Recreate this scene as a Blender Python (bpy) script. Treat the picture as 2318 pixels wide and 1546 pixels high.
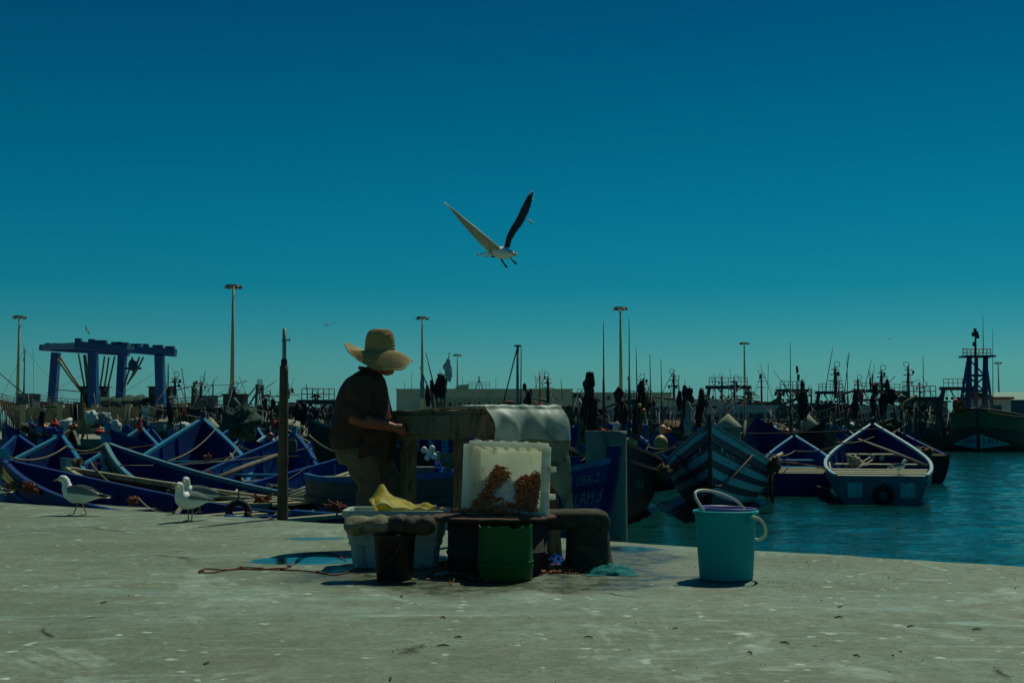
import bpy, bmesh, math, random
from mathutils import Vector, Matrix, Quaternion, noise as mnoise

for _o in list(bpy.data.objects):
    bpy.data.objects.remove(_o, do_unlink=True)
scene = bpy.context.scene
COL = scene.collection
R = math.radians

# ------------------------------------------------------------------ camera
F_PX, CXP, CYP, HORIZON = 2900.0, 1159.0, 773.0, 965.0     # photograph pixels
CAM_Z = 0.85
PITCH = math.atan((HORIZON - CYP) / F_PX)
cam_d = bpy.data.cameras.new('camera')
cam = bpy.data.objects.new('camera', cam_d)
COL.objects.link(cam)
cam.location = (0, 0, CAM_Z)
cam.rotation_euler = (math.pi / 2 + PITCH, 0, 0)
cam_d.sensor_width = 36.0
cam_d.lens = 36.0 * F_PX / 2318.0
cam_d.clip_start = 0.05
cam_d.clip_end = 9000
scene.camera = cam

# ------------------------------------------------------------------ sky, sun
SUN_TRAVEL = Vector((-0.125, -0.225, -0.39)).normalized()
SUN_DIR = -SUN_TRAVEL
SUN_EL = math.asin(SUN_DIR.z)
SUN_AZ = math.atan2(SUN_DIR.x, SUN_DIR.y)
world = bpy.data.worlds.new('World')
scene.world = world
world.use_nodes = True
wn = world.node_tree
wn.nodes.clear()
w_out = wn.nodes.new('ShaderNodeOutputWorld')
w_bg = wn.nodes.new('ShaderNodeBackground')
w_sky = wn.nodes.new('ShaderNodeTexSky')
w_sky.sky_type = 'NISHITA'
w_sky.sun_disc = False
w_sky.sun_elevation = SUN_EL
w_sky.sun_rotation = SUN_AZ
w_sky.altitude = 0
w_sky.air_density = 1.0
w_sky.dust_density = 0.6
w_sky.ozone_density = 3.0
w_bg.inputs['Strength'].default_value = 0.06
# teal-graded film look of the whole sky: the physical sky times one colour per elevation
w_tc = wn.nodes.new('ShaderNodeTexCoord')
w_sep = wn.nodes.new('ShaderNodeSeparateXYZ')
w_ramp = wn.nodes.new('ShaderNodeValToRGB')
w_mul = wn.nodes.new('ShaderNodeMix')
w_mul.data_type = 'RGBA'
w_mul.blend_type = 'MULTIPLY'
w_mul.inputs[0].default_value = 1.0
_cr = w_ramp.color_ramp
_stops = [(0.0, (.22, .70, .95)), (.022, (.21, .66, .78)), (.046, (.18, .655, .715)), (.077, (.08, .575, .64)),
          (.108, (.02, .515, .605)), (.165, (.006, .485, .575)), (.22, (.002, .43, .51)), (.32, (.0, .31, .44))]
while len(_cr.elements) < len(_stops):
    _cr.elements.new(0.5)
for _e, (_p, _c) in zip(_cr.elements, _stops):
    _e.position = _p
    _e.color = (*_c, 1)
wn.links.new(w_tc.outputs['Generated'], w_sep.inputs[0])
wn.links.new(w_sep.outputs['Z'], w_ramp.inputs[0])
wn.links.new(w_sky.outputs[0], w_mul.inputs[6])
wn.links.new(w_ramp.outputs[0], w_mul.inputs[7])
wn.links.new(w_mul.outputs[2], w_bg.inputs[0])
wn.links.new(w_bg.outputs[0], w_out.inputs[0])

sun_d = bpy.data.lights.new('sun', 'SUN')
sun_d.energy = 2.6
sun_d.angle = R(0.53)
sun_d.color = (0.93, 1.0, 0.80)
sun = bpy.data.objects.new('sun', sun_d)
COL.objects.link(sun)
sun.rotation_euler = SUN_TRAVEL.to_track_quat('-Z', 'Y').to_euler()
sun.location = (20, 30, 60)

vs = scene.view_settings
vs.view_transform = 'Standard'
vs.look = 'None'
vs.exposure = 0.0
vs.gamma = 1.0
vs.use_curve_mapping = False

# ================================================================== helpers
FWD = Vector((0, math.cos(PITCH), math.sin(PITCH)))
UPV = Vector((0, -math.sin(PITCH), math.cos(PITCH)))
WATER_Z = -0.90

def ray(px, py):
    return FWD * F_PX + Vector((1, 0, 0)) * (px - CXP) - UPV * (py - CYP)

def P(px, py, d):
    """point seen at a photograph pixel, d metres in front of the camera"""
    r = ray(px, py)
    return Vector((0, 0, CAM_Z)) + r * (d / r.y)

def G(px, py, z=0.0):
    """point of a horizontal plane seen at a photograph pixel"""
    r = ray(px, py)
    return Vector((0, 0, CAM_Z)) + r * ((z - CAM_Z) / r.z)

def XW(px, d):
    return P(px, HORIZON, d).x

def ZW(py, d):
    return P(CXP, py, d).z

# ------------------------------------------------------------------ materials
MATS = {}
def new_mat(name):
    m = bpy.data.materials.new(name)
    m.use_nodes = True
    nt = m.node_tree
    return m, nt, nt.nodes['Principled BSDF']

def pm(key, col, rough=0.65, var=0.25, scale=6.0, bump=0.15, bscale=30.0, metal=0.0, col2=None, c2pos=0.62,
       stretch=(1, 1, 1), spec=0.5, trans=0.0, wave=None, transl=0.0):
    """noise-mottled procedural material; col2 = wear or dirt patches"""
    m, nt, b = new_mat(key)
    N, Lk = nt.nodes, nt.links
    tc = N.new('ShaderNodeTexCoord')
    mp = N.new('ShaderNodeMapping')
    mp.inputs['Scale'].default_value = stretch
    Lk.new(tc.outputs['Object'], mp.inputs[0])
    nz = N.new('ShaderNodeTexNoise')
    nz.inputs['Scale'].default_value = scale
    nz.inputs['Detail'].default_value = 6
    nz.inputs['Roughness'].default_value = 0.65
    Lk.new(mp.outputs[0], nz.inputs[0])
    rp = N.new('ShaderNodeValToRGB')
    rp.color_ramp.elements[0].position = 0.3
    rp.color_ramp.elements[1].position = 0.7
    rp.color_ramp.elements[0].color = (*[c * (1 - var) for c in col], 1)
    rp.color_ramp.elements[1].color = (*[min(1, c * (1 + var)) for c in col], 1)
    Lk.new(nz.outputs[0], rp.inputs[0])
    out = rp.outputs[0]
    if col2:
        n2 = N.new('ShaderNodeTexNoise')
        n2.inputs['Scale'].default_value = scale * 0.9
        n2.inputs['Detail'].default_value = 8
        n2.inputs['Roughness'].default_value = 0.7
        mp2 = N.new('ShaderNodeMapping')
        mp2.inputs['Location'].default_value = (3.7, 1.9, 5.3)
        mp2.inputs['Scale'].default_value = stretch
        Lk.new(tc.outputs['Object'], mp2.inputs[0])
        Lk.new(mp2.outputs[0], n2.inputs[0])
        r2 = N.new('ShaderNodeValToRGB')
        r2.color_ramp.elements[0].position = c2pos - 0.03
        r2.color_ramp.elements[1].position = c2pos + 0.05
        Lk.new(n2.outputs[0], r2.inputs[0])
        mx = N.new('ShaderNodeMix')
        mx.data_type = 'RGBA'
        Lk.new(r2.outputs[0], mx.inputs[0])
        Lk.new(out, mx.inputs[6])
        mx.inputs[7].default_value = (*col2, 1)
        out = mx.outputs[2]
    Lk.new(out, b.inputs['Base Color'])
    b.inputs['Roughness'].default_value = rough
    b.inputs['Metallic'].default_value = metal
    b.inputs['Specular IOR Level'].default_value = spec
    if trans:
        b.inputs['Transmission Weight'].default_value = trans
    if bump:
        bn = N.new('ShaderNodeTexNoise')
        bn.inputs['Scale'].default_value = bscale
        bn.inputs['Detail'].default_value = 5
        Lk.new(mp.outputs[0], bn.inputs[0])
        h = bn.outputs[0]
        if wave:
            wv = N.new('ShaderNodeTexWave')
            wv.wave_type = wave[0]
            wv.inputs['Scale'].default_value = wave[1]
            wv.inputs['Distortion'].default_value = wave[2]
            if wave[0] == 'BANDS':
                wv.bands_direction = wave[3]
            else:
                wv.rings_direction = wave[3]
            Lk.new(tc.outputs['Object'], wv.inputs[0])
            ad = N.new('ShaderNodeMath')
            ad.operation = 'ADD'
            Lk.new(wv.outputs['Fac'], ad.inputs[0])
            Lk.new(h, ad.inputs[1])
            h = ad.outputs[0]
        bp = N.new('ShaderNodeBump')
        bp.inputs['Strength'].default_value = bump
        bp.inputs['Distance'].default_value = 0.006
        Lk.new(h, bp.inputs['Height'])
        Lk.new(bp.outputs[0], b.inputs['Normal'])
    if transl:
        tr = N.new('ShaderNodeBsdfTranslucent')
        Lk.new(out, tr.inputs['Color'])
        ms = N.new('ShaderNodeMixShader')
        ms.inputs[0].default_value = transl
        Lk.new(b.outputs[0], ms.inputs[1])
        Lk.new(tr.outputs[0], ms.inputs[2])
        Lk.new(ms.outputs[0], N['Material Output'].inputs['Surface'])
    MATS[key] = m
    return m

pm('blue', (.001, .031, .155), .6, .4, 3, .2, 20, col2=(.008, .035, .08), c2pos=.57, stretch=(1, 3, 3), spec=.12)
pm('blue2', (.0015, .062, .24), .6, .35, 4, .2, 25, col2=(.03, .10, .17), c2pos=.60, stretch=(1, 3, 3), spec=.12)
pm('royal', (.002, .08, .23), .6, .3, 4, .2, 25, col2=(.03, .08, .13), c2pos=.60, spec=.15)
pm('sky_blue', (.010, .21, .36), .6, .3, 8, .25, 40, col2=(.08, .13, .13), c2pos=.58, spec=.2)
pm('pale_blue', (.16, .36, .42), .6, .25, 8, .25, 40, col2=(.12, .13, .10), c2pos=.63)
pm('teal_paint', (.02, .16, .21), .55, .3, 6, .2, 30, col2=(.05, .06, .05), c2pos=.6)
pm('stripe_teal', (.10, .52, .54), .6, .3, 9, .2, 40, col2=(.05, .15, .16), c2pos=.62)
pm('stripe_navy', (.008, .014, .05), .6, .3, 9, .2, 40)
pm('dark_hull', (.016, .018, .016), .7, .4, 5, .3, 30, col2=(.05, .045, .03), c2pos=.66)
pm('black_green', (.012, .032, .028), .65, .4, 5, .3, 30, col2=(.05, .05, .035), c2pos=.66)
pm('bottom_paint', (.022, .030, .022), .75, .4, 6, .3, 30)
pm('deck_wood', (.30, .28, .17), .8, .35, 5, .35, 40, col2=(.10, .13, .16), c2pos=.62, stretch=(2, 8, 2))
pm('old_wood', (.15, .125, .075), .85, .4, 5, .6, 50, col2=(.06, .05, .03), c2pos=.58, stretch=(1, 1, 5))
pm('table_wood', (.16, .125, .07), .85, .45, 9, .7, 60, col2=(.05, .035, .02), c2pos=.57, stretch=(3, 3, 1))
pm('pale_wood', (.36, .34, .22), .8, .3, 8, .3, 60, col2=(.16, .15, .10), c2pos=.62)
pm('rope', (.16, .13, .075), .95, .4, 30, .6, 120)
pm('rope_rust', (.20, .055, .03), .95, .4, 30, .6, 120)
pm('rust', (.075, .032, .016), .9, .5, 10, .6, 60, col2=(.16, .06, .02), c2pos=.6)
pm('dark_steel', (.022, .022, .02), .75, .5, 12, .4, 60, col2=(.05, .028, .015), c2pos=.6, stretch=(3, 3, 1))
pm('crane_blue', (.003, .075, .25), .5, .2, 1, .1, 5)
pm('mast_cream', (.32, .34, .19), .65, .15, 1, .05, 5)
pm('pile_grey', (.16, .205, .165), .85, .3, 3, .3, 25, col2=(.08, .10, .08), c2pos=.6, stretch=(1, 1, .4))
pm('cone_cement', (.42, .40, .27), .85, .2, 5, .3, 40, col2=(.26, .25, .17), c2pos=.62)
pm('black_rag', (.010, .011, .011), .75, .4, 8, .3, 30)
pm('silver_foil', (.45, .52, .50), .35, .3, 14, .6, 40)
pm('red_rag', (.55, .03, .02), .7, .3, 8, .3, 30)
pm('pink_rag', (.55, .05, .14), .7, .3, 8, .3, 30)
pm('grey_rag', (.20, .27, .28), .75, .4, 8, .3, 30)
pm('white_rag', (.6, .62, .55), .8, .25, 8, .4, 30)
pm('buoy_yellow', (.52, .33, .09), .45, .25, 9, .1, 30, col2=(.35, .15, .03), c2pos=.64)
pm('buoy_orange', (.60, .10, .02), .4, .25, 9, .1, 30)
pm('buoy_rust', (.36, .07, .015), .4, .3, 9, .1, 30)
pm('orange_paint', (.50, .085, .02), .55, .3, 4, .1, 20)
pm('jerry_white', (.62, .66, .60), .5, .2, 6, .1, 20, col2=(.32, .34, .28), c2pos=.64)
pm('net_brown', (.11, .07, .035), .95, .6, 40, 1.0, 80)
pm('net_green', (.03, .07, .05), .95, .6, 40, 1.0, 80)
pm('net_pale', (.28, .27, .19), .95, .5, 30, 1.0, 80)
pm('tyre', (.014, .014, .014), .8, .3, 20, .4, 60)
pm('wall_stone', (.26, .215, .125), .9, .3, .8, .2, 6, col2=(.13, .11, .07), c2pos=.58)
pm('building_wall', (.27, .40, .31), .9, .12, .3, .1, 3, col2=(.22, .32, .25), c2pos=.6)
pm('window_dark', (.02, .028, .028), .2, .3, 4, 0)
pm('ship_dark', (.022, .032, .026), .6, .4, 2, .15, 10, col2=(.06, .045, .025), c2pos=.66)
pm('ship_green', (.045, .11, .05), .6, .35, 2, .15, 10)
pm('ship_brown', (.055, .036, .016), .75, .4, 3, .2, 10)
pm('ship_tan', (.20, .15, .075), .75, .35, 2, .2, 10, col2=(.10, .07, .04), c2pos=.58)
pm('ship_grey', (.10, .145, .16), .6, .3, 2, .15, 10, col2=(.06, .06, .05), c2pos=.62)
pm('ship_white', (.50, .55, .50), .5, .2, 3, .1, 10, col2=(.28, .2, .1), c2pos=.68)
pm('rig_steel', (.035, .05, .05), .6, .3, 3, .1, 10)
pm('rig_blue', (.004, .06, .17), .5, .25, 3, .1, 10)
pm('straw', (.42, .31, .12), .8, .35, 60, .5, 150)
pm('shirt', (.085, .048, .034), .9, .3, 12, .25, 160, spec=.15)
pm('trousers', (.17, .13, .075), .9, .3, 9, .25, 140, col2=(.21, .165, .10), c2pos=.62, spec=.15)
pm('skin', (.32, .105, .060), .55, .25, 12, .12, 90, spec=.3)
pm('boot', (.012, .014, .014), .4, .3, 8, .1, 40)
pm('hair', (.012, .011, .010), .8, .3, 30, .3, 90)
pm('gull_white', (.82, .86, .76), .8, .04, 8, .05, 40, stretch=(1, 3, 3))
pm('gull_grey', (.16, .185, .18), .8, .2, 12, .35, 60, stretch=(1, 4, 4))
pm('gull_under', (.36, .37, .26), .8, .12, 8, .05, 40, stretch=(1, 4, 4))
pm('gull_black', (.018, .018, .018), .7, .3, 8, .05, 40)
pm('gull_leg', (.42, .24, .05), .6, .2, 12, .1, 40)
pm('gull_beak', (.50, .27, .04), .5, .2, 12, .1, 40)
pm('bucket_teal', (.001, .37, .39), .5, .08, 3, .05, 40, col2=(.001, .31, .35), c2pos=.66, spec=.12)
pm('bucket_purple', (.16, .13, .36), .4, .15, 5, .05, 40)
pm('handle_white', (.60, .60, .46), .45, .15, 10, .1, 40)
pm('barrel_green', (.006, .105, .018), .5, .2, 4, .12, 25, col2=(.006, .07, .016), c2pos=.6, stretch=(1, 1, .4), spec=.25)
pm('bucket_black', (.014, .013, .010), .6, .5, 8, .2, 30, col2=(.035, .02, .01), c2pos=.6)
pm('foam_white', (.38, .46, .41), .8, .2, 9, .3, 80, col2=(.21, .22, .14), c2pos=.6)
pm('crate_white', (.90, .93, .80), .5, .12, 6, .1, 50, col2=(.46, .38, .20), c2pos=.62, transl=.46)
pm('sack_yellow', (.62, .47, .03), .6, .3, 20, .3, 60, col2=(.50, .32, .02), c2pos=.62, stretch=(1, 6, 1), transl=.45)
pm('sack_white', (.62, .56, .28), .6, .2, 20, .3, 60)
pm('shrimp', (.50, .155, .055), .5, .4, 60, .2, 120, col2=(.70, .34, .18), c2pos=.6, spec=.3)
pm('ice', (.62, .68, .68), .25, .15, 40, .8, 120)
pm('tarp', (.52, .64, .56), .45, .25, 7, .25, 30, col2=(.30, .38, .32), c2pos=.58, transl=.55)
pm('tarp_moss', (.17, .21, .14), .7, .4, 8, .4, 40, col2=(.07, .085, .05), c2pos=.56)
pm('apron_grey', (.13, .135, .09), .8, .3, 8, .4, 50, col2=(.07, .07, .045), c2pos=.6)
pm('bark', (.20, .18, .105), .95, .5, 14, 1.0, 50, col2=(.055, .045, .028), c2pos=.55)
pm('bark_dark', (.045, .030, .014), .8, .6, 14, .9, 50, col2=(.10, .06, .02), c2pos=.6)
pm('bollard_iron', (.06, .054, .034), .9, .5, 14, .9, 60, col2=(.11, .098, .055), c2pos=.62, spec=.3)
pm('bag_blue', (.002, .055, .26), .7, .35, 14, .15, 40, spec=.05)
pm('bag_teal', (.002, .17, .17), .7, .35, 12, .5, 40, spec=.08)
pm('pole_wood', (.105, .075, .040), .9, .55, 14, .8, 60, col2=(.22, .21, .16), c2pos=.66, stretch=(1, 1, .6))
pm('pipe_grey', (.16, .21, .20), .5, .25, 6, .15, 30)
pm('paint_white', (.60, .68, .64), .6, .2, 20, .1, 60)
pm('letter_teal', (.09, .27, .27), .6, .3, 20, .1, 60)
pm('letter_black', (.015, .018, .018), .6, .2, 20, .1, 60)
pm('yellow_paint', (.62, .36, .02), .5, .25, 10, .15, 40)
pm('plaid', (.10, .11, .12), .8, .6, 22, .3, 60)
pm('pebble', (.30, .31, .24), .9, .5, 40, .2, 60)

# ------------------------------------------------------------------ mesh builder
class MB:
    def __init__(s):
        s.v, s.f, s.m, s.sm = [], [], [], []

    def add(s, verts, faces, mi=0, smooth=True):
        o = len(s.v)
        s.v += [Vector(p) for p in verts]
        for q in faces:
            s.f.append([i + o for i in q])
            s.m.append(mi)
            s.sm.append(smooth)
        return s

    def box(s, c, size, rot=None, mi=0, taper=1.0):
        hx, hy, hz = [k / 2 for k in size]
        vv = []
        for z in (-hz, hz):
            k = taper if z > 0 else 1.0
            for x, y in ((-hx, -hy), (hx, -hy), (hx, hy), (-hx, hy)):
                p = Vector((x * k, y * k, z))
                if rot is not None:
                    p = rot @ p
                vv.append(p + Vector(c))
        return s.add(vv, [(3, 2, 1, 0), (4, 5, 6, 7), (0, 1, 5, 4), (1, 2, 6, 5), (2, 3, 7, 6), (3, 0, 4, 7)], mi, False)

    def beam(s, a, b, w, h=None, mi=0, up=None):
        a, b = Vector(a), Vector(b)
        h = h or w
        d = b - a
        L = d.length
        d = d.normalized()
        u = Vector(up) if up else (Vector((0, 0, 1)) if abs(d.z) < .95 else Vector((0, 1, 0)))
        x = d.cross(u).normalized()
        y = x.cross(d).normalized()
        vv = []
        for p in (a, b):
            for i, j in ((-1, -1), (1, -1), (1, 1), (-1, 1)):
                vv.append(p + x * (i * w / 2) + y * (j * h / 2))
        return s.add(vv, [(3, 2, 1, 0), (4, 5, 6, 7), (0, 1, 5, 4), (1, 2, 6, 5), (2, 3, 7, 6), (3, 0, 4, 7)], mi, False)

    def rings(s, rings, cap=True, closed=True, mi=0, smooth=True):
        n = len(rings[0])
        vv = [p for r in rings for p in r]
        ff = []
        for i in range(len(rings) - 1):
            for j in range(n if closed else n - 1):
                k = (j + 1) % n
                ff.append((i * n + j, i * n + k, (i + 1) * n + k, (i + 1) * n + j))
        if cap and closed:
            ff.append(tuple(range(n - 1, -1, -1)))
            ff.append(tuple((len(rings) - 1) * n + j for j in range(n)))
        return s.add(vv, ff, mi, smooth)

    def tube(s, pts, r, n=8, cap=True, mi=0, sx=1.0, smooth=True, up=None):
        pts = [Vector(p) for p in pts]
        rs = r if isinstance(r, (list, tuple)) else [r] * len(pts)
        rr = []
        prev = None
        for i, p in enumerate(pts):
            a = pts[max(0, i - 1)]
            b = pts[min(len(pts) - 1, i + 1)]
            d = (b - a)
            d = d.normalized() if d.length > 1e-9 else Vector((0, 0, 1))
            if prev is None:
                u = Vector(up) if up else (Vector((0, 0, 1)) if abs(d.z) < .9 else Vector((1, 0, 0)))
            else:
                u = prev
            x = d.cross(u)
            if x.length < 1e-6:
                x = d.cross(Vector((0, 1, 0)))
            x.normalize()
            y = x.cross(d).normalized()
            prev = y
            rr.append([p + x * math.cos(2 * math.pi * k / n) * rs[i] * sx + y * math.sin(2 * math.pi * k / n) * rs[i] for k in range(n)])
        return s.rings(rr, cap, True, mi, smooth)

    def lathe(s, prof, n=24, c=(0, 0, 0), cap=False, mi=0, wob=0, smooth=True):
        c = Vector(c)
        rr = []
        for r, z in prof:
            rr.append([c + Vector((r * math.cos(2 * math.pi * k / n), r * math.sin(2 * math.pi * k / n), z)) for k in range(n)])
        return s.rings(rr, cap, True, mi, smooth)

    def ball(s, c, r, n=12, m=8, mi=0, sq=(1, 1, 1), rough=0, seed=0):
        c = Vector(c)
        rr = []
        for i in range(m + 1):
            t = math.pi * i / m
            ring = []
            for k in range(n):
                a = 2 * math.pi * k / n
                d = Vector((math.sin(t) * math.cos(a), math.sin(t) * math.sin(a), -math.cos(t)))
                q = r
                if rough:
                    q = r * (1 + rough * mnoise.noise(d * 2.2 + Vector((seed, seed * .7, 0))))
                ring.append(c + Vector((d.x * q * sq[0], d.y * q * sq[1], d.z * q * sq[2])))
            rr.append(ring)
        return s.rings(rr, False, True, mi)

    def grid(s, fn, nu, nv, mi=0, smooth=True, thick=0):
        vv = [fn(i / nu, j / nv) for i in range(nu + 1) for j in range(nv + 1)]
        ff = [(i * (nv + 1) + j, (i + 1) * (nv + 1) + j, (i + 1) * (nv + 1) + j + 1, i * (nv + 1) + j + 1) for i in range(nu) for j in range(nv)]
        return s.add(vv, ff, mi, smooth)

    def build(s, name, mats, parent=None, origin=None, rz=0.0, world=False):
        """link as one mesh object; world=True: vertices are world points, made local to parent/origin"""
        me = bpy.data.meshes.new(name)
        vv = s.v
        if world:
            if parent is not None:
                inv = MTX[parent.name].inverted()
                vv = [inv @ p for p in vv]
            elif origin is not None:
                vv = [p - Vector(origin) for p in vv]
        me.from_pydata([tuple(p) for p in vv], [], s.f)
        ml = mats if isinstance(mats, (list, tuple)) else [mats]
        for k in ml:
            me.materials.append(MATS[k])
        me.polygons.foreach_set('material_index', s.m)
        me.polygons.foreach_set('use_smooth', s.sm)
        me.validate()
        me.update()
        o = bpy.data.objects.new(name, me)
        COL.objects.link(o)
        if parent is not None:
            o.parent = parent
        elif origin is not None:
            o.location = origin
            o.rotation_euler = (0, 0, rz)
        MTX[o.name] = (MTX[parent.name].copy() if parent is not None else
                       Matrix.Translation(Vector(origin) if origin is not None else Vector((0, 0, 0))) @ Matrix.Rotation(rz, 4, 'Z'))
        return o

MTX = {}
def tag(o, label, cat, group=None):
    o['label'] = label
    o['category'] = cat
    if group:
        o['group'] = group
    return o

def structure(o):
    o['kind'] = 'structure'
    return o

def stuff(o, label=None, cat=None):
    o['kind'] = 'stuff'
    if label:
        o['label'] = label
        o['category'] = cat
    return o

def thing(name, label, cat, loc, rz=0.0, group=None, tilt=None, scale=1.0):
    o = bpy.data.objects.new(name, None)
    COL.objects.link(o)
    o.empty_display_size = 0.1
    M = Matrix.Translation(Vector(loc)) @ Matrix.Rotation(rz, 4, 'Z')
    if tilt:
        M = M @ Matrix.Rotation(tilt[0], 4, 'X') @ Matrix.Rotation(tilt[1], 4, 'Y')
    if scale != 1.0:
        M = M @ Matrix.Scale(scale, 4)
    o.matrix_world = M
    o.location, o.rotation_euler, o.scale = M.to_translation(), M.to_euler(), M.to_scale()
    MTX[o.name] = M
    return tag(o, label, cat, group)

def copy_tree(o, parent=None):
    c = o.copy()
    COL.objects.link(c)
    if parent is not None:
        c.parent = parent
    for ch in [x for x in bpy.data.objects if x.parent == o]:
        copy_tree(ch, c)
    return c

def smoothstep(a, b, x):
    t = max(0.0, min(1.0, (x - a) / (b - a)))
    return t * t * (3 - 2 * t)

def lerp(a, b, t):
    return a + (b - a) * t

def interp(tab, t):
    if t <= tab[0][0]:
        return tab[0][1]
    for (a, x), (b, y) in zip(tab, tab[1:]):
        if t <= b:
            return lerp(x, y, (t - a) / (b - a))
    return tab[-1][1]

def nz(p, s=1.0, seed=0.0):
    return mnoise.noise(Vector(p) * s + Vector((seed * 7.1, seed * 3.3, seed * 1.7)))

def spline(pts, per=6):
    """Catmull-Rom through the points"""
    pts = [Vector(p) for p in pts]
    out = []
    for i in range(len(pts) - 1):
        p0 = pts[max(0, i - 1)]
        p1, p2 = pts[i], pts[i + 1]
        p3 = pts[min(len(pts) - 1, i + 2)]
        for k in range(per):
            t = k / per
            out.append(0.5 * ((2 * p1) + (-p0 + p2) * t + (2 * p0 - 5 * p1 + 4 * p2 - p3) * t * t + (-p0 + 3 * p1 - 3 * p2 + p3) * t ** 3))
    out.append(pts[-1])
    return out

def sag(a, b, dip, n=10):
    a, b = Vector(a), Vector(b)
    return [a.lerp(b, i / n) - Vector((0, 0, dip * 4 * (i / n) * (1 - i / n))) for i in range(n + 1)]

TXT_CACHE = {}
def text_mesh(s):
    """flat letters: (verts 2D, faces, width) with cap height about 0.7"""
    if s in TXT_CACHE:
        return TXT_CACHE[s]
    cu = bpy.data.curves.new('lettering', 'FONT')
    cu.body = s
    cu.resolution_u = 3
    cu.fill_mode = 'FRONT'
    o = bpy.data.objects.new('lettering', cu)
    COL.objects.link(o)
    dg = bpy.context.evaluated_depsgraph_get()
    me = bpy.data.meshes.new_from_object(o.evaluated_get(dg))
    vv = [(v.co.x, v.co.y) for v in me.vertices]
    ff = [tuple(p.vertices) for p in me.polygons]
    bpy.data.objects.remove(o, do_unlink=True)
    bpy.data.curves.remove(cu)
    bpy.data.meshes.remove(me)
    w = max([v[0] for v in vv] or [1])
    TXT_CACHE[s] = (vv, ff, w)
    return TXT_CACHE[s]

# ================================================================== the setting
# ---------------------------------------------------------------- water
def water_material():
    m, nt, b = new_mat('water')
    N, Lk = nt.nodes, nt.links
    tc = N.new('ShaderNodeTexCoord')
    b.inputs['Base Color'].default_value = (.004, .055, .047, 1)
    b.inputs['Roughness'].default_value = .05
    b.inputs['IOR'].default_value = 1.33
    hs = []
    for sc, st, det, k in ((1.1, (1, 1.6, 1), 3, 1.0), (4.5, (1, 1.8, 1), 4, .5), (.25, (1, 1.4, 1), 2, 1.6)):
        mp = N.new('ShaderNodeMapping')
        mp.inputs['Scale'].default_value = st
        mp.inputs['Rotation'].default_value = (0, 0, R(12))
        n = N.new('ShaderNodeTexNoise')
        n.inputs['Scale'].default_value = sc
        n.inputs['Detail'].default_value = det
        n.inputs['Distortion'].default_value = .4
        mu = N.new('ShaderNodeMath')
        mu.operation = 'MULTIPLY'
        mu.inputs[1].default_value = k
        Lk.new(tc.outputs['Object'], mp.inputs[0])
        Lk.new(mp.outputs[0], n.inputs[0])
        Lk.new(n.outputs[0], mu.inputs[0])
        hs.append(mu.outputs[0])
    h = hs[0]
    for q in hs[1:]:
        ad = N.new('ShaderNodeMath')
        Lk.new(h, ad.inputs[0])
        Lk.new(q, ad.inputs[1])
        h = ad.outputs[0]
    bp = N.new('ShaderNodeBump')
    bp.inputs['Strength'].default_value = .5
    bp.inputs['Distance'].default_value = .10
    Lk.new(h, bp.inputs['Height'])
    Lk.new(bp.outputs[0], b.inputs['Normal'])
    MATS['water'] = m
water_material()
wx = [-4000, -1200, -400, -150, -60, -25] + [-12 + .11 * i for i in range(400)] + [34, 38, 44, 52, 64, 90, 150, 400, 1200, 4000]
wy = [-300, -60, -10, 2]
_y = 7.0
while _y < 110:
    wy.append(_y)
    _y += max(.07, _y * .0065)
wy += [120, 140, 180, 300, 800, 2500, 6000]
def wave_z(x, y):
    if not (-13 < x < 33 and 6 < y < 112):
        return 0.0
    f = 1.0
    q = nz((x * .9 + y * .25, y * 1.9, 0), 1.0) * .030 + nz((x * 2.4 - y * .3, y * 4.6, 3), 1.0) * .013 + nz((x * .22, y * .5, 7), 1.0) * .03
    return q * f
mb = MB()
vv = [Vector((x, y, WATER_Z + wave_z(x, y))) for x in wx for y in wy]
nyw = len(wy)
mb.add(vv, [(i * nyw + j, (i + 1) * nyw + j, (i + 1) * nyw + j + 1, i * nyw + j + 1) for i in range(len(wx) - 1) for j in range(nyw - 1)])
structure(mb.build('water', 'water'))

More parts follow.
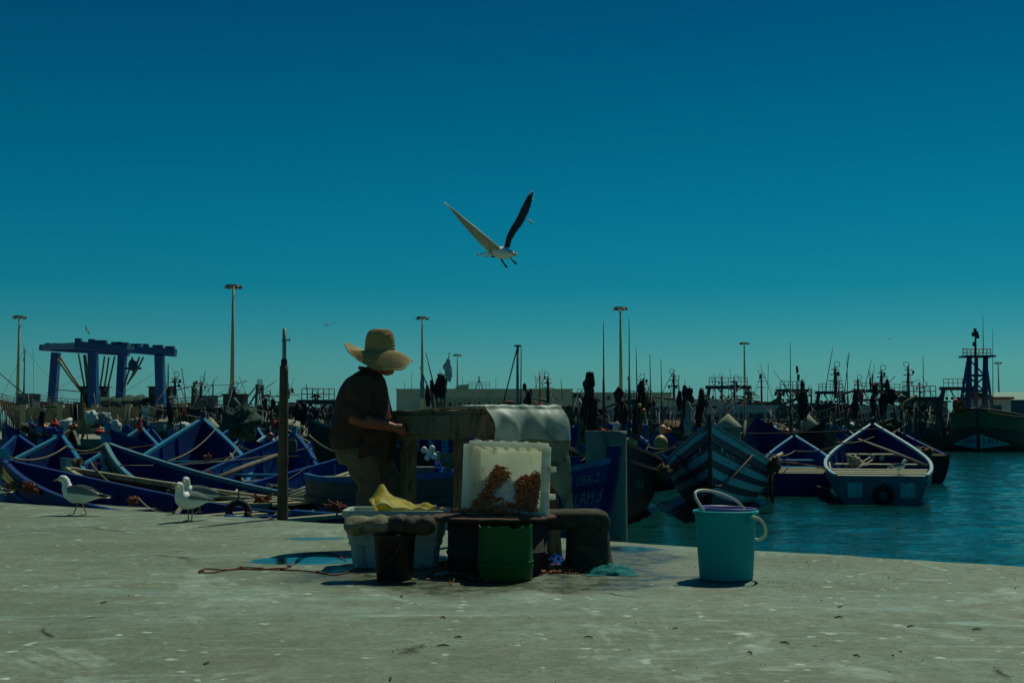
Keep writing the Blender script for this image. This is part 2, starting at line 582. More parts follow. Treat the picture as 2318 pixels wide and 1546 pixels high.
# ---------------------------------------------------------------- quay
def quay_material():
    m, nt, b = new_mat('quay')
    N, Lk = nt.nodes, nt.links
    tc = N.new('ShaderNodeTexCoord')
    co = tc.outputs['Object']

    def noise(scale, det=6, rough=.6, st=(1, 1, 1), loc=(0, 0, 0), dist=0, rot=0):
        mp = N.new('ShaderNodeMapping')
        mp.inputs['Scale'].default_value = st
        mp.inputs['Location'].default_value = loc
        mp.inputs['Rotation'].default_value = (0, 0, rot)
        Lk.new(co, mp.inputs[0])
        n = N.new('ShaderNodeTexNoise')
        n.inputs['Scale'].default_value = scale
        n.inputs['Detail'].default_value = det
        n.inputs['Roughness'].default_value = rough
        n.inputs['Distortion'].default_value = dist
        Lk.new(mp.outputs[0], n.inputs[0])
        return n.outputs[0]

    def ramp(sock, a, c, ca=(0, 0, 0), cb=(1, 1, 1)):
        r = N.new('ShaderNodeValToRGB')
        r.color_ramp.elements[0].position = a
        r.color_ramp.elements[1].position = c
        r.color_ramp.elements[0].color = (*ca, 1)
        r.color_ramp.elements[1].color = (*cb, 1)
        Lk.new(sock, r.inputs[0])
        return r.outputs[0]

    def mix(f, a, c, mode='MIX'):
        x = N.new('ShaderNodeMix')
        x.data_type = 'RGBA'
        x.blend_type = mode
        if hasattr(f, 'links'):
            Lk.new(f, x.inputs[0])
        else:
            x.inputs[0].default_value = f
        for s, i in ((a, 6), (c, 7)):
            if hasattr(s, 'links'):
                Lk.new(s, x.inputs[i])
            else:
                x.inputs[i].default_value = (*s, 1)
        return x.outputs[2]

    def math_(op, a, c):
        x = N.new('ShaderNodeMath')
        x.operation = op
        for s, i in ((a, 0), (c, 1)):
            if hasattr(s, 'links'):
                Lk.new(s, x.inputs[i])
            else:
                x.inputs[i].default_value = s
        return x.outputs[0]

    col = ramp(noise(.9, 8, .62), .35, .68, (.150, .200, .125), (.255, .325, .215))
    col = mix(ramp(noise(3.1, 8, .7, loc=(4, 2, 0)), .50, .72), col, (.20, .195, .115))          # brown-grey patches
    col = mix(ramp(noise(34, 5, .75), .33, .58, (.58, .58, .58), (1, 1, 1)), (0, 0, 0), col)      # fine grain
    # pale scraped streaks, two directions
    s1 = ramp(noise(2.0, 9, .72, (.55, 2.6, 1), (1, 5, 0), .6, R(-14)), .565, .68)
    col = mix(math_('MULTIPLY', s1, .8), col, (.36, .48, .42))
    s3 = ramp(noise(.55, 9, .7, (.5, 1.8, 1), (2, 12, 0), .8, R(-20)), .52, .70)
    col = mix(math_('MULTIPLY', s3, .6), col, (.30, .42, .375))
    s4 = ramp(noise(.45, 7, .65, (1, 1, 1), (7, 1, 0), .5), .50, .68)
    col = mix(math_('MULTIPLY', s4, .6), col, (.165, .175, .105))
    s2 = ramp(noise(.8, 10, .72, (1.2, .8, 1), (9, 3, 0), 1.6), .555, .60)
    col = mix(math_('MULTIPLY', math_('MULTIPLY', s2, ramp(noise(6, 8, .75, loc=(1, 1, 4)), .36, .60)), .75), col, (.37, .45, .36))
    # bird droppings: small splashes
    for sc, lim, loc in ((5.0, .10, (0, 0, 0)), (2.2, .055, (5.3, 1.7, 0)), (11.0, .16, (2.1, 7.7, 0))):
        mp = N.new('ShaderNodeMapping')
        mp.inputs['Location'].default_value = loc
        Lk.new(co, mp.inputs[0])
        ds = N.new('ShaderNodeTexNoise')
        ds.inputs['Scale'].default_value = 14
        ds.inputs['Detail'].default_value = 4
        Lk.new(mp.outputs[0], ds.inputs[0])
        vm = N.new('ShaderNodeVectorMath')
        vm.operation = 'MULTIPLY_ADD'
        vm.inputs[1].default_value = (.09, .09, 0)
        Lk.new(ds.outputs['Color'], vm.inputs[0])
        Lk.new(mp.outputs[0], vm.inputs[2])
        fl = N.new('ShaderNodeVectorMath')
        fl.operation = 'MULTIPLY'
        fl.inputs[1].default_value = (1, 1, 0)
        Lk.new(vm.outputs[0], fl.inputs[0])
        vo = N.new('ShaderNodeTexVoronoi')
        vo.inputs['Scale'].default_value = sc
        Lk.new(fl.outputs[0], vo.inputs[0])
        sp = N.new('ShaderNodeSeparateColor')
        Lk.new(vo.outputs['Color'], sp.inputs[0])
        size = math_('MULTIPLY', ramp(sp.outputs[0], .45, 1.0), lim * 1.6)
        d = math_('SUBTRACT', size, vo.outputs['Distance'])
        msk = ramp(d, .0, .035)
        col = mix(math_('MULTIPLY', msk, .85), col, (.56, .62, .51))
    mt = ramp(noise(8.5, 8, .8, (1, 1, 1), (4, 4, 2)), .34, .66, (.60, .60, .57), (1.12, 1.12, 1.12))
    col = mix(1.0, col, mt, 'MULTIPLY')
    st = ramp(noise(3.0, 8, .75, (.5, 2.2, 1), (14, 3, 0), .7, R(-8)), .52, .70)
    col = mix(math_('MULTIPLY', st, .55), col, (.115, .120, .075))
    # dark specks and spills
    dk = ramp(noise(7.0, 6, .75, (1, 1.3, 1), (8, 8, 0)), .68, .76)
    col = mix(math_('MULTIPLY', dk, .6), col, (.10, .085, .055))
    # cracks
    cd = N.new('ShaderNodeTexNoise')
    cd.inputs['Scale'].default_value = 2.2
    cd.inputs['Detail'].default_value = 6
    Lk.new(co, cd.inputs[0])
    va = N.new('ShaderNodeVectorMath')
    va.operation = 'MULTIPLY_ADD'
    va.inputs[1].default_value = (.5, .5, 0)
    Lk.new(cd.outputs['Color'], va.inputs[0])
    Lk.new(co, va.inputs[2])
    fl = N.new('ShaderNodeVectorMath')
    fl.operation = 'MULTIPLY'
    fl.inputs[1].default_value = (1, 1, 0)
    Lk.new(va.outputs[0], fl.inputs[0])
    ve = N.new('ShaderNodeTexVoronoi')
    ve.feature = 'DISTANCE_TO_EDGE'
    ve.inputs['Scale'].default_value = .42
    Lk.new(fl.outputs[0], ve.inputs[0])
    crack = ramp(ve.outputs['Distance'], .0, .0075, (1, 1, 1), (0, 0, 0))
    crack = math_('MULTIPLY', crack, ramp(noise(.8, 3, .6, loc=(3, 9, 0)), .57, .64))
    col = mix(crack, col, (.035, .033, .024))
    # wet concrete and puddles
    def spots(tab):
        wet = None
        for px, py, rx, ry, hard in tab:
            g = G(px, py)
            mp = N.new('ShaderNodeMapping')
            mp.vector_type = 'POINT'
            mp.inputs['Scale'].default_value = (1 / rx, 1 / ry, 0)
            mp.inputs['Location'].default_value = (-g.x / rx, -g.y / ry, 0)
            Lk.new(co, mp.inputs[0])
            ln = N.new('ShaderNodeVectorMath')
            ln.operation = 'LENGTH'
            Lk.new(mp.outputs[0], ln.inputs[0])
            a = math_('ADD', ln.outputs['Value'], math_('MULTIPLY', math_('SUBTRACT', noise(2.3, 5, .6, loc=(px * .01, 0, 0)), .5), 1.1))
            w = ramp(a, 1 - hard, 1.0, (1, 1, 1), (0, 0, 0))
            wet = w if wet is None else math_('MAXIMUM', wet, w)
        return wet
    damp = spots(WET)
    wet = spots(PUDDLES)
    col = mix(damp, col, mix(1.0, col, (.42, .39, .30), 'MULTIPLY'))
    col = mix(wet, col, mix(1.0, col, (.45, .47, .45), 'MULTIPLY'))
    Lk.new(col, b.inputs['Base Color'])
    rg = ramp(noise(12, 4), .3, .7, (.7, .7, .7), (.9, .9, .9))
    rg = mix(damp, rg, ramp(noise(9, 6, .7), .40, .62, (.22, .22, .22), (.62, .62, .62)))
    Lk.new(mix(wet, rg, (.07, .07, .07)), b.inputs['Roughness'])
    h = math_('ADD', math_('MULTIPLY', noise(35, 6, .7), .5), math_('MULTIPLY', noise(5, 6, .65), 1.2))
    h = math_('SUBTRACT', h, math_('MULTIPLY', crack, 2.5))
    bp = N.new('ShaderNodeBump')
    bp.inputs['Distance'].default_value = .012
    Lk.new(math_('SUBTRACT', .75, math_('MULTIPLY', wet, .66)), bp.inputs['Strength'])
    Lk.new(h, bp.inputs['Height'])
    Lk.new(bp.outputs[0], b.inputs['Normal'])
    MATS['quay'] = m

WET = [(1140, 1303, 1.25, .95, .28), (1370, 1262, .62, .95, .3), (880, 1296, .6, .42, .25), (1560, 1308, .22, .10, .3)]
PUDDLES = [(690, 1268, .36, .26, .12), (720, 1219, .24, .14, .12), (1000, 1268, .22, .3, .3), (1420, 1240, .28, .30, .5)]
quay_material()
EA, EB = G(640, 1175), G(2318, 1280)
EDIR = (EB - EA).normalized()
ENRM = Vector((EDIR.y, -EDIR.x, 0))
if ENRM.y > 0:
    ENRM = -ENRM
def EP(s, w, z=0.0):
    p = EA + EDIR * s + ENRM * w
    return Vector((p.x, p.y, z))

def frange(a, b, st):
    out = []
    while a < b - 1e-6:
        out.append(a)
        a += st
    return out
qs = frange(-60, -12, 6) + frange(-12, 12, .11) + frange(12, 42, 6) + [42]
qw = [0, .015, .04, .08] + frange(.14, 1.0, .1) + frange(1.0, 12, .16) + [13, 16, 22, 40]
mb = MB()
def quay_z(x, y):
    return .007 * nz((x, y, 0), .7) + .003 * nz((x, y, 0), 3.1)
vv = []
for s in qs:
    jit = .035 * nz((s, 0, 0), 1.3) + .02 * nz((s, 3, 0), 6) + .03 * max(0, nz((s, 9, 0), 2.5))
    for k in (-2.4, -.6, -.12):
        vv.append(EP(s, jit + .01 * nz((s, k, 0), 4), k))
    for w in qw:
        p = EP(s, w + jit * max(0, 1 - w / 1.0))
        e = max(0, 1 - w / .09)
        vv.append(Vector((p.x, p.y, quay_z(p.x, p.y) - .045 * e * e * (1 + .8 * nz((s, 1, 5), 5)))))
nw = len(qw) + 3
ff = [(i * nw + j, (i + 1) * nw + j, (i + 1) * nw + j + 1, i * nw + j + 1) for i in range(len(qs) - 1) for j in range(nw - 1)]
mb.add(vv, ff)
quay = structure(mb.build('quay', 'quay'))

# lower ledge that sticks out at the left end of the quay
g0, g1 = G(185, 1150), G(-400, 1118)
mb = MB()
def ledge(u, v):
    a = EP(lerp(-16, (g0 - EA).dot(EDIR), u), .25)
    p = a - ENRM * (v * 1.75 * (1 - .35 * u) + (.04 * nz((u * 30, 0, 0), 1) if v == 1 else 0))
    z = -.055 + .008 * nz(p, 1.5) - (.05 if v > .97 else 0)
    return Vector((p.x, p.y, z))
mb.grid(ledge, 60, 16)
edge = [ledge(i / 60, 1) for i in range(61)]
side = [ledge(1, j / 16) for j in range(16, -1, -1)]
rim = edge + side[1:]
mb.rings([rim, [p - Vector((0, 0, 1.6)) for p in rim]], cap=False, closed=False)
structure(mb.build('quay_ledge', 'quay'))

# grit and shell crumbs lying on the concrete
random.seed(5)
mb = MB()
for i in range(2600):
    if i < 1500:
        p = EP(random.uniform(-7, 6.5), random.uniform(.05, 5.5))
    else:
        g = G(random.gauss(1700, 420), random.gauss(1285, 40) if i % 3 else random.uniform(1250, 1530))
        p = Vector((g.x, g.y, 0))
    if (p - EA).dot(ENRM) < .05 or p.y < 2:
        continue
    r = random.uniform(.0015, .0045) * (2.0 if random.random() < .05 else 1)
    z = quay_z(p.x, p.y)
    a = random.random() * 6
    q = [Vector((p.x + r * random.uniform(.7, 1.5) * math.cos(a + k * 2.09), p.y + r * random.uniform(.7, 1.5) * math.sin(a + k * 2.09), z - .001)) for k in range(3)]
    mb.add(q + [Vector((p.x, p.y, z + r * .9))], [(0, 1, 3), (1, 2, 3), (2, 0, 3)], random.choice((0, 0, 1)), False)
stuff(mb.build('grit', ['pebble', 'foam_white']), 'fine grit and shell crumbs scattered over the concrete quay', 'grit')

# ---------------------------------------------------------------- far pier
pm('far_ground', (.25, .24, .17), .9, .2, .1, .1, 2)
mb = MB()
outl = [(-400, 82), (-9, 82), (-4, 150), (400, 150), (600, 900), (-600, 900)]
top = [Vector((x, y, .05)) for x, y in outl]
bot = [Vector((x, y, -2)) for x, y in outl]
mb.add(top + bot, [tuple(range(6))] + [(i, i + 6, (i + 1) % 6 + 6, (i + 1) % 6) for i in range(6)], 0, False)
structure(mb.build('far_pier', 'far_ground'))

# long low land behind the harbour
pm('far_land', (.10, .12, .10), .95, .2, .01, 0)
mb = MB()
pts = []
for i in range(81):
    x = -2600 + i * 65
    h = 14 + 10 * nz((i * .35, 0, 0), 1) + 4 * nz((i * 1.3, 2, 0), 1)
    if x > -300:
        h *= max(.25, 1 - (x + 300) / 1200)
    pts.append((x, h))
vv = []
for x, h in pts:
    vv += [Vector((x, 2400, -2)), Vector((x, 2480, h)), Vector((x, 2700, h * .9)), Vector((x, 2900, -2))]
mb.add(vv, [(i * 4 + j, (i + 1) * 4 + j, (i + 1) * 4 + j + 1, i * 4 + j + 1) for i in range(80) for j in range(3)])
structure(mb.build('hills', 'far_land'))

# ---------------------------------------------------------------- long harbour building
D_B = 300.0
sB = F_PX / D_B
bb = thing('harbour_building', 'long flat-roofed cream building with a row of blind arches behind the boats', 'building',
           (XW(1250, D_B), D_B, .05))
def wallblock(name, x0, x1, ytop, dd, depth, mat='building_wall'):
    d = D_B + dd
    a, c = XW(x0, d), XW(x1, d)
    z = ZW(ytop, d)
    m = MB()
    m.box(((a + c) / 2, d + depth / 2, (z + .05) / 2), (c - a, depth, z - .05))
    m.box(((a + c) / 2, d + depth / 2 - .15, z + .16), (c - a + .3, depth + .3, .3))
    return m.build(name, mat, bb, world=True)
w_main = wallblock('wall', 897, 1296, 883, 0, 14)
w_mid = wallblock('wall', 1297.5, 1521, 891, 3, 12)
wallblock('wall', 1522.5, 1700, 906, 6, 12)
for i in range(10):
    px = 996 + i * 22.3
    c = XW(px, D_B)
    zt = ZW(912, D_B)
    m = MB()
    rr = 8.6 / sB
    arc = [Vector((c + rr * math.cos(math.pi * k / 12), D_B - .16, zt + rr * math.sin(math.pi * k / 12))) for k in range(13)]
    arc = [Vector((c + rr, D_B - .16, .3))] + arc + [Vector((c - rr, D_B - .16, .3))]
    m.tube(arc, .22, 4)
    m.build('arch', 'building_wall', bb, world=True)
    m = MB()
    hz_ = 11 / sB
    m.box((c, D_B - .05, zt - .35 * hz_), (6 / sB, .18, hz_))
    wdw = m.build('window', 'window_dark', bb, world=True)
    m = MB()
    m.box((c, D_B - .12, zt - .35 * hz_ - hz_ / 2 - .06), (7.5 / sB, .3, .12))
    m.build('sill', 'building_wall', wdw, world=True)
for px in (1318, 1378, 1425, 1480):
    m = MB()
    c = XW(px, D_B + 3)
    m.box((c, D_B + 2.95, ZW(900, D_B)), (7 / sB, .2, 9 / sB))
    m.build('window', 'window_dark', bb, world=True)
# roof pieces
m = MB()
a, c = XW(1028, D_B), XW(1060, D_B)
zt = ZW(883, D_B) + .3
m.add([(a, D_B + 2, zt), (c, D_B + 2, zt), (c, D_B + 2, zt + 1.2), (a + .6, D_B + 2, zt + .9),
       (a, D_B + 6, zt), (c, D_B + 6, zt), (c, D_B + 6, zt + 1.2), (a + .6, D_B + 6, zt + .9)],
      [(0, 1, 2, 3), (7, 6, 5, 4), (3, 2, 6, 7), (1, 5, 6, 2), (0, 3, 7, 4)], 0, False)
m.build('roof_hut', 'building_wall', bb, world=True)
m = MB()
for dx in (-.8, .0, .8):
    m.tube([(XW(1084, D_B) + dx, D_B + 1.5 + dx * .4, zt), (XW(1084, D_B) - dx * .25, D_B + 1.5, zt + 2.9)], .09, 5)
m.build('tripod', 'rig_steel', bb, world=True)
m = MB()
for k in range(7):
    x = XW(1060 + k * 8, D_B)
    m.tube([(x, D_B + .6, zt), (x, D_B + .6, zt + 1.7)], .04, 4)
for z in (.6, 1.1, 1.6):
    m.tube([(XW(1060, D_B), D_B + .6, zt + z), (XW(1110, D_B), D_B + .6, zt + z)], .035, 4)
m.build('roof_railing', 'rig_steel', bb, world=True)
for px, h in ((929, 4.5), (913, 2), (1228, 5), (1214, 2.4), (1046, 3), (1122, 3)):
    m = MB()
    m.tube([(XW(px, D_B), D_B + 3, zt - .1), (XW(px, D_B), D_B + 3, zt + h)], [.07, .03], 5)
    m.build('aerial', 'rig_steel', bb, world=True)

# shed at the right edge
sh = thing('harbour_shed', 'pale shed with a curved roof behind the big blue-masted trawler', 'building', (XW(2330, 150), 150, .05))
m = MB()
a, c = XW(2268, 150), XW(2480, 150)
zt = ZW(905, 150)
m.box(((a + c) / 2, 158, zt / 2 + .02), (c - a, 16, zt - .05))
m.build('wall', 'ship_grey', sh, world=True)
m = MB()
m.rings([[Vector((x, 150 - .3 + 16.6 * k / 10, zt + 1.1 * math.sin(math.pi * k / 10))) for k in range(11)] for x in (a - .3, c)], cap=False, closed=False)
m.build('roof', 'building_wall', sh, world=True)

# ---------------------------------------------------------------- boat yard wall, left
D_W = 132.0
yw = thing('yard_wall', 'brownish stone wall with pale piers in front of the travel lift', 'wall', (XW(230, D_W), D_W, .05))
px0 = 60
segs = [(60, 128), (142, 206), (220, 282), (296, 352), (366, 408)]
for a, c in segs:
    m = MB()
    xa, xc = XW(a, D_W), XW(c, D_W)
    z = ZW(921 + random.uniform(-1, 2), D_W)
    m.box(((xa + xc) / 2, D_W + .2, z / 2 + .02), (xc - xa, .35, z - .06))
    m.build('panel', 'wall_stone', yw, world=True)
for a in (52, 135, 213, 289, 359, 414):
    m = MB()
    x = XW(a, D_W)
    z = ZW(915, D_W)
    m.box((x, D_W + .2, z / 2 + .02), (.62, .6, z - .06))
    m.build('pier', 'pale_wood', yw, world=True)
for a in (168, 176, 330, 388):
    m = MB()
    x = XW(a, D_W)
    m.box((x, D_W - .02, ZW(934, D_W)), (.9, .14, 1.5))
    m.build('window', 'window_dark' if a < 300 else 'pale_blue', yw, world=True)

# iron railing far left
rl = thing('iron_railing', 'thin dark iron railing beside the tan hull at the yard', 'railing', (XW(12, 120), 120, .05))
for k in range(12):
    m = MB()
    x = XW(-16 + k * 5.2, 120)
    m.tube([(x, 120, .05), (x, 120, ZW(916 + random.uniform(-2, 3), 120))], .035, 4)
    m.build('baluster', 'rig_steel', rl, world=True)
for z in (.5, 2.4):
    m = MB()
    m.tube([(XW(-18, 120), 120.05, z), (XW(44, 120), 120.05, z)], .04, 4)
    m.build('rail', 'rig_steel', rl, world=True)

# ---------------------------------------------------------------- light masts
LAMPS = [(38, 715, 220, 'tall floodlight mast standing left of the travel lift'),
         (524, 645, 172, 'tallest-looking cream floodlight mast between the travel lift and the wooden pole'),
         (955, 717, 222, 'floodlight mast rising behind the fish table beside the silver flag'),
         (1035, 802, 338, 'short-looking distant floodlight mast right of the silver flag'),
         (1406, 695, 204, 'floodlight mast rising behind the round-topped grey pile'),
         (1687, 775, 290, 'distant floodlight mast between the two cone-topped piles'),
         (2263, 820, 380, 'far floodlight mast just right of the blue-masted trawler')]
for px, py, d, lab in LAMPS:
    H = ZW(py, d) - .05
    px_b = px
    lp = thing('floodlight_mast', lab, 'light mast', (XW(px, d) * 1.0, d, .05), random.random(), 'floodlight masts round the harbour')
    k = H / 20.0
    m = MB()
    m.tube([(0, 0, 0), (0, 0, H * .5), (0, 0, H)], [.34, .26, .15], 10)
    m.build('pole', 'mast_cream', lp)
    m = MB()
    m.lathe([(.36, 0), (.5, 0), (.5, .5), (.36, .5)], 10)
    m.build('base', 'mast_cream', lp)
    m = MB()
    ringp = [Vector((.95 * math.cos(2 * math.pi * i / 16), .95 * math.sin(2 * math.pi * i / 16), H - .1)) for i in range(17)]
    m.tube(ringp, .09, 6)
    for a in (0, 1.57, 3.14, 4.71):
        m.beam((0, 0, H - .1), (.95 * math.cos(a), .95 * math.sin(a), H - .1), .08)
    m.build('ring', 'rig_steel', lp)
    for i in range(8):
        a = 2 * math.pi * i / 8 + .2
        m = MB()
        c = Vector((1.0 * math.cos(a), 1.0 * math.sin(a), H - .32))
        m.box(c, (.34, .5, .26), Matrix.Rotation(a, 3, 'Z') @ Matrix.Rotation(.5, 3, 'Y'))
        m.build('floodlight', 'ship_grey', lp)

# ---------------------------------------------------------------- travel lift
tl = thing('travel_lift', 'big blue gantry travel lift holding slings over a hull at the yard', 'crane', (XW(245, 182), 182, .05))
def pxp(px, py, d):
    return P(px, py, d)
frames = [(194, [(127, 798, 118, 918), (277.5, 800, 271.5, 925)], (92, 787, 292, 799), 13),
          (176, [(210.5, 798, 212.5, 928), (361, 802, 365, 925)], (172, 781, 398, 799), 17)]
for d, legs, (bx0, by0, bx1, by1), th in frames:
    for x0, y0, x1, y1 in legs:
        a = pxp(x0, y0, d)
        c = pxp(x1, y1, d)
        c = a + (c - a) * ((a.z - .9) / (a.z - c.z))
        m = MB()
        m.beam(c, a, 1.12, 1.3, up=(0, 1, 0))
        lg = m.build('leg', 'crane_blue', tl, world=True)
        m = MB()
        for dx in (-.55, .55):
            m.rings([[Vector((c.x + dx + q, c.y + .6 * math.cos(2 * math.pi * k / 12), .66 + .6 * math.sin(2 * math.pi * k / 12))) for k in range(12)] for q in (-.22, .22)])
        m.build('wheel', 'tyre', tl, world=True)
    a, c = pxp(bx0, by0, d), pxp(bx1, by1, d)
    m = MB()
    hgt = th * d / F_PX
    m.beam(a, c, 1.3, hgt)
    bm_ = m.build('top_beam', 'crane_blue', tl, world=True)
    m = MB()
    for k in range(9):
        q = a.lerp(c, (k + .5 + random.uniform(-.3, .3)) / 9)
        m.box(q + Vector((0, 0, hgt / 2 + .18)), (random.uniform(.6, 1.8), .9, random.uniform(.25, .6)))
    m.build('winch', 'rig_blue', tl, world=True)
m = MB()
m.beam(pxp(97, 786, 194), pxp(176, 782, 176), .9, .8)
m.build('cross_beam', 'crane_blue', tl, world=True)
m = MB()
q = pxp(295, 787, 174.9)
m.box(q, (.95 * 1.0, .05, .6))
m.build('sign_plate', 'pale_blue', tl, world=True)
SL = [(178, 800, 198, 905), (190, 803, 202, 910), (194, 803, 206, 912), (237, 806, 222, 905), (247, 808, 232, 900), (260, 806, 235, 912),
      (300, 808, 278, 880), (316, 808, 288, 870), (325, 808, 292, 862), (126, 806, 200, 905), (134, 805, 205, 908)]
for x0, y0, x1, y1 in SL:
    m = MB()
    m.tube(sag(pxp(x0, y0, 184), pxp(x1, y1, 186), .3, 5), .14, 5)
    m.build('sling', 'ship_tan', tl, world=True)
m = MB()
q = pxp(301, 826, 184)
m.ball(q, .9, 10, 6, sq=(.8, .5, 1))
m.box(q - Vector((0, 0, .5)), (2.4, .5, .3))
m.build('hook_block', 'rig_blue', tl, world=True)

# ================================================================== wooden boats
class Hull:
    """open wooden fishing boat; local x forward, z=0 at the waterline"""
    def __init__(s, L, B, hb, hs, rake=.8, sheer=2.6, stern=.78, fine=1.9, tm=.4):
        s.L, s.B, s.hb, s.hs, s.rake, s.sh, s.st, s.fine, s.tm = L, B, hb, hs, rake, sheer, stern, fine, tm

    def half(s, t):
        if t < s.tm:
            k = lerp(s.st, 1.0, math.sin(math.pi / 2 * t / s.tm))
        else:
            k = 1 - ((t - s.tm) / (1 - s.tm)) ** s.fine
        return max(.018, s.B / 2 * k)

    def zs(s, t):
        return s.hs + (s.hb - s.hs) * t ** s.sh + .05 * (1 - t) ** 4

    def pt(s, t, v, side=1, off=0.0):
        zt, zk = s.zs(t), -.42 + .25 * t ** 6
        z = lerp(zt, zk, v)
        y = s.half(t) * (1 - .22 * v - .78 * v ** 3.2)
        x = -s.L / 2 + s.L * t - s.rake * t ** 5 * (v ** 1.35) * (s.hb / 1.6)
        return Vector((x, side * (y + off), z))

    def inner(s, t, v, side=1):
        p = s.pt(min(t, .985), v * .80, side)
        k = max(0.0, abs(p.y) - .045) / max(1e-6, abs(p.y))
        return Vector((p.x - (.06 if t > .98 else 0), p.y * k, p.z))

    def norm(s, t, v, side):
        e = .01
        a = s.pt(min(1, t + e), v, side) - s.pt(max(0, t - e), v, side)
        b = s.pt(t, min(1, v + e), side) - s.pt(t, max(0, v - e), side)
        n = a.cross(b)
        if n.length < 1e-9:
            return Vector((0, side, 0))
        n.normalize()
        return n if n.y * side > 0 else -n

def hull_text(h, parent, txt, t0, v0, size, side, mat, slant=0.0, sx=1.0):
    """letters laid on the outside of the hull; (t0,v0) is the left lower corner as read from outside"""
    vv, ff, w = text_mesh(txt)
    m = MB()
    pts = []
    for x, y in vv:
        # reading direction: port side (+y) seen from outside runs bow->stern to the right... starboard stern->bow
        d = (x * size * sx) / h.L
        t = t0 + d if side < 0 else t0 - d
        t = max(.02, min(.985, t))
        hh = h.zs(t) + .42
        v = v0 - (y * size) / hh + slant * d
        v = max(.01, min(.97, v))
        pts.append(h.pt(t, v, side) + h.norm(t, v, side) * .014)
    m.add(pts, ff, 0, False)
    return m.build('lettering', mat, parent)

def hull_star(h, parent, t0, v0, size, side, mat):
    pts = []
    c = None
    for k in range(10):
        a = math.pi / 2 + math.pi * k / 5
        r = size * (1 if k % 2 == 0 else .42)
        t = t0 + r * math.cos(a) / h.L
        v = v0 - r * math.sin(a) / (h.zs(t) + .42)
        pts.append(h.pt(t, v, side) + h.norm(t, v, side) * .014)
    c = sum(pts, Vector()) / 10 + h.norm(t0, v0, side) * .004
    m = MB()
    m.add(pts + [c], [(k, (k + 1) % 10, 10) for k in range(10)], 0, False)
    return m.build('star', mat, parent)

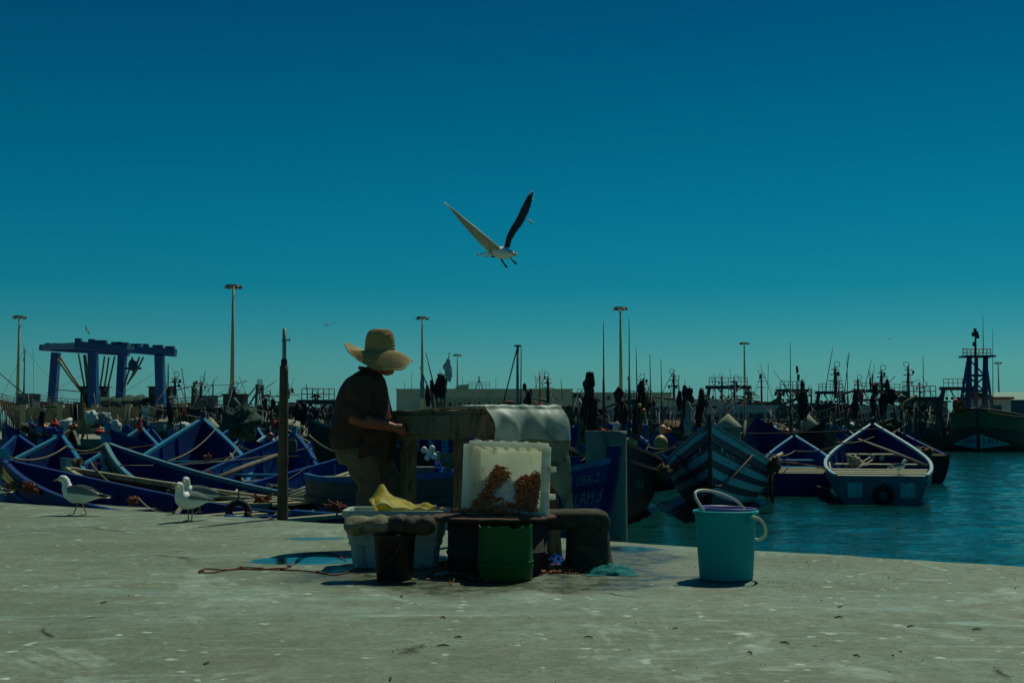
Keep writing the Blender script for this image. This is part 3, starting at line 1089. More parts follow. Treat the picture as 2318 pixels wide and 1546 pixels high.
BOATS = {}
def boat(key, label, px, d, hd, L=6.2, B=2.0, ytop=None, hb=1.5, hs=.55, at='bow', outer='blue', inside='blue', rail='sky_blue',
         stem='sky_blue', rows=None, thwarts=4, deck=True, detail=2, roll=0.0, pitch=0.0, group=None, rake=.8, thw='sky_blue', sheer=2.6,
         transom=None, stern=.78, band=None, fine=1.9, tm=.4):
    """px,d: photograph column and distance of the bow (or stern); hd: heading of the bow, degrees from +X"""
    a = R(hd)
    dirv = Vector((math.cos(a), math.sin(a), 0))
    q = Vector((XW(px, d), d, WATER_Z))
    if ytop is not None:
        hb = ZW(ytop, d) - WATER_Z
    hb -= L / 2 * math.sin(-pitch)
    hs += L / 2 * math.sin(-pitch)
    c = q - dirv * (L / 2) if at == 'bow' else q + dirv * (L / 2)
    root = thing('fishing_boat', label, 'boat', c, a, group or 'wooden fishing boats moored in the harbour', (roll, pitch))
    h = Hull(L, B, hb, hs, rake, sheer, stern, fine, tm)
    nt = 16 if detail >= 1 else 10
    nv = 12 if detail >= 1 else 7
    rows = rows or ([0] * (nv - 3) + [1] * 3)
    mats = [outer, 'bottom_paint', 'stripe_teal', 'stripe_navy', band or 'sky_blue']
    m = MB()
    for side in (1, -1):
        for i in range(nt):
            for j in range(nv):
                t0, t1, v0, v1 = i / nt, (i + 1) / nt, j / nv, (j + 1) / nv
                q4 = [h.pt(t0, v0, side), h.pt(t1, v0, side), h.pt(t1, v1, side), h.pt(t0, v1, side)]
                o = len(m.v)
                m.v += q4
                m.f.append([o, o + 1, o + 2, o + 3] if side < 0 else [o + 3, o + 2, o + 1, o])
                m.m.append(rows[j % len(rows)])
                m.sm.append(True)
    ho = m.build('hull', mats, root)
    # weld so that shading is smooth
    bm = bmesh.new()
    bm.from_mesh(ho.data)
    bmesh.ops.remove_doubles(bm, verts=bm.verts, dist=.0005)
    bm.to_mesh(ho.data)
    bm.free()
    m = MB()
    for side in (1, -1):
        m.grid(lambda u, v: h.inner(u, v, side), nt, 6)
    m.build('lining', inside, root)
    # floor
    m = MB()
    m.grid(lambda u, v: Vector((lerp(-L / 2 + .03, L / 2 - .9, u), lerp(-1, 1, v) * h.inner(u * .88, .97, 1).y, .02 + .35 * u ** 4)), 10, 2)
    m.build('floor', 'deck_wood' if detail >= 2 else inside, root)
    # transom
    m = MB()
    sec = [h.pt(0, j / nv, 1) for j in range(nv + 1)] + [h.pt(0, j / nv, -1) for j in range(nv, -1, -1)]
    for x in (0, .05):
        pass
    k = len(sec)
    m.add([p for p in sec] + [p + Vector((.05, 0, 0)) for p in sec], [tuple(range(k)), tuple(range(2 * k - 1, k - 1, -1))] +
          [(i, i + k, (i + 1) % k + k, (i + 1) % k) for i in range(k)], 0, False)
    m.build('transom', transom or outer, root)
    # gunwales
    for side in (1, -1):
        m = MB()
        line = [h.pt(t / 24, 0, side) + Vector((0, -side * .015, .02)) for t in range(24)] + [h.pt(.995, 0, side) + Vector((0, 0, .02))]
        rr = []
        for p in line:
            rr.append([p + Vector((0, side * .035, -.045)), p + Vector((0, side * .035, .02)), p + Vector((0, -side * .04, .02)), p + Vector((0, -side * .04, -.045))])
        m.rings(rr, True, True, 0, False)
        m.build('gunwale', rail, root)
        if detail >= 2:
            m = MB()
            line = [h.pt(t / 24, .16, side) for t in range(25)]
            m.rings([[p + Vector((0, side * q[0], q[1])) for q in ((-.005, -.035), (.028, -.03), (.028, .03), (-.005, .035))] for p in line], True, True, 0, False)
            m.build('rubbing_strake', band or outer, root)
    # stem post, standing proud of the sheer
    m = MB()
    sp = [h.pt(1, v / 10, 1) for v in range(10)]
    topd = (sp[0] - sp[1]).normalized()
    sp = [sp[0] + topd * .16] + sp
    rr = []
    for p in sp:
        p = Vector((p.x, 0, p.z))
        rr.append([p + Vector((-.09, -.045, 0)), p + Vector((.055, -.035, 0)), p + Vector((.055, .035, 0)), p + Vector((-.09, .045, 0))])
    m.rings(rr, True, True, 0, False)
    m.build('stem', stem, root)
    # thwarts
    for i in range(thwarts):
        t = lerp(.24, .74, i / max(1, thwarts - 1))
        z = h.zs(t) - .20 - .10 * t
        vq = (h.zs(t) - z) / (h.zs(t) + .42)
        y = abs(h.inner(t, vq / .8, 1).y)
        m = MB()
        m.box((h.pt(t, vq, 1).x, 0, z), (.22, 2 * y, .04))
        m.build('thwart', thw, root)
    if deck:
        n = 5
        for i in range(n):
            t = .015 + i * .037
            z = h.zs(0) - .07 + .55 * (t - .015)
            y = abs(h.inner(t, .1, 1).y)
            m = MB()
            m.box((h.pt(t, 0, 1).x + .11, 0, z + random.uniform(-.004, .004)), (L * .037 - .012, 2 * y - .02, .035))
            m.build('plank', 'deck_wood', root)
    # ribs
    if detail >= 2:
        for i in range(9):
            t = .12 + i * .092
            for side in (1, -1):
                m = MB()
                line = [h.inner(t, v, side) + Vector((0, -side * .02, 0)) for v in (0.02, .25, .5, .75, .98)]
                m.rings([[p + Vector(q) for q in ((-.025, side * .02, 0), (.025, side * .02, 0), (.025, -side * .02, 0), (-.025, -side * .02, 0))] for p in line], True, True, 0, False)
                m.build('rib', inside, root)
    BOATS[key] = (root, h, a)
    return root, h

def on_boat(key, t, y, z):
    """world point on a boat: t along, y metres to port, z above waterline"""
    root, h, a = BOATS[key]
    return MTX[root.name] @ Vector((-h.L / 2 + h.L * t, y, z))

random.seed(11)
# --- right-hand group, clear against the water
boat('R1', 'open blue boat with a tyre hung on its pale stern and a gull aboard', 1992, 29.3, 75.6, L=7.2, B=2.55, ytop=957, hs=.58,
     at='stern', outer='teal_paint', inside='blue', rail='pale_blue', stern=.80, transom='teal_paint', thwarts=4, thw='pale_wood', stem='dark_hull', pitch=R(-3.5))
boat('R2', 'smaller open blue boat with a buff stern deck between striped boat and tyre-hung boat', 1812, 32.5, 79, L=6.4, B=1.95, ytop=990, hs=.52,
     at='stern', outer='blue', inside='blue2', rail='sky_blue', stern=.80, thwarts=4, pitch=R(-3.0))
rows = [2, 3, 3, 2, 3, 2, 3, 2, 3, 1, 1, 1]
r3, h3 = boat('R3', 'boat with teal and navy chevron stripes, stars and numbers on its bow', 1606, 24.6, 259, L=7.0, B=2.35, ytop=958, hs=.75,
     outer='stripe_navy', inside='dark_hull', rail='teal_paint', stem='black_green', rows=rows, rake=.30, sheer=1.45, fine=1.45, tm=.25)
for sd in (1, -1):
    hull_star(h3, r3, .905, .19, .095, sd, 'paint_white')
hull_text(h3, r3, '1200', .80, .29, .24, -1, 'paint_white')
hull_text(h3, r3, '7/1 2', .87, .29, .25, 1, 'paint_white')
hull_text(h3, r3, '07623', .70, .29, .24, 1, 'paint_white')
hull_text(h3, r3, '20', .60, .29, .24, -1, 'paint_white')
r4, h4 = boat('R4', 'black-brown boat with frayed net along its side beside the striped boat', 1398, 22.5, 265, L=7.0, B=1.75, ytop=1000, hs=.95,
     outer='dark_hull', inside='dark_hull', rail='dark_hull', stem='dark_hull', thw='old_wood', sheer=2.0)
hull_text(h4, r4, 'HILAL', .86, .42, .24, 1, 'letter_teal')
r5, h5 = boat('R5', 'blue boat with a bright sky blue rail and the letters LILLAH on its bow', 1391, 14.0, -34, L=5.2, B=1.8, ytop=1042, hs=.62,
     outer='blue2', inside='blue', rail='sky_blue', stem='blue', rake=.55, sheer=1.7, band='blue')
hull_text(h5, r5, 'LILLAH 3', .905, .275, .29, -1, 'letter_teal', 0, .37)
hull_text(h5, r5, '1 LIEK 2', .917, .125, .16, -1, 'letter_teal', 0, .55)
boat('R6', 'blue boat with a worn white rail lying behind the LILLAH boat', 1303, 17.2, -34, L=5.2, B=1.8, ytop=1060, hs=.6, outer='blue', rail='pale_blue', stem='blue', rake=.5, sheer=1.7)
boat('R7', 'dark boat with whitish gunwales meeting at a blunt bow left of the plain pile', 1284, 23, 262, L=6.2, B=1.7, ytop=1012, hs=.6, outer='dark_hull', inside='dark_hull', rail='pale_wood', stem='old_wood')
r8, h8 = boat('R8', 'blue boat with faint numbers on its bow under the tattered black flags', 1318, 33.5, 322, L=6.5, B=2.0, ytop=962, hs=.65, outer='blue', rail='blue2', stem='old_wood')
hull_text(h8, r8, '2001', .70, .5, .3, -1, 'royal')
boat('R9', 'blue boat with a sky blue rail rising behind the plain pile', 1412, 33, 258, L=6.3, B=1.9, ytop=966, hs=.6, outer='blue', rail='sky_blue', stem='blue')
boat('R10', 'blue boat with big ochre buoys hung over its bow', 1492, 35.5, 256, L=6.3, B=1.9, ytop=972, hs=.6, outer='blue', rail='blue2', stem='blue')
r11, h11 = boat('R11', 'deep blue boat with pale letters behind the striped boat and cone pile', 1712, 41, 246, L=6.3, B=2.6, ytop=948, hs=.8, outer='blue', rail='blue', stem='blue')
hull_text(h11, r11, 'ITMAR', .93, .40, .42, 1, 'letter_teal')
hull_text(h11, r11, '2/213', .90, .66, .38, 1, 'letter_teal')
boat('R12', 'blue boat with a pale rail and rusty red floats on its foredeck', 1762, 49, 252, L=6.3, B=2.2, ytop=970, hs=.6, outer='blue', rail='pale_blue', stem='sky_blue')
boat('R13', 'black boat pointing its bare bow between the two blue open boats', 1864, 39.5, 268, L=7, B=2.6, ytop=958, hs=.7, outer='dark_hull', inside='dark_hull', rail='black_green', stem='dark_hull', rake=.4)
boat('R14', 'dark boat behind the outermost one, bow turned to the quay', 2046, 49, 250, L=6.5, B=2.1, ytop=966, hs=.62, outer='blue', inside='dark_hull', rail='dark_hull', stem='blue')
boat('R15', 'dark blue boat with net heaped on its stern, outermost beside open water', 2098, 39.5, 82, L=6.0, B=1.7, ytop=975, hs=.8, at='stern', outer='dark_hull', inside='blue', rail='blue', stem='dark_hull')
boat('R16', 'blue boat whose pale rail shows behind the black bare bow', 1890, 56, 255, L=6.5, B=2.0, ytop=960, hs=.6, outer='blue', rail='pale_blue', stem='blue')

# --- left-hand group between quay and yard
boat('L1', 'blue boat with a yellow patch on its bow lying along the quay', 8, 15.9, 149, L=4.4, B=1.5, ytop=1044, hs=.72, outer='blue', inside='blue', rail='blue', stem='sky_blue', rake=.4, band='blue2', sheer=1.8)
r_, h_ = BOATS['L1'][:2]
m = MB()
m.grid(lambda u, w: h_.pt(lerp(.985, .85, u), lerp(.02, .25 - .14 * u + .02 * math.sin(u * 9), w) + .02 * u, 1) + h_.norm(lerp(.985, .85, u), .12, 1) * .016, 10, 4)
m.build('bow_patch', 'yellow_paint', r_)
boat('L2', 'long open blue boat with a sky blue bow frame behind the two gulls', 238, 20.5, 140, L=6.5, B=2.0, ytop=1004, hs=.60, outer='dark_hull', inside='blue', rail='teal_paint', stem='sky_blue', thw='deck_wood', rake=.5)
boat('L3', 'high-prowed blue boat in front of the small cone-topped pile', 459, 28.5, 99, L=6.9, B=2.5, ytop=948, hs=.62, outer='blue', inside='blue', rail='sky_blue', stem='royal', sheer=2.2)
boat('L4', 'open blue boat with a wooden pole across it behind the quayside post', 668, 26, 86, L=6.3, B=2.4, ytop=982, hs=.58, outer='blue', inside='blue2', rail='royal', stem='sky_blue', thw='sky_blue', sheer=2.2)
boat('L5', 'open blue boat with two pale oars lying along it beside the man', 842, 23.6, 76, L=5.9, B=2.3, ytop=1020, hs=.62, outer='dark_hull', inside='blue2', rail='blue2', stem='sky_blue', thw='sky_blue', sheer=2.2)
r6, h6 = boat('L6', 'black-green boat with white numbers on its side behind the man', 700, 30, 232, L=6.4, B=2.1, ytop=952, hs=.95, outer='black_green', inside='dark_hull', rail='teal_paint', stem='black_green')
hull_text(h6, r6, '1318', .70, .66, .34, 1, 'paint_white')
boat('L7', 'narrow dark boat with a tyre fender lying inside the yellow-patched boat', 150, 18.2, 145, L=4.6, B=1.35, hb=1.15, hs=.76, outer='black_green', inside='dark_hull', rail='deck_wood', stem='teal_paint', thw='deck_wood', sheer=1.8)
boat('L8', 'open blue boat with a broad sky blue curved rail behind the yellow-patched boat', 140, 25, 97, L=6.0, B=2.2, ytop=985, hs=.55, outer='blue', inside='blue', rail='sky_blue', stem='royal')
boat('L9', 'blue boat whose upright sky blue stem stands left of the red cloth', 243, 31, 235, L=6.0, B=1.9, ytop=972, hs=.6, outer='blue', rail='blue2', stem='sky_blue')
boat('L10', 'blue boat with a sweeping sky blue rail under the red cloth', 320, 34, 100, L=6.2, B=2.2, ytop=968, hs=.6, outer='blue', inside='blue', rail='sky_blue', stem='sky_blue')
boat('L11', 'blue boat with a flat sky blue deck beyond the curved-rail boat', 40, 31, 115, L=6.0, B=1.9, ytop=985, hs=.6, outer='blue', rail='blue2', stem='blue', thw='sky_blue')
boat('L13', 'small dinghy moored low against the quay behind the fish table', 1290, 11.3, -36, L=3.9, B=1.25, hb=.86, hs=.76, outer='blue2', inside='blue2', rail='royal', stem='blue', sheer=1.6, rake=.3)
boat('L14', 'grey-blue boat with an upturned pale bow panel behind the high-prowed boat', 385, 37, 245, L=6.0, B=1.9, ytop=985, hs=.62, outer='dark_hull', inside='dark_hull', rail='old_wood', stem='sky_blue', thw='pale_blue')
boat('L15', 'blue boat with a wooden box on deck seen between the table legs', 1005, 22, 250, L=6.0, B=1.9, ytop=985, hs=.8, outer='blue', inside='blue', rail='pale_blue', stem='sky_blue')
boat('L16', 'black-green boat lying close to the quay seen under the fish table', 1120, 12.6, -62, L=4.2, B=1.3, hb=1.3, hs=1.08, outer='black_green', inside='blue', rail='royal', stem='black_green', sheer=1.6, rake=.3)
boat('L17', 'blue boat with crossed pale spars seen behind the fish table', 1110, 29, 252, L=6.2, B=1.9, ytop=980, hs=.62, outer='blue', inside='blue', rail='pale_blue', stem='blue')

boat('L18', 'blue boat with a dark rail between the high-prowed boat and the post', 545, 33, 262, L=6, B=1.9, ytop=986, hs=.6, outer='blue', inside='blue', rail='dark_hull', stem='sky_blue', detail=1)
boat('L19', 'blue boat with a pale worn rail just left of the wooden post', 606, 35, 98, L=6, B=1.9, ytop=984, hs=.6, outer='dark_hull', inside='blue2', rail='pale_blue', stem='blue', detail=1)
boat('L20', 'dark boat with a sky blue stem hidden behind the man', 765, 33, 256, L=6, B=1.9, ytop=975, hs=.6, outer='dark_hull', inside='blue', rail='teal_paint', stem='sky_blue', detail=1)
boat('L21', 'blue boat with bare wood rails near the blue and silver scrap', 88, 34, 248, L=6, B=1.9, ytop=978, hs=.6, outer='blue', inside='blue', rail='old_wood', stem='sky_blue', detail=1)
boat('L22', 'blue boat cut by the quay end ledge', -32, 25, 98, L=6, B=2.0, ytop=985, hs=.6, outer='blue', inside='blue', rail='royal', stem='blue', detail=1)

# --- packed back rows
random.seed(21)
cols = [('blue', 'blue', 'sky_blue', 'sky_blue'), ('blue', 'blue2', 'blue2', 'sky_blue'), ('blue', 'blue', 'pale_blue', 'royal'),
        ('dark_hull', 'dark_hull', 'old_wood', 'dark_hull'), ('blue2', 'blue', 'royal', 'sky_blue')]
NB = 0
BACK = ['blue boat with sky blue rails packed into the crowded back rows', 'all-blue boat with a sky blue stem packed into the crowded back rows', 'blue boat with whitish rails packed into the crowded back rows',
        'black boat with bare wood rails packed into the crowded back rows', 'bright blue boat with royal blue rails packed into the crowded back rows']
for d, x0, x1, step in ((39.5, 90, 1000, 175), (46.5, -30, 1420, 160), (54, 30, 1700, 160), (62, -10, 1980, 150)):
    px = x0
    while px < x1:
        p = px + random.uniform(-35, 35)
        px += step
        if 1180 < p < 1330 and d < 40:
            continue
        c = random.choice(cols)
        NB += 1
        boat('X%d' % NB, BACK[cols.index(c)], p, d + random.uniform(-2, 2),
             random.choice((95, 105, 80, 250, 262, 275)) + random.uniform(-9, 9), L=random.uniform(5.5, 6.8), B=random.uniform(1.8, 2.1),
             ytop=random.uniform(958, 978), hs=random.uniform(.55, .7), outer=c[0], inside=c[1], rail=c[2], stem=c[3],
             detail=0, thwarts=2, deck=False, group=BACK[cols.index(c)])

# ================================================================== piles
PILES = [(1648, 34, 61, 968, 936, 'cone-topped pile behind the striped boat, widest of the cones'),
         (1830, 47, 44, 962, 938, 'cone-topped pile between the two open blue boats'),
         (476, 42, 42, 968, 944, 'cone-topped pile standing behind the high-prowed blue boat')]
for px, d, w, yb, yt, lab in PILES:
    pl = thing('mooring_pile', lab, 'pile', (XW(px, d), d, WATER_Z - 1.5), 0, 'cone-topped mooring piles')
    r = w / 2 * d / F_PX
    zb = ZW(yb, d) - WATER_Z + 1.5
    zt = ZW(yt, d) - WATER_Z + 1.5
    m = MB()
    m.lathe([(r * .93, 0), (r * .93, zb - .02), (r * .93, zb)], 28)
    m.build('shaft', 'pile_grey', pl)
    m = MB()
    m.lathe([(r * .94, zb), (r * 1.02, zb + .005), (r * 1.02, zb + .03), (.035, zt - .02), (.001, zt)], 28)
    m.build('cone', 'cone_cement', pl)
pl = thing('mooring_pile', 'plain flat-topped grey steel pile without a cone behind the LILLAH boat', 'pile', (XW(1372, 18.2), 18.2, WATER_Z - 1.5), 0, None)
r = 46.5 * 18.2 / F_PX
zt = ZW(975, 18.2) - WATER_Z + 1.5
m = MB()
m.lathe([(r, 0), (r, zt)], 36)
m.build('shaft', 'pile_grey', pl)
m = MB()
m.lathe([(r * 1.015, zt - .05), (r * 1.015, zt), (r * .9, zt), (r * .9, zt - .05), (0, zt - .05)], 36)
m.build('rim', 'pile_grey', pl)

# ================================================================== flags on canes, bundled in the boats
def rag(m, top, length, width, seed, mi=0, lean=(0, 0)):
    """tattered plastic hanging in folds from a cane"""
    n, lv = 12, 9
    rr = []
    for i in range(lv + 1):
        t = i / lv
        w = width * (.25 + .95 * math.sin(math.pi * min(1, t * .8 + .08)) ** .7) * (1 + .45 * nz((t * 4, seed, 0), 1))
        c = Vector(top) + Vector((lean[0] * t + .18 * width * nz((t * 5, seed, 3), 1), lean[1] * t, -length * t))
        ring = []
        for k in range(n):
            a = 2 * math.pi * k / n
            q = w * (.55 + .45 * math.cos(3 * a + seed * 2 + t * 3)) * (1 + .3 * nz((k * .9, t * 6, seed), 1))
            z = -length * .16 * nz((k * 1.3, seed, 1), 1) * t
            ring.append(c + Vector((q * math.cos(a), q * .7 * math.sin(a), z)))
        rr.append(ring)
    m.rings(rr, True, True, mi)

def flag_bundle(label, px, d, ybase, canes, group='bundles of marker flags standing in the boats'):
    """canes: (dx px, y top, cloth y0, cloth y1, half width px, material)"""
    base = P(px, ybase, d)
    root = thing('flag_bundle', label, 'marker flags', base, 0, group)
    for k, (dx, yt, c0, c1, hw, mat) in enumerate(canes):
        tp = P(px + dx, yt, d + .15 * (k % 3 - 1))
        m = MB()
        m.tube([base + Vector((random.uniform(-.12, .12), random.uniform(-.1, .1), 0)), tp.lerp(base, .4) + Vector((.01, 0, 0)), tp], [.018, .015, .008], 5)
        cn = m.build('cane', 'old_wood', root, world=True)
        if mat:
            f0 = (c0 - yt) / max(1, (ybase - yt))
            a = tp.lerp(base, f0)
            m = MB()
            rag(m, a, (c1 - c0) * d / F_PX, hw * d / F_PX, px * .13 + k * 1.7)
            m.build('flag', mat, root, world=True)
    return root

random.seed(31)
B_ = 'black_rag'
flag_bundle('tall tattered black flag standing just above the flat-topped grey pile', 1335, 26, 1000, [(0, 838, 842, 905, 13, B_), (-2, 860, 895, 985, 20, B_), (-13, 890, 905, 960, 8, B_), (10, 880, 900, 965, 9, B_)])
flag_bundle('black flags on a cane right of the tall tattered one', 1403, 30, 990, [(-3, 872, 876, 912, 10, B_), (4, 900, 905, 960, 14, B_), (-12, 890, 930, 975, 7, B_)])
flag_bundle('black flags with yellow and orange floats tied among their canes', 1450, 32, 995, [(0, 858, 862, 895, 7, B_), (6, 880, 885, 930, 16, B_), (-8, 890, 905, 985, 13, B_), (20, 870, 0, 0, 0, None)])
flag_bundle('black flags with a long pale blue cloth behind the striped boat bow', 1553, 29, 990, [(-16, 876, 885, 930, 7, B_), (-3, 862, 872, 940, 8, B_), (8, 872, 878, 915, 11, B_), (4, 905, 910, 985, 10, 'grey_rag'), (-10, 900, 930, 990, 8, B_)])
flag_bundle('black flag with a square upper end left of the first trawler gantry', 1586, 33, 985, [(2, 876, 880, 930, 8, B_), (-4, 905, 915, 965, 8, B_)])
flag_bundle('black flag topped by a diamond cloth in front of the cream building', 1194, 36, 985, [(-6, 866, 868, 884, 5, B_), (0, 880, 884, 945, 9, B_), (8, 876, 880, 895, 3, B_)])
flag_bundle('black flags below a red and teal strip on a bare aerial pole', 1806, 40, 985, [(-2, 826, 828, 845, 3, 'red_rag'), (2, 845, 847, 862, 3, 'teal_paint'), (10, 856, 860, 900, 5, B_), (14, 875, 885, 950, 12, B_), (-1, 880, 884, 896, 4, 'buoy_orange')])
flag_bundle('black and pink flags standing together right of the second cone pile', 1940, 42, 985, [(-4, 878, 882, 945, 7, B_), (8, 882, 884, 915, 6, 'pink_rag'), (-10, 905, 910, 935, 5, 'pink_rag')])
flag_bundle('black flags fanning out over the bow of the tyre-hung boat', 1995, 43, 985, [(-26, 852, 855, 880, 2, B_), (-16, 864, 870, 892, 7, B_), (14, 850, 858, 900, 7, B_), (24, 874, 880, 915, 13, B_), (-22, 885, 895, 940, 6, B_), (4, 885, 890, 940, 9, B_)])
flag_bundle('silver foil flag with ragged black flags behind the fish table', 1000, 24, 960, [(17, 797, 812, 862, 9, 'silver_foil'), (-4, 838, 846, 902, 13, B_), (-36, 798, 860, 885, 5, 'black_rag'), (-50, 830, 846, 900, 5, 'grey_rag'), (-36, 862, 872, 920, 6, 'rust'), (-24, 865, 875, 912, 6, 'grey_rag')])
flag_bundle('dark flags with a red and yellow scrap beside the yard wall', 375, 40, 985, [(10, 905, 910, 960, 7, B_), (26, 920, 928, 945, 5, 'yellow_paint'), (44, 922, 926, 945, 4, 'red_rag'), (35, 935, 940, 955, 4, 'barrel_green')])
flag_bundle('single red cloth hanging over a blue bow', 322, 29, 985, [(-6, 945, 948, 978, 6, 'red_rag')])
flag_bundle('dark flag with a blue and silver scrap near the tan hull', 95, 36, 975, [(0, 925, 930, 965, 8, B_), (-8, 940, 945, 965, 6, 'grey_rag'), (4, 915, 925, 935, 5, 'silver_foil')])
flag_bundle('thin wooden cane with a red and yellow scrap left of the white sack', 190, 30, 1000, [(-4, 895, 0, 0, 0, None), (1, 912, 914, 922, 3, 'red_rag'), (2, 920, 922, 932, 3, 'yellow_paint')])
flag_bundle('dark ragged flags between the wooden post and the man', 690, 34, 985, [(-18, 905, 915, 950, 13, B_), (-2, 910, 912, 960, 9, B_), (24, 915, 920, 950, 6, B_)])
flag_bundle('brown and black flags left of the wooden post', 610, 36, 985, [(-8, 898, 902, 930, 5, 'rust'), (8, 896, 902, 930, 6, 'rust'), (6, 925, 930, 960, 5, B_)])

# slim aerial poles
AER = [(1366, 728, 985, 28, 'slim dark aerial with a taped lower half above the grey pile'),
       (1424, 720, 985, 31, 'straight thin aerial beside the floodlight mast'),
       (1440, 790, 985, 32, 'short thin aerial leaning left among black flags'),
       (1471, 802, 985, 34, 'thin aerial with an ochre lower pole leaning left'),
       (1496, 812, 985, 36, 'thin aerial leaning left behind the yellow buoys'),
       (1789, 775, 985, 40, 'tall thin aerial above the red and teal strip'),
       (1917, 805, 985, 42, 'thin aerial left of the black and pink flags'),
       (1893, 830, 940, 60, 'slanting thin aerial on a distant trawler')]
for px, yt, yb, d, lab in AER:
    b0 = P(px + (4 if yt > 780 else 1), yb, d)
    ae = thing('aerial_pole', lab, 'aerial', b0, 0, 'aerials standing in the boats')
    tp = P(px, yt, d)
    mid = b0.lerp(tp, .5)
    m = MB()
    m.tube([b0, mid], [.035, .03], 6)
    m.build('pole', 'old_wood' if 'ochre' in lab else 'rig_steel', ae, world=True)
    m = MB()
    m.tube([mid - (tp - mid) * .03, tp], [.018, .008], 5)
    m.build('whip', 'rig_steel', ae, world=True)

# sailing boat mast behind the table
sm = thing('sailing_mast', 'slim double sailing mast with a slanting forestay behind the fish table', 'mast', P(1173, 985, 95), 0)
m = MB()
m.tube([P(1171, 985, 95), P(1172, 784, 95)], [.13, .09], 8)
m.build('mast', 'pipe_grey', sm, world=True)
m = MB()
m.tube([P(1178, 985, 95.2), P(1180, 784, 95.2)], [.06, .04], 6)
m.build('backstay_pole', 'rig_steel', sm, world=True)
m = MB()
m.tube([P(1136, 925, 95), P(1171, 787, 95)], .05, 5)
m.build('forestay', 'rig_steel', sm, world=True)
m = MB()
m.box(P(1172, 783, 95), (.5, .2, .12))
m.build('masthead', 'rig_steel', sm, world=True)

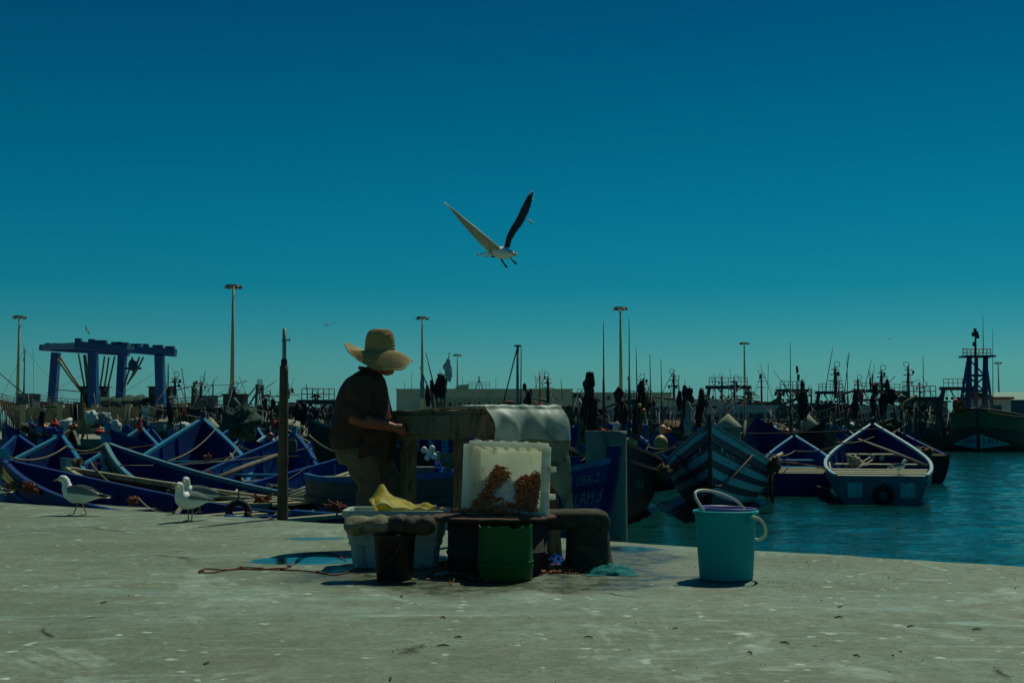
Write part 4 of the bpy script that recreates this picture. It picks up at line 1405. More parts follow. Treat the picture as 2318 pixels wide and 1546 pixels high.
# ================================================================== trawlers
def trawler(label, px, d, heading, L=16, B=5, hull='ship_dark', house='ship_white', gantry=True, gw=3.2, gh=5.0, mastz=7.5, z0=WATER_Z,
            fb=1.6, bow=2.8, boom=True, netm='net_green', rig='rig_steel', orange=False, gx=None, cat='trawler', legspread=.5, group=None, hh=1.0, gear=0):
    root = thing('trawler', label, cat, (XW(px, d), d, z0), R(heading), group or 'trawlers moored along the far quay')
    h = Hull(L, B, bow, fb, 1.4, 2.4, .82)
    m = MB()
    for side in (1, -1):
        m.grid(lambda u, v: h.pt(u, v, side), 14, 8)
    sec = [h.pt(0, j / 8, 1) for j in range(9)] + [h.pt(0, j / 8, -1) for j in range(8, -1, -1)]
    m.add(sec, [tuple(range(len(sec)))], 0, False)
    m.build('hull', hull, root)
    m = MB()
    m.grid(lambda u, v: Vector((lerp(-L / 2, L / 2 - .3, u), lerp(-1, 1, v) * h.half(u * .98) * .96, h.zs(u) - .45)), 10, 2)
    m.build('deck', 'deck_wood', root)
    for side in (1, -1):
        m = MB()
        m.tube([h.pt(t / 16, 0, side) + Vector((0, 0, .04)) for t in range(17)], .09, 5)
        m.build('bulwark_rail', 'old_wood' if hull != 'ship_grey' else 'ship_white', root)
    # wheelhouse
    hx = L * .12 if heading % 360 < 180 else -L * .05
    hz = fb + .2
    m = MB()
    m.box((hx, 0, hz - .1 + hh), (L * .2, B * .55, 2.0 * hh))
    hs_ = m.build('wheelhouse', house, root)
    m = MB()
    m.box((hx, 0, hz - .03 + 2 * hh), (L * .23, B * .62, .12))
    m.build('roof', 'orange_paint' if orange else house, hs_)
    for sx in (-1, 1):
        for k in (-1, 0, 1):
            m = MB()
            m.box((hx + sx * L * .1, k * B * .17, hz - .65 + 2 * hh), (.06, B * .11, .5))
            m.build('window', 'window_dark', hs_)
    for sy in (-1, 1):
        for k in (-1, 1):
            m = MB()
            m.box((hx + k * L * .05, sy * B * .275, hz - .65 + 2 * hh), (L * .05, .06, .5))
            m.build('window', 'window_dark', hs_)
    # mast
    mx = hx + L * .06
    m = MB()
    m.tube([(mx, 0, hz + 1.9), (mx, 0, mastz)], [.10, .06], 6)
    m.build('mast', rig, root)
    m = MB()
    for z in (.55, .75, .9):
        m.tube([(mx, -.5 * (1.3 - z), lerp(hz + 1.9, mastz, z)), (mx, .5 * (1.3 - z), lerp(hz + 1.9, mastz, z))], .03, 4)
    for k in range(3):
        m.box((mx, random.uniform(-.3, .3), lerp(hz + 1.9, mastz, random.uniform(.45, .97))), (.11, .11, random.uniform(.12, .24)))
    m.tube([(mx + .02, .16 * math.cos(k * .7) + .1, mastz + .12 + .16 * math.sin(k * .7)) for k in range(10)], .018, 4)
    m.build('mast_lights', rig, root)
    for k in range(2):
        m = MB()
        m.tube([(hx + random.uniform(-1, 1), random.uniform(-1, 1), hz + 2), (hx + random.uniform(-1, 1), random.uniform(-1, 1), mastz + random.uniform(-.5, 1.2))], .022, 4)
        m.build('whip_aerial', rig, root)
    # stern gantry
    if gantry:
        gx_ = -L * .34 if gx is None else gx
        for side in (1, -1):
            m = MB()
            m.beam((gx_, side * (gw / 2 + legspread), fb - .3), (gx_, side * gw / 2, gh), .26, .26)
            m.build('gantry_leg', rig, root)
            m = MB()
            m.beam((gx_ + 2.6, side * (gw / 2 + legspread), fb - .3), (gx_ + .2, side * gw / 2, gh - .2), .14, .14)
            m.build('gantry_brace', rig, root)
        m = MB()
        m.beam((gx_, -gw / 2 - .3, gh), (gx_, gw / 2 + .3, gh), .3, .26)
        m.build('gantry_beam', rig, root)
        m = MB()
        n = 7
        for k in range(n):
            y = lerp(-gw / 2, gw / 2, k / (n - 1))
            m.tube([(gx_, y, gh + .13), (gx_, y, gh + .75)], .025, 4)
        for z in (.45, .75):
            m.tube([(gx_, -gw / 2, gh + z), (gx_, gw / 2, gh + z)], .025, 4)
        m.build('gantry_railing', rig, root)
        m = MB()
        for k in range(5):
            y = lerp(-gw * .4, gw * .4, k / 4)
            m.tube([(gx_, y, gh - .1), (gx_, y, gh - random.uniform(.4, .7))], .02, 4)
            m.ball((gx_, y, gh - .75), .13, 6, 4)
        m.tube([(gx_, -gw * .3, gh), (gx_, gw * .45, fb + .4)], .05, 4)
        m.tube([(gx_, gw * .3, gh), (gx_, -gw * .45, fb + .4)], .05, 4)
        m.build('tackle', rig, root)
    if boom:
        m = MB()
        m.tube([(mx, 0, hz + 2), (mx + L * .28, B * .2, mastz * .72)], [.09, .06], 5)
        m.build('boom', rig, root)
        m = MB()
        m.tube([(mx, 0, mastz), (L * .46, 0, bow + .1)], .02, 4)
        m.tube([(mx, 0, mastz), (-L * .45, 0, fb + .1)], .02, 4)
        m.build('stay', rig, root)
    m = MB()
    for k in range(18 + gear):
        x, y = random.uniform(-L * .45, L * .42), random.uniform(-.42, .42) * B
        z = random.uniform(.3, 1.2)
        if k % 3 == 0:
            m.box((x, y, fb + z * .3), (random.uniform(.4, 1.4), random.uniform(.3, .9), z * .8))
        else:
            m.tube([(x, y, fb - .3), (x + random.uniform(-1.8, 1.8), y + random.uniform(-.6, .6), fb + z * 1.5)], .035, 4)
    for sd in (-1, 1):
        for z in (.45, .85):
            m.tube([h.pt(t / 12, 0, sd) + Vector((0, 0, z)) for t in range(13)], .03, 4)
        for t in range(13):
            m.tube([h.pt(t / 12, 0, sd), h.pt(t / 12, 0, sd) + Vector((0, 0, .87))], .025, 4)
    stuff(m.build('deck_gear', rig, root))
    for k in range(3):
        m = MB()
        m.ball((lerp(-L * .38, -L * .1, k / 2), random.uniform(-.8, .8), fb + .1), random.uniform(.6, 1.0) * (2.1 if hh > 1.2 else 1), 14, 9, sq=(1.3, 1, .8), rough=.5, seed=px + k)
        m.build('net_heap', netm, root)
    return root

random.seed(41)
T = trawler
T('trawler with a wide railed stern gantry left of the lamp between the cone piles', 1640, 104, 84, gh=4.75, gw=2.9, mastz=5.9, hull='ship_dark')
T('dark trawler with an orange-roofed wheelhouse and a lozenge mast', 1748, 108, 96, gh=4.6, gw=2.0, mastz=6.3, hull='ship_dark', house='ship_grey', orange=True)
T('trawler with a low curved gantry behind the second cone pile', 1852, 114, 88, gh=4.6, gw=2.0, mastz=5.2, hull='ship_brown', house='ship_grey')
T('trawler with a grey wheelhouse partly hidden by black and pink flags', 1925, 120, 95, gh=4.9, gw=2.4, mastz=6.0, hull='ship_dark', house='ship_grey')
T('trawler with a tall lit mast behind the fanned black flags', 1990, 124, 85, gh=4.9, gw=2.6, mastz=6.9, hull='ship_dark')
T('trawler with a bare braced gantry just left of the blue-masted trawler', 2112, 104, 92, gh=4.65, gw=2.2, mastz=5.4, hull='ship_brown', house='ship_grey', legspread=.7)
T('small orange workboat with a railed top in front of the cream building', 1248, 120, 170, L=6, B=3, gantry=False, hull='orange_paint', house='orange_paint', orange=True, mastz=6.6, fb=1.4, bow=2.0, rig='orange_paint', netm='orange_paint', cat='workboat')
# ships standing in the yard
g = 'fishing vessels standing in the yard'
T('tan wooden vessel with a lofty mast and long stays left of the travel lift', 85, 168, 176, L=11, B=4, hull='ship_tan', house='ship_grey', gantry=False, mastz=11.0, z0=.0, fb=2.9, bow=4.4, group=g, gear=8)
T('dark net-heaped with nets hanging in the travel lift slings', 200, 186, 182, L=17, B=5, hull='ship_brown', house='ship_dark', gantry=False, mastz=8.6, z0=.0, fb=3.6, bow=4.6, group=g, hh=1.4, gear=40)
T('dark tan vessel with rails behind the right legs of the travel lift', 335, 180, 2, L=15, B=4.5, hull='ship_tan', house='ship_dark', gantry=False, mastz=9.5, z0=.0, fb=3.4, bow=4.3, group=g, hh=1.4, gear=40)
T('low grey vessel with a lattice trestle mast right of the travel lift', 442, 150, 4, L=11, B=4, hull='ship_grey', house='ship_grey', gantry=True, gw=1.6, gh=5.3, gx=-.2, mastz=6.0, z0=.0, fb=2.2, bow=2.8, group=g, boom=False, legspread=.55)
T('blue-grey vessel with a high raked gantry just right of the tallest mast', 560, 150, 178, L=12, B=4, hull='ship_grey', house='ship_dark', gantry=True, gw=2.6, gh=5.6, gx=-1.4, mastz=5.4, z0=.0, fb=2.4, bow=3.4, group=g, legspread=.7)
T('dark vessel with a thin stayed mast right of the wooden post', 672, 150, 178, L=9, B=3.5, hull='ship_dark', house='ship_dark', gantry=False, mastz=5.6, z0=.0, fb=1.4, bow=2.2, group=g)
T('vessel with a white cabin on top just left of the man', 722, 140, 2, L=8, B=3.5, hull='ship_dark', house='ship_white', gantry=False, mastz=3.6, z0=.0, fb=1.3, bow=2.2, group=g, boom=False)

random.seed(43)
for i in range(15):
    px = 1262 + i * 57 + random.uniform(-16, 16)
    T('dark coastal boat bristling with rigging behind the small boats', px, random.uniform(70, 88), random.choice((80, 95, 100, 262, 275)), L=9, B=3.4, hull=random.choice(('ship_dark', 'ship_brown', 'ship_dark')),
      house=random.choice(('ship_grey', 'ship_dark', 'ship_dark', 'ship_white')), gantry=random.random() < .4, gw=1.8, gh=3.3, mastz=random.uniform(3.6, 5.4), fb=1.2, bow=2.1, hh=.75, gear=16, group='dark coastal boats behind the small boats', netm=random.choice(('net_brown', 'net_green', 'net_pale')))
for i in range(6):
    px = 395 + i * 66 + random.uniform(-14, 14)
    T('dark coastal boat bristling with rigging before the yard', px, random.uniform(70, 80), random.choice((80, 95, 100, 262, 275)), L=9, B=3.4, hull=random.choice(('ship_dark', 'ship_brown', 'ship_dark')),
      house=random.choice(('ship_grey', 'ship_dark', 'ship_dark')), gantry=random.random() < .4, gw=1.8, gh=3.1, mastz=random.uniform(3.4, 4.6), fb=1.2, bow=2.0, hh=.7, gear=16, group='dark coastal boats before the yard', netm=random.choice(('net_brown', 'net_green', 'net_pale')))
# hung wire between two yard masts
m = MB()
a, c = P(450, 868, 150), P(560, 862, 150)
m.tube(sag(a, c, .35, 10), .035, 4)
o = m.build('overhead_wire', 'rig_steel', None, origin=a, world=True)
tag(o, 'sagging wire strung between the trestle mast and the raked gantry', 'wire')

# ---------------------------------------------------------------- the big trawler, bow on
bs = thing('trawler', 'big dark green trawler with a blue lattice mast and numbered bow panels', 'trawler', (XW(2212, 89), 89, WATER_Z), R(244))
class BluffHull(Hull):
    def half(s, t):
        return max(.03, s.B / 2 * (1 - max(0, (t - .4) / .6) ** 4.2))
    def pt(s, t, v, side=1, off=0.0):
        z = lerp(s.zs(t), -.6, v)
        y = s.half(t) * (1 - .20 * v * v ** .2 - .3 * v ** 7) * (1 if t < .7 else 1 - .10 * v * (t - .7) / .3)
        return Vector((-s.L / 2 + s.L * t - .5 * t ** 5 * v, side * y, z))
h = BluffHull(18, 6.6, 2.95, 2.1, .6, 3.6, .85)
h.L = 18
off = Vector((-9, 0, 0))
def hp(t, v, sd):
    p = h.pt(t, v, sd)
    return p + off
nt, nv = 18, 12
m = MB()
for side in (1, -1):
    for i in range(nt):
        for j in range(nv):
            q = [hp(i / nt, j / nv, side), hp((i + 1) / nt, j / nv, side), hp((i + 1) / nt, (j + 1) / nv, side), hp(i / nt, (j + 1) / nv, side)]
            mi = 1 if j < 4 else (0 if j < 7 else 2)
            m.add(q, [(0, 1, 2, 3)], mi, True)
ho = m.build('hull', ['ship_dark', 'ship_green', 'ship_brown'], bs)
bm = bmesh.new()
bm.from_mesh(ho.data)
bmesh.ops.remove_doubles(bm, verts=bm.verts, dist=.001)
bm.to_mesh(ho.data)
bm.free()
for side in (1, -1):
    m = MB()
    def panel_pt(u, w):
        t = .4 + .6 * (1 - lerp(.02, .68, u)) ** (1 / 4.2)
        c, e = lerp(.63, .66, u), lerp(.145, .012, u)
        v = c + e * (2 * w - 1)
        return hp(t, v, side) + h.norm(t, v, side) * .03
    m.grid(panel_pt, 10, 4)
    pan = m.build('bow_panel', 'stripe_teal', bs)
    vv_, ff_, w_ = text_mesh('3-853')
    m = MB()
    pts = []
    for x, y in vv_:
        yy = .22 + x * .46 if side > 0 else .22 + (w_ - x) * .46
        t = .4 + .6 * (1 - yy / (h.B / 2 * .9)) ** (1 / 4.2)
        v = .655 - y * .46 / 3.3
        pts.append(hp(t, v, side) + h.norm(t, v, side) * .055)
    m.add(pts, ff_, 0, False)
    m.build('lettering', 'letter_black', pan)
    m = MB()
    m.tube([hp(t / 20, 0, side) + Vector((0, 0, .05)) for t in range(21)], .08, 5)
    m.build('bulwark_rail', 'rig_steel', bs)
m = MB()
m.tube([hp(1, v / 8, 1) + Vector((.03, -.0, 0)) for v in range(9)], .12, 6)
m.build('stem', 'ship_dark', bs)
m = MB()
m.grid(lambda u, v: Vector((lerp(-18, -.4, u), lerp(-1, 1, v) * h.half(u * .98) * .95, h.zs(u) - .5)), 8, 2)
m.build('deck', 'deck_wood', bs)
# the blue lattice mast: two fore legs, two braced struts, platform with rails
def lw(px, py, dd=0):
    return P(px, py, 92 + dd)
zdeck = h.zs(.85) - .3
for x0, x1 in ((2191, 2194), (2229, 2231)):
    m = MB()
    m.tube([lw(x1, 808), lw(x0, 930)], [.19, .24], 8)
    m.build('mast_leg', 'rig_blue', bs, world=True)
for x0, x1 in ((2172, 2190), (2246, 2232)):
    m = MB()
    m.tube([lw(x1, 818, 1.2), lw(x0, 930, 1.8)], .10, 6)
    m.build('mast_strut', 'rig_blue', bs, world=True)
m = MB()
m.tube([lw(2210, 808, 1.5), lw(2209, 930, 2.5)], [.14, .17], 6)
m.build('mast_strut', 'rig_blue', bs, world=True)
for y_, a_, b_ in ((850, 2193, 2230), (885, 2176, 2231)):
    m = MB()
    m.tube([lw(a_, y_), lw(b_, y_)], .10, 6)
    m.build('cross_bar', 'rig_blue', bs, world=True)
for q in (((2195, 815), (2229, 850)), ((2230, 852), (2193, 884)), ((2193, 852), (2226, 884))):
    m = MB()
    m.tube([lw(*q[0]), lw(*q[1])], .06, 5)
    m.build('brace', 'rig_blue', bs, world=True)
m = MB()
m.box(lw(2212, 807, .6), (2.15, 1.6, .12))
m.build('platform', 'rig_steel', bs, world=True)
m = MB()
for k in range(8):
    x_ = lerp(2180, 2243, k / 7)
    m.tube([lw(x_, 806), lw(x_, 789)], .03, 4)
for y_ in (790, 798):
    m.tube([lw(2178, y_), lw(2243, y_)], .035, 4)
m.build('railing', 'orange_paint', bs, world=True)
m = MB()
m.tube([lw(2208, 806), lw(2208, 748)], [.10, .05], 6)
m.build('topmast', 'rig_steel', bs, world=True)
for px_, py_ in ((2203, 757), (2205, 779), (2211, 755), (2213, 762), (2207, 748)):
    m = MB()
    m.box(lw(px_, py_), (.18, .18, .28))
    m.build('signal_lamp', 'rig_steel', bs, world=True)
for x_, y_, yb_ in ((2225, 712, 800), (2247, 745, 930)):
    m = MB()
    m.tube([lw(x_ + 1, yb_, .5), lw(x_, y_, .5)], [.04, .015], 5)
    m.build('whip_aerial', 'rig_steel', bs, world=True)
m = MB()
a, c = P(2208, 905, 97), P(2283, 943, 97)
m.box(((a.x + c.x) / 2, 98, (a.z + c.z) / 2 - .1), (c.x - a.x, 3, a.z - c.z + .4))
wh = m.build('wheelhouse', 'ship_white', bs, world=True)
m = MB()
m.box(((a.x + c.x) / 2, 98, a.z + .12), (c.x - a.x + .4, 3.4, .18))
m.build('roof', 'orange_paint', wh, world=True)
for px_ in (2228, 2257):
    m = MB()
    m.box(P(px_, 925, 96.46), (.62, .1, .45))
    m.build('window', 'window_dark', wh, world=True)
for px_, py_, rr_ in ((2164, 918, .40), (2178, 918, .38)):
    m = MB()
    m.ball(P(px_, py_, 90.5), rr_, 10, 8, sq=(.62, .62, 1.25))
    m.build('float', 'orange_paint', bs, world=True)
m = MB()
m.ball(P(2181, 924, 90), .28, 10, 8, sq=(1.2, 1, .7))
m.build('float', 'buoy_orange', bs, world=True)
m = MB()
m.tube(sag(hp(.99, 0, 1), hp(.99, 0, 1) + Vector((-3, 5.5, -.2)), .4), .03, 4)
m.build('mooring_line', 'rope', bs)

# ================================================================== buoys and clutter in the boats
def buoy(label, px, py, d, rpx, mat, group, sq=(1, 1, 1.06)):
    r = rpx * d / F_PX
    p = P(px, py, d)
    o = thing('buoy', label, 'buoy', p, random.random(), group)
    m = MB()
    m.ball((0, 0, 0), r, 20, 14, sq=sq)
    m.build('float', mat, o)
    m = MB()
    m.lathe([(r * .22, r * .95), (r * .24, r * 1.12), (r * .12, r * 1.22), (0, r * 1.22)], 10)
    m.build('eye', mat, o)
random.seed(51)
buoy('ochre round buoy half hidden behind the flat-topped pile', 1428, 1005, 32, 15, 'buoy_yellow', None)
buoy('larger ochre pear-shaped buoy hanging at a blue bow left of the striped boat', 1496, 1003, 34.6, 16, 'buoy_yellow', None, (1, 1, 1.15))
buoy('buff round buoy touching an orange one', 1500, 972, 35, 10, 'buoy_yellow', None)
buoy('bright orange buoy against the buff one', 1513, 974, 34.8, 7, 'buoy_orange', None, (1.2, 1, .9))
buoy('rust-red buoy on the foredeck behind the small open boat', 1781, 981, 47, 10, 'buoy_rust', 'rust-red buoys on the foredeck')
buoy('rust-red buoy on the foredeck behind the small open boat', 1797, 980, 47.4, 9, 'buoy_rust', 'rust-red buoys on the foredeck')
buoy('pale pink buoy between wooden post and high-prowed boat', 612, 987, 26, 8, 'buoy_rust', None)
buoy('small yellow float tied in the flag canes', 1448, 918, 31, 4.5, 'buoy_yellow', None)
buoy('small orange float tied in the flag canes', 1457, 930, 31, 5, 'buoy_orange', None)
for px, py in ((960, 1018), (972, 1025), (982, 1032), (968, 1035), (978, 1015)):
    buoy('small white round net float piled under the fish table', px, py, 13.2, 7, 'jerry_white', 'white net floats under the fish table')

def jerrycan(label, px, py, d, hpx, mat, group=None, tilt=0.0):
    h_ = hpx * d / F_PX
    p = P(px, py, d)
    o = thing('jerrycan', label, 'jerrycan', p, random.uniform(-.6, .6), group, (tilt, tilt * .5))
    m = MB()
    w, t = h_ * .62, h_ * .42
    rr = []
    for z, k in ((0, .9), (.05, 1), (.72, 1), (.86, .8), (.9, .5)):
        rr.append([Vector((w / 2 * k * sx, t / 2 * k * sy, z * h_)) for sx, sy in ((-1, -.7), (-.7, -1), (.7, -1), (1, -.7), (1, .7), (.7, 1), (-.7, 1), (-1, .7))])
    m.rings(rr)
    m.build('body', mat, o)
    m = MB()
    m.lathe([(h_ * .09, h_ * .88), (h_ * .09, h_), (0, h_)], 8, (w * .25, 0, 0))
    m.build('cap', 'black_rag' if mat != 'black_rag' else 'red_rag', o)
    m = MB()
    m.tube([(-w * .35, 0, h_ * .86), (-w * .3, 0, h_ * 1.0), (w * .05, 0, h_ * 1.0), (w * .1, 0, h_ * .88)], h_ * .045, 6)
    m.build('handle', mat, o)
jerrycan('white jerrycan lashed on the rail right of the flat-topped pile', 1392, 975, 27, 22, 'jerry_white', None, .3)
jerrycan('dark green jerrycan standing on a red crate above the pile', 1356, 966, 25, 24, 'net_green')
jerrycan('white jerrycan on the foredeck beside the rust-red buoys', 1743, 967, 47, 9, 'jerry_white', 'white jerrycans on the foredeck')
jerrycan('white jerrycan on the foredeck beside the rust-red buoys', 1757, 965, 47, 10, 'jerry_white', 'white jerrycans on the foredeck')
jerrycan('white jerrycan lying inside the tyre-hung boat', 1972, 1036, 34, 18, 'pale_blue', None, 1.2)
jerrycan('pale box-shaped can inside the tyre-hung boat', 1995, 1040, 34, 15, 'pale_blue', None, .6)
jerrycan('blue barrel-like can standing in the boat beside the wooden post', 661, 1025, 22, 34, 'net_green')
for i in range(34):
    px = random.uniform(120, 720) if i < 22 else random.uniform(1230, 2060)
    d = random.uniform(36, 58)
    jerrycan('small white jerrycan among gear in the crowded back rows', px, random.uniform(962, 978), d, random.uniform(7, 12), 'jerry_white', 'white jerrycans in the back rows', random.uniform(-1.2, 1.2))

def heap(name, label, cat, px, py, d, wpx, hpx, mat, group=None, rough=.55, n=18, seed=None):
    p = P(px, py, d)
    r = wpx * d / F_PX
    m = MB()
    m.ball((0, 0, hpx * d / F_PX * .5), r, n, 12, sq=(1, .8, hpx / wpx * .62), rough=rough, seed=seed if seed is not None else px * .1)
    for v in m.v:
        q = v * 9 / max(r, .01) * .25
        v += Vector((nz(q, 1, 1), nz(q, 1, 2), nz(q, 1, 3))) * r * .16
    o = m.build(name, mat, None, origin=p)
    tag(o, label, cat, group)
    return o
random.seed(61)
heap('net_heap', 'dark bushy heap of net and twigs beside the high-prowed boat', 'net', 543, 985, 30, 38, 52, 'net_green', rough=.9)
heap('sack', 'crumpled whitish sack draped over a pole at the yard wall', 'sack', 206, 958, 34, 14, 26, 'white_rag')
heap('sack', 'white bundle of polythene in a blue bow', 'sack', 262, 980, 33, 13, 24, 'white_rag')
heap('tarpaulin_heap', 'grey-white striped tarpaulin slung beside the whitish sack', 'tarpaulin', 236, 958, 36, 16, 22, 'grey_rag')
heap('net_heap', 'buff net bundles in a blue frame near the yard wall', 'net', 372, 975, 42, 22, 24, 'net_pale')
heap('crate_red', 'red plastic crate wedged in the boats left of the white bundle', 'crate', 225, 985, 32, 12, 12, 'red_rag', rough=.2)
heap('crate_red', 'red crate under the dark green jerrycan', 'crate', 1357, 980, 25, 13, 10, 'red_rag', rough=.15)
heap('net_heap', 'frayed brown net hanging at the stern of the striped boat', 'net', 1752, 1068, 26.5, 14, 30, 'net_brown', rough=.9)
heap('net_heap', 'tangled net over the rail of the black-brown boat', 'net', 1500, 1080, 23, 16, 24, 'net_brown', rough=.9)
heap('net_heap', 'pale net and floats heaped in the outermost dark boat', 'net', 2090, 1030, 37.5, 18, 16, 'net_brown', rough=.9)
heap('net_heap', 'orange-brown net tangle on the sky blue rail', 'net', 470, 1040, 20.5, 9, 10, 'rope_rust', rough=.9)
heap('net_heap', 'rust net tangle on a boat rail behind the two gulls', 'net', 300, 1140, 15.0, 12, 14, 'rope_rust', rough=1.0)
heap('net_heap', 'frayed net tangle at the sky blue stem', 'net', 172, 1052, 19, 14, 12, 'net_brown', rough=1.0)
heap('net_heap', 'floats and pale sticks bundled in the tyre-hung boat', 'net', 1935, 1052, 31, 14, 16, 'net_pale', rough=.7)
for i in range(46):
    px = random.uniform(-10, 740) if i < 28 else random.uniform(1240, 2080)
    d = random.uniform(34, 64)
    mt, wd = random.choice((('net_brown', 'brown net'), ('net_green', 'dark green net'), ('net_pale', 'buff net'), ('net_brown', 'brown net'), ('black_rag', 'black plastic'), ('blue2', 'blue cloth'), ('red_rag', 'red cloth'), ('white_rag', 'white cloth'), ('orange_paint', 'orange floats')))
    heap('gear_heap', 'small heap of %s in the crowded back rows' % wd, 'gear', px, random.uniform(966, 984), d, random.uniform(8, 18), random.uniform(8, 18), mt, 'heaps of %s in the back rows' % wd, .8, 12, i)
# thin sticks and canes in the back rows
for i in range(90):
    px = random.uniform(-10, 760) if i < 48 else random.uniform(1230, 2080)
    d = random.uniform(34, 62)
    b0 = P(px, random.uniform(975, 990), d)
    t0 = P(px + random.uniform(-14, 14), random.uniform(912, 950) if random.random() < .8 else random.uniform(880, 912), d)
    m = MB()
    m.tube([b0, t0], [.028, .014], 4)
    mt, wd = random.choice((('old_wood', 'brown cane'), ('rig_steel', 'dark steel rod'), ('old_wood', 'brown cane'), ('pale_wood', 'pale cane')))
    o = m.build('cane', mt, None, origin=b0, world=True)
    tag(o, 'thin %s sticking up out of the crowded back rows' % wd, 'cane', '%ss in the back rows' % wd)

# ================================================================== things on the quay
def gz(p):
    return quay_z(p.x, p.y)

# ---------------------------------------------------------------- wooden post with a pipe
g = G(639, 1174)
post = thing('mooring_post', 'weathered brown wooden post with a grey pipe standing out of its top', 'post', (g.x, g.y, 0))
kx = g.y / F_PX
H0 = (1174 - 830) * kx
m = MB()
rr = []
for i in range(26):
    t = i / 25
    r = 12.2 * kx * lerp(1.02, .80, t) * (1 + .05 * nz((t * 30, 1, 0), 1)) + (.006 if abs(t - .42) < .02 or abs(t - .62) < .02 else 0)
    rr.append([Vector((r * math.cos(2 * math.pi * k / 16) * (1 + .05 * nz((k, t * 9, 0), 1)), r * math.sin(2 * math.pi * k / 16) * (1 + .05 * nz((k, t * 9, 4), 1)), -.03 + (H0 + .03) * t)) for k in range(16)])
m.rings(rr)
m.build('trunk', 'pole_wood', post)
m = MB()
m.lathe([(7.2 * kx, H0 - .01), (7.2 * kx, H0 + .05), (6.6 * kx, H0 + .06)], 14)
m.build('collar', 'dark_steel', post)
m = MB()
zt = ZW(744, g.y)
m.tube([(0, 0, H0), (0, 0, zt)], 4.6 * kx, 12)
m.build('pipe', 'pipe_grey', post)
m = MB()
zh = ZW(771, g.y)
m.tube(spline([(-.028, 0, zh), (.02, -.02, zh), (.05, -.02, zh + .012), (.052, -.02, zh - .012)], 4), .006, 6)
m.build('hook', 'dark_steel', post)

# ---------------------------------------------------------------- fish table
TO = Vector((-.165, 8.10, 0))
TU = Vector((-.577, .817, 0)).normalized()
TV = Vector((TU.y, -TU.x, 0))
TZ = .955
def TP(u, v, z):
    return TO + TU * u + TV * v + Vector((0, 0, z))
tb = thing('fish_table', 'rough wooden fish table with a grey board nailed along its side', 'table', (TO.x, TO.y, 0))
TL, TW = 1.12, .54
random.seed(71)
for i in range(5):
    v0, v1 = i * TW / 5 + .004, (i + 1) * TW / 5 - .004
    m = MB()
    n = 12
    rr = []
    for k in range(n + 1):
        u = -.03 + (TL + .06) * k / n
        dz = .006 * nz((u * 5, i, 0), 1)
        rr.append([TP(u, v0 - (.02 if i == 0 else 0) + .004 * nz((u * 20, i, 2), 1), TZ - .03 + dz), TP(u, v1 + (.02 if i == 4 else 0), TZ - .03 + dz), TP(u, v1 + (.02 if i == 4 else 0), TZ + .004 + dz + .006 * nz((u * 17, i, 3), 1)), TP(u, v0 - (.02 if i == 0 else 0), TZ + .004 + dz + .006 * nz((u * 15, i, 5), 1))])
    m.rings(rr, True, True, 0, False)
    m.build('plank', 'table_wood', tb, world=True)
def leg(u, v, du=0, dv=0, w=.075, name='leg', mat='table_wood'):
    m = MB()
    rr = []
    for i in range(9):
        t = i / 8
        c = TP(u + du * (1 - t), v + dv * (1 - t), lerp(-.01, TZ - .03, t))
        w_ = w / 2 * (1 + .12 * nz((t * 7, u * 9, v * 9), 1))
        rr.append([c + TU * (a * w_) + TV * (b * w_) for a, b in ((-1, -1), (1, -1), (1, 1), (-1, 1))])
    m.rings(rr, True, True, 0, False)
    return m.build(name, mat, tb, world=True)
leg(.05, .05)
leg(1.03, .05, .02, .0, .085)
leg(.06, .50, -.02, .07, .075)
leg(1.05, .49)
leg(.30, .46, 0, .0, .06)
# aprons
m = MB()
m.box((0, 0, 0), (1, 1, 1))
m = MB()
m.beam(TP(.0, -.004, TZ - .105), TP(.42, -.004, TZ - .105), .045, .15, up=(0, 0, 1))
m.build('apron', 'table_wood', tb, world=True)
m = MB()
m.beam(TP(.42, .0, TZ - .115), TP(TL, .0, TZ - .115), .035, .16, up=(0, 0, 1))
m.build('apron', 'table_wood', tb, world=True)
m = MB()
m.beam(TP(.36, -.028, TZ - .095), TP(TL + .01, -.028, TZ - .09), .018, .125, up=(0, 0, 1))
m.build('side_board', 'apron_grey', tb, world=True)
m = MB()
m.beam(TP(.02, .02, TZ - .10), TP(.02, TW - .02, TZ - .10), .04, .13, up=(0, 0, 1))
m.build('apron', 'table_wood', tb, world=True)
m = MB()
m.beam(TP(TL - .02, .02, TZ - .10), TP(TL - .02, TW - .02, TZ - .10), .04, .13, up=(0, 0, 1))
m.build('apron', 'table_wood', tb, world=True)
# scraps stuck on the table top
m = MB()
for i in range(40):
    q = TP(random.uniform(.3, TL), random.uniform(.0, .5), TZ + .012)
    m.ball(q, random.uniform(.006, .02), 6, 4, sq=(1.4, 1.2, .5), rough=.6, seed=i)
stuff(m.build('fish_scraps', ['rust'], tb, world=True))

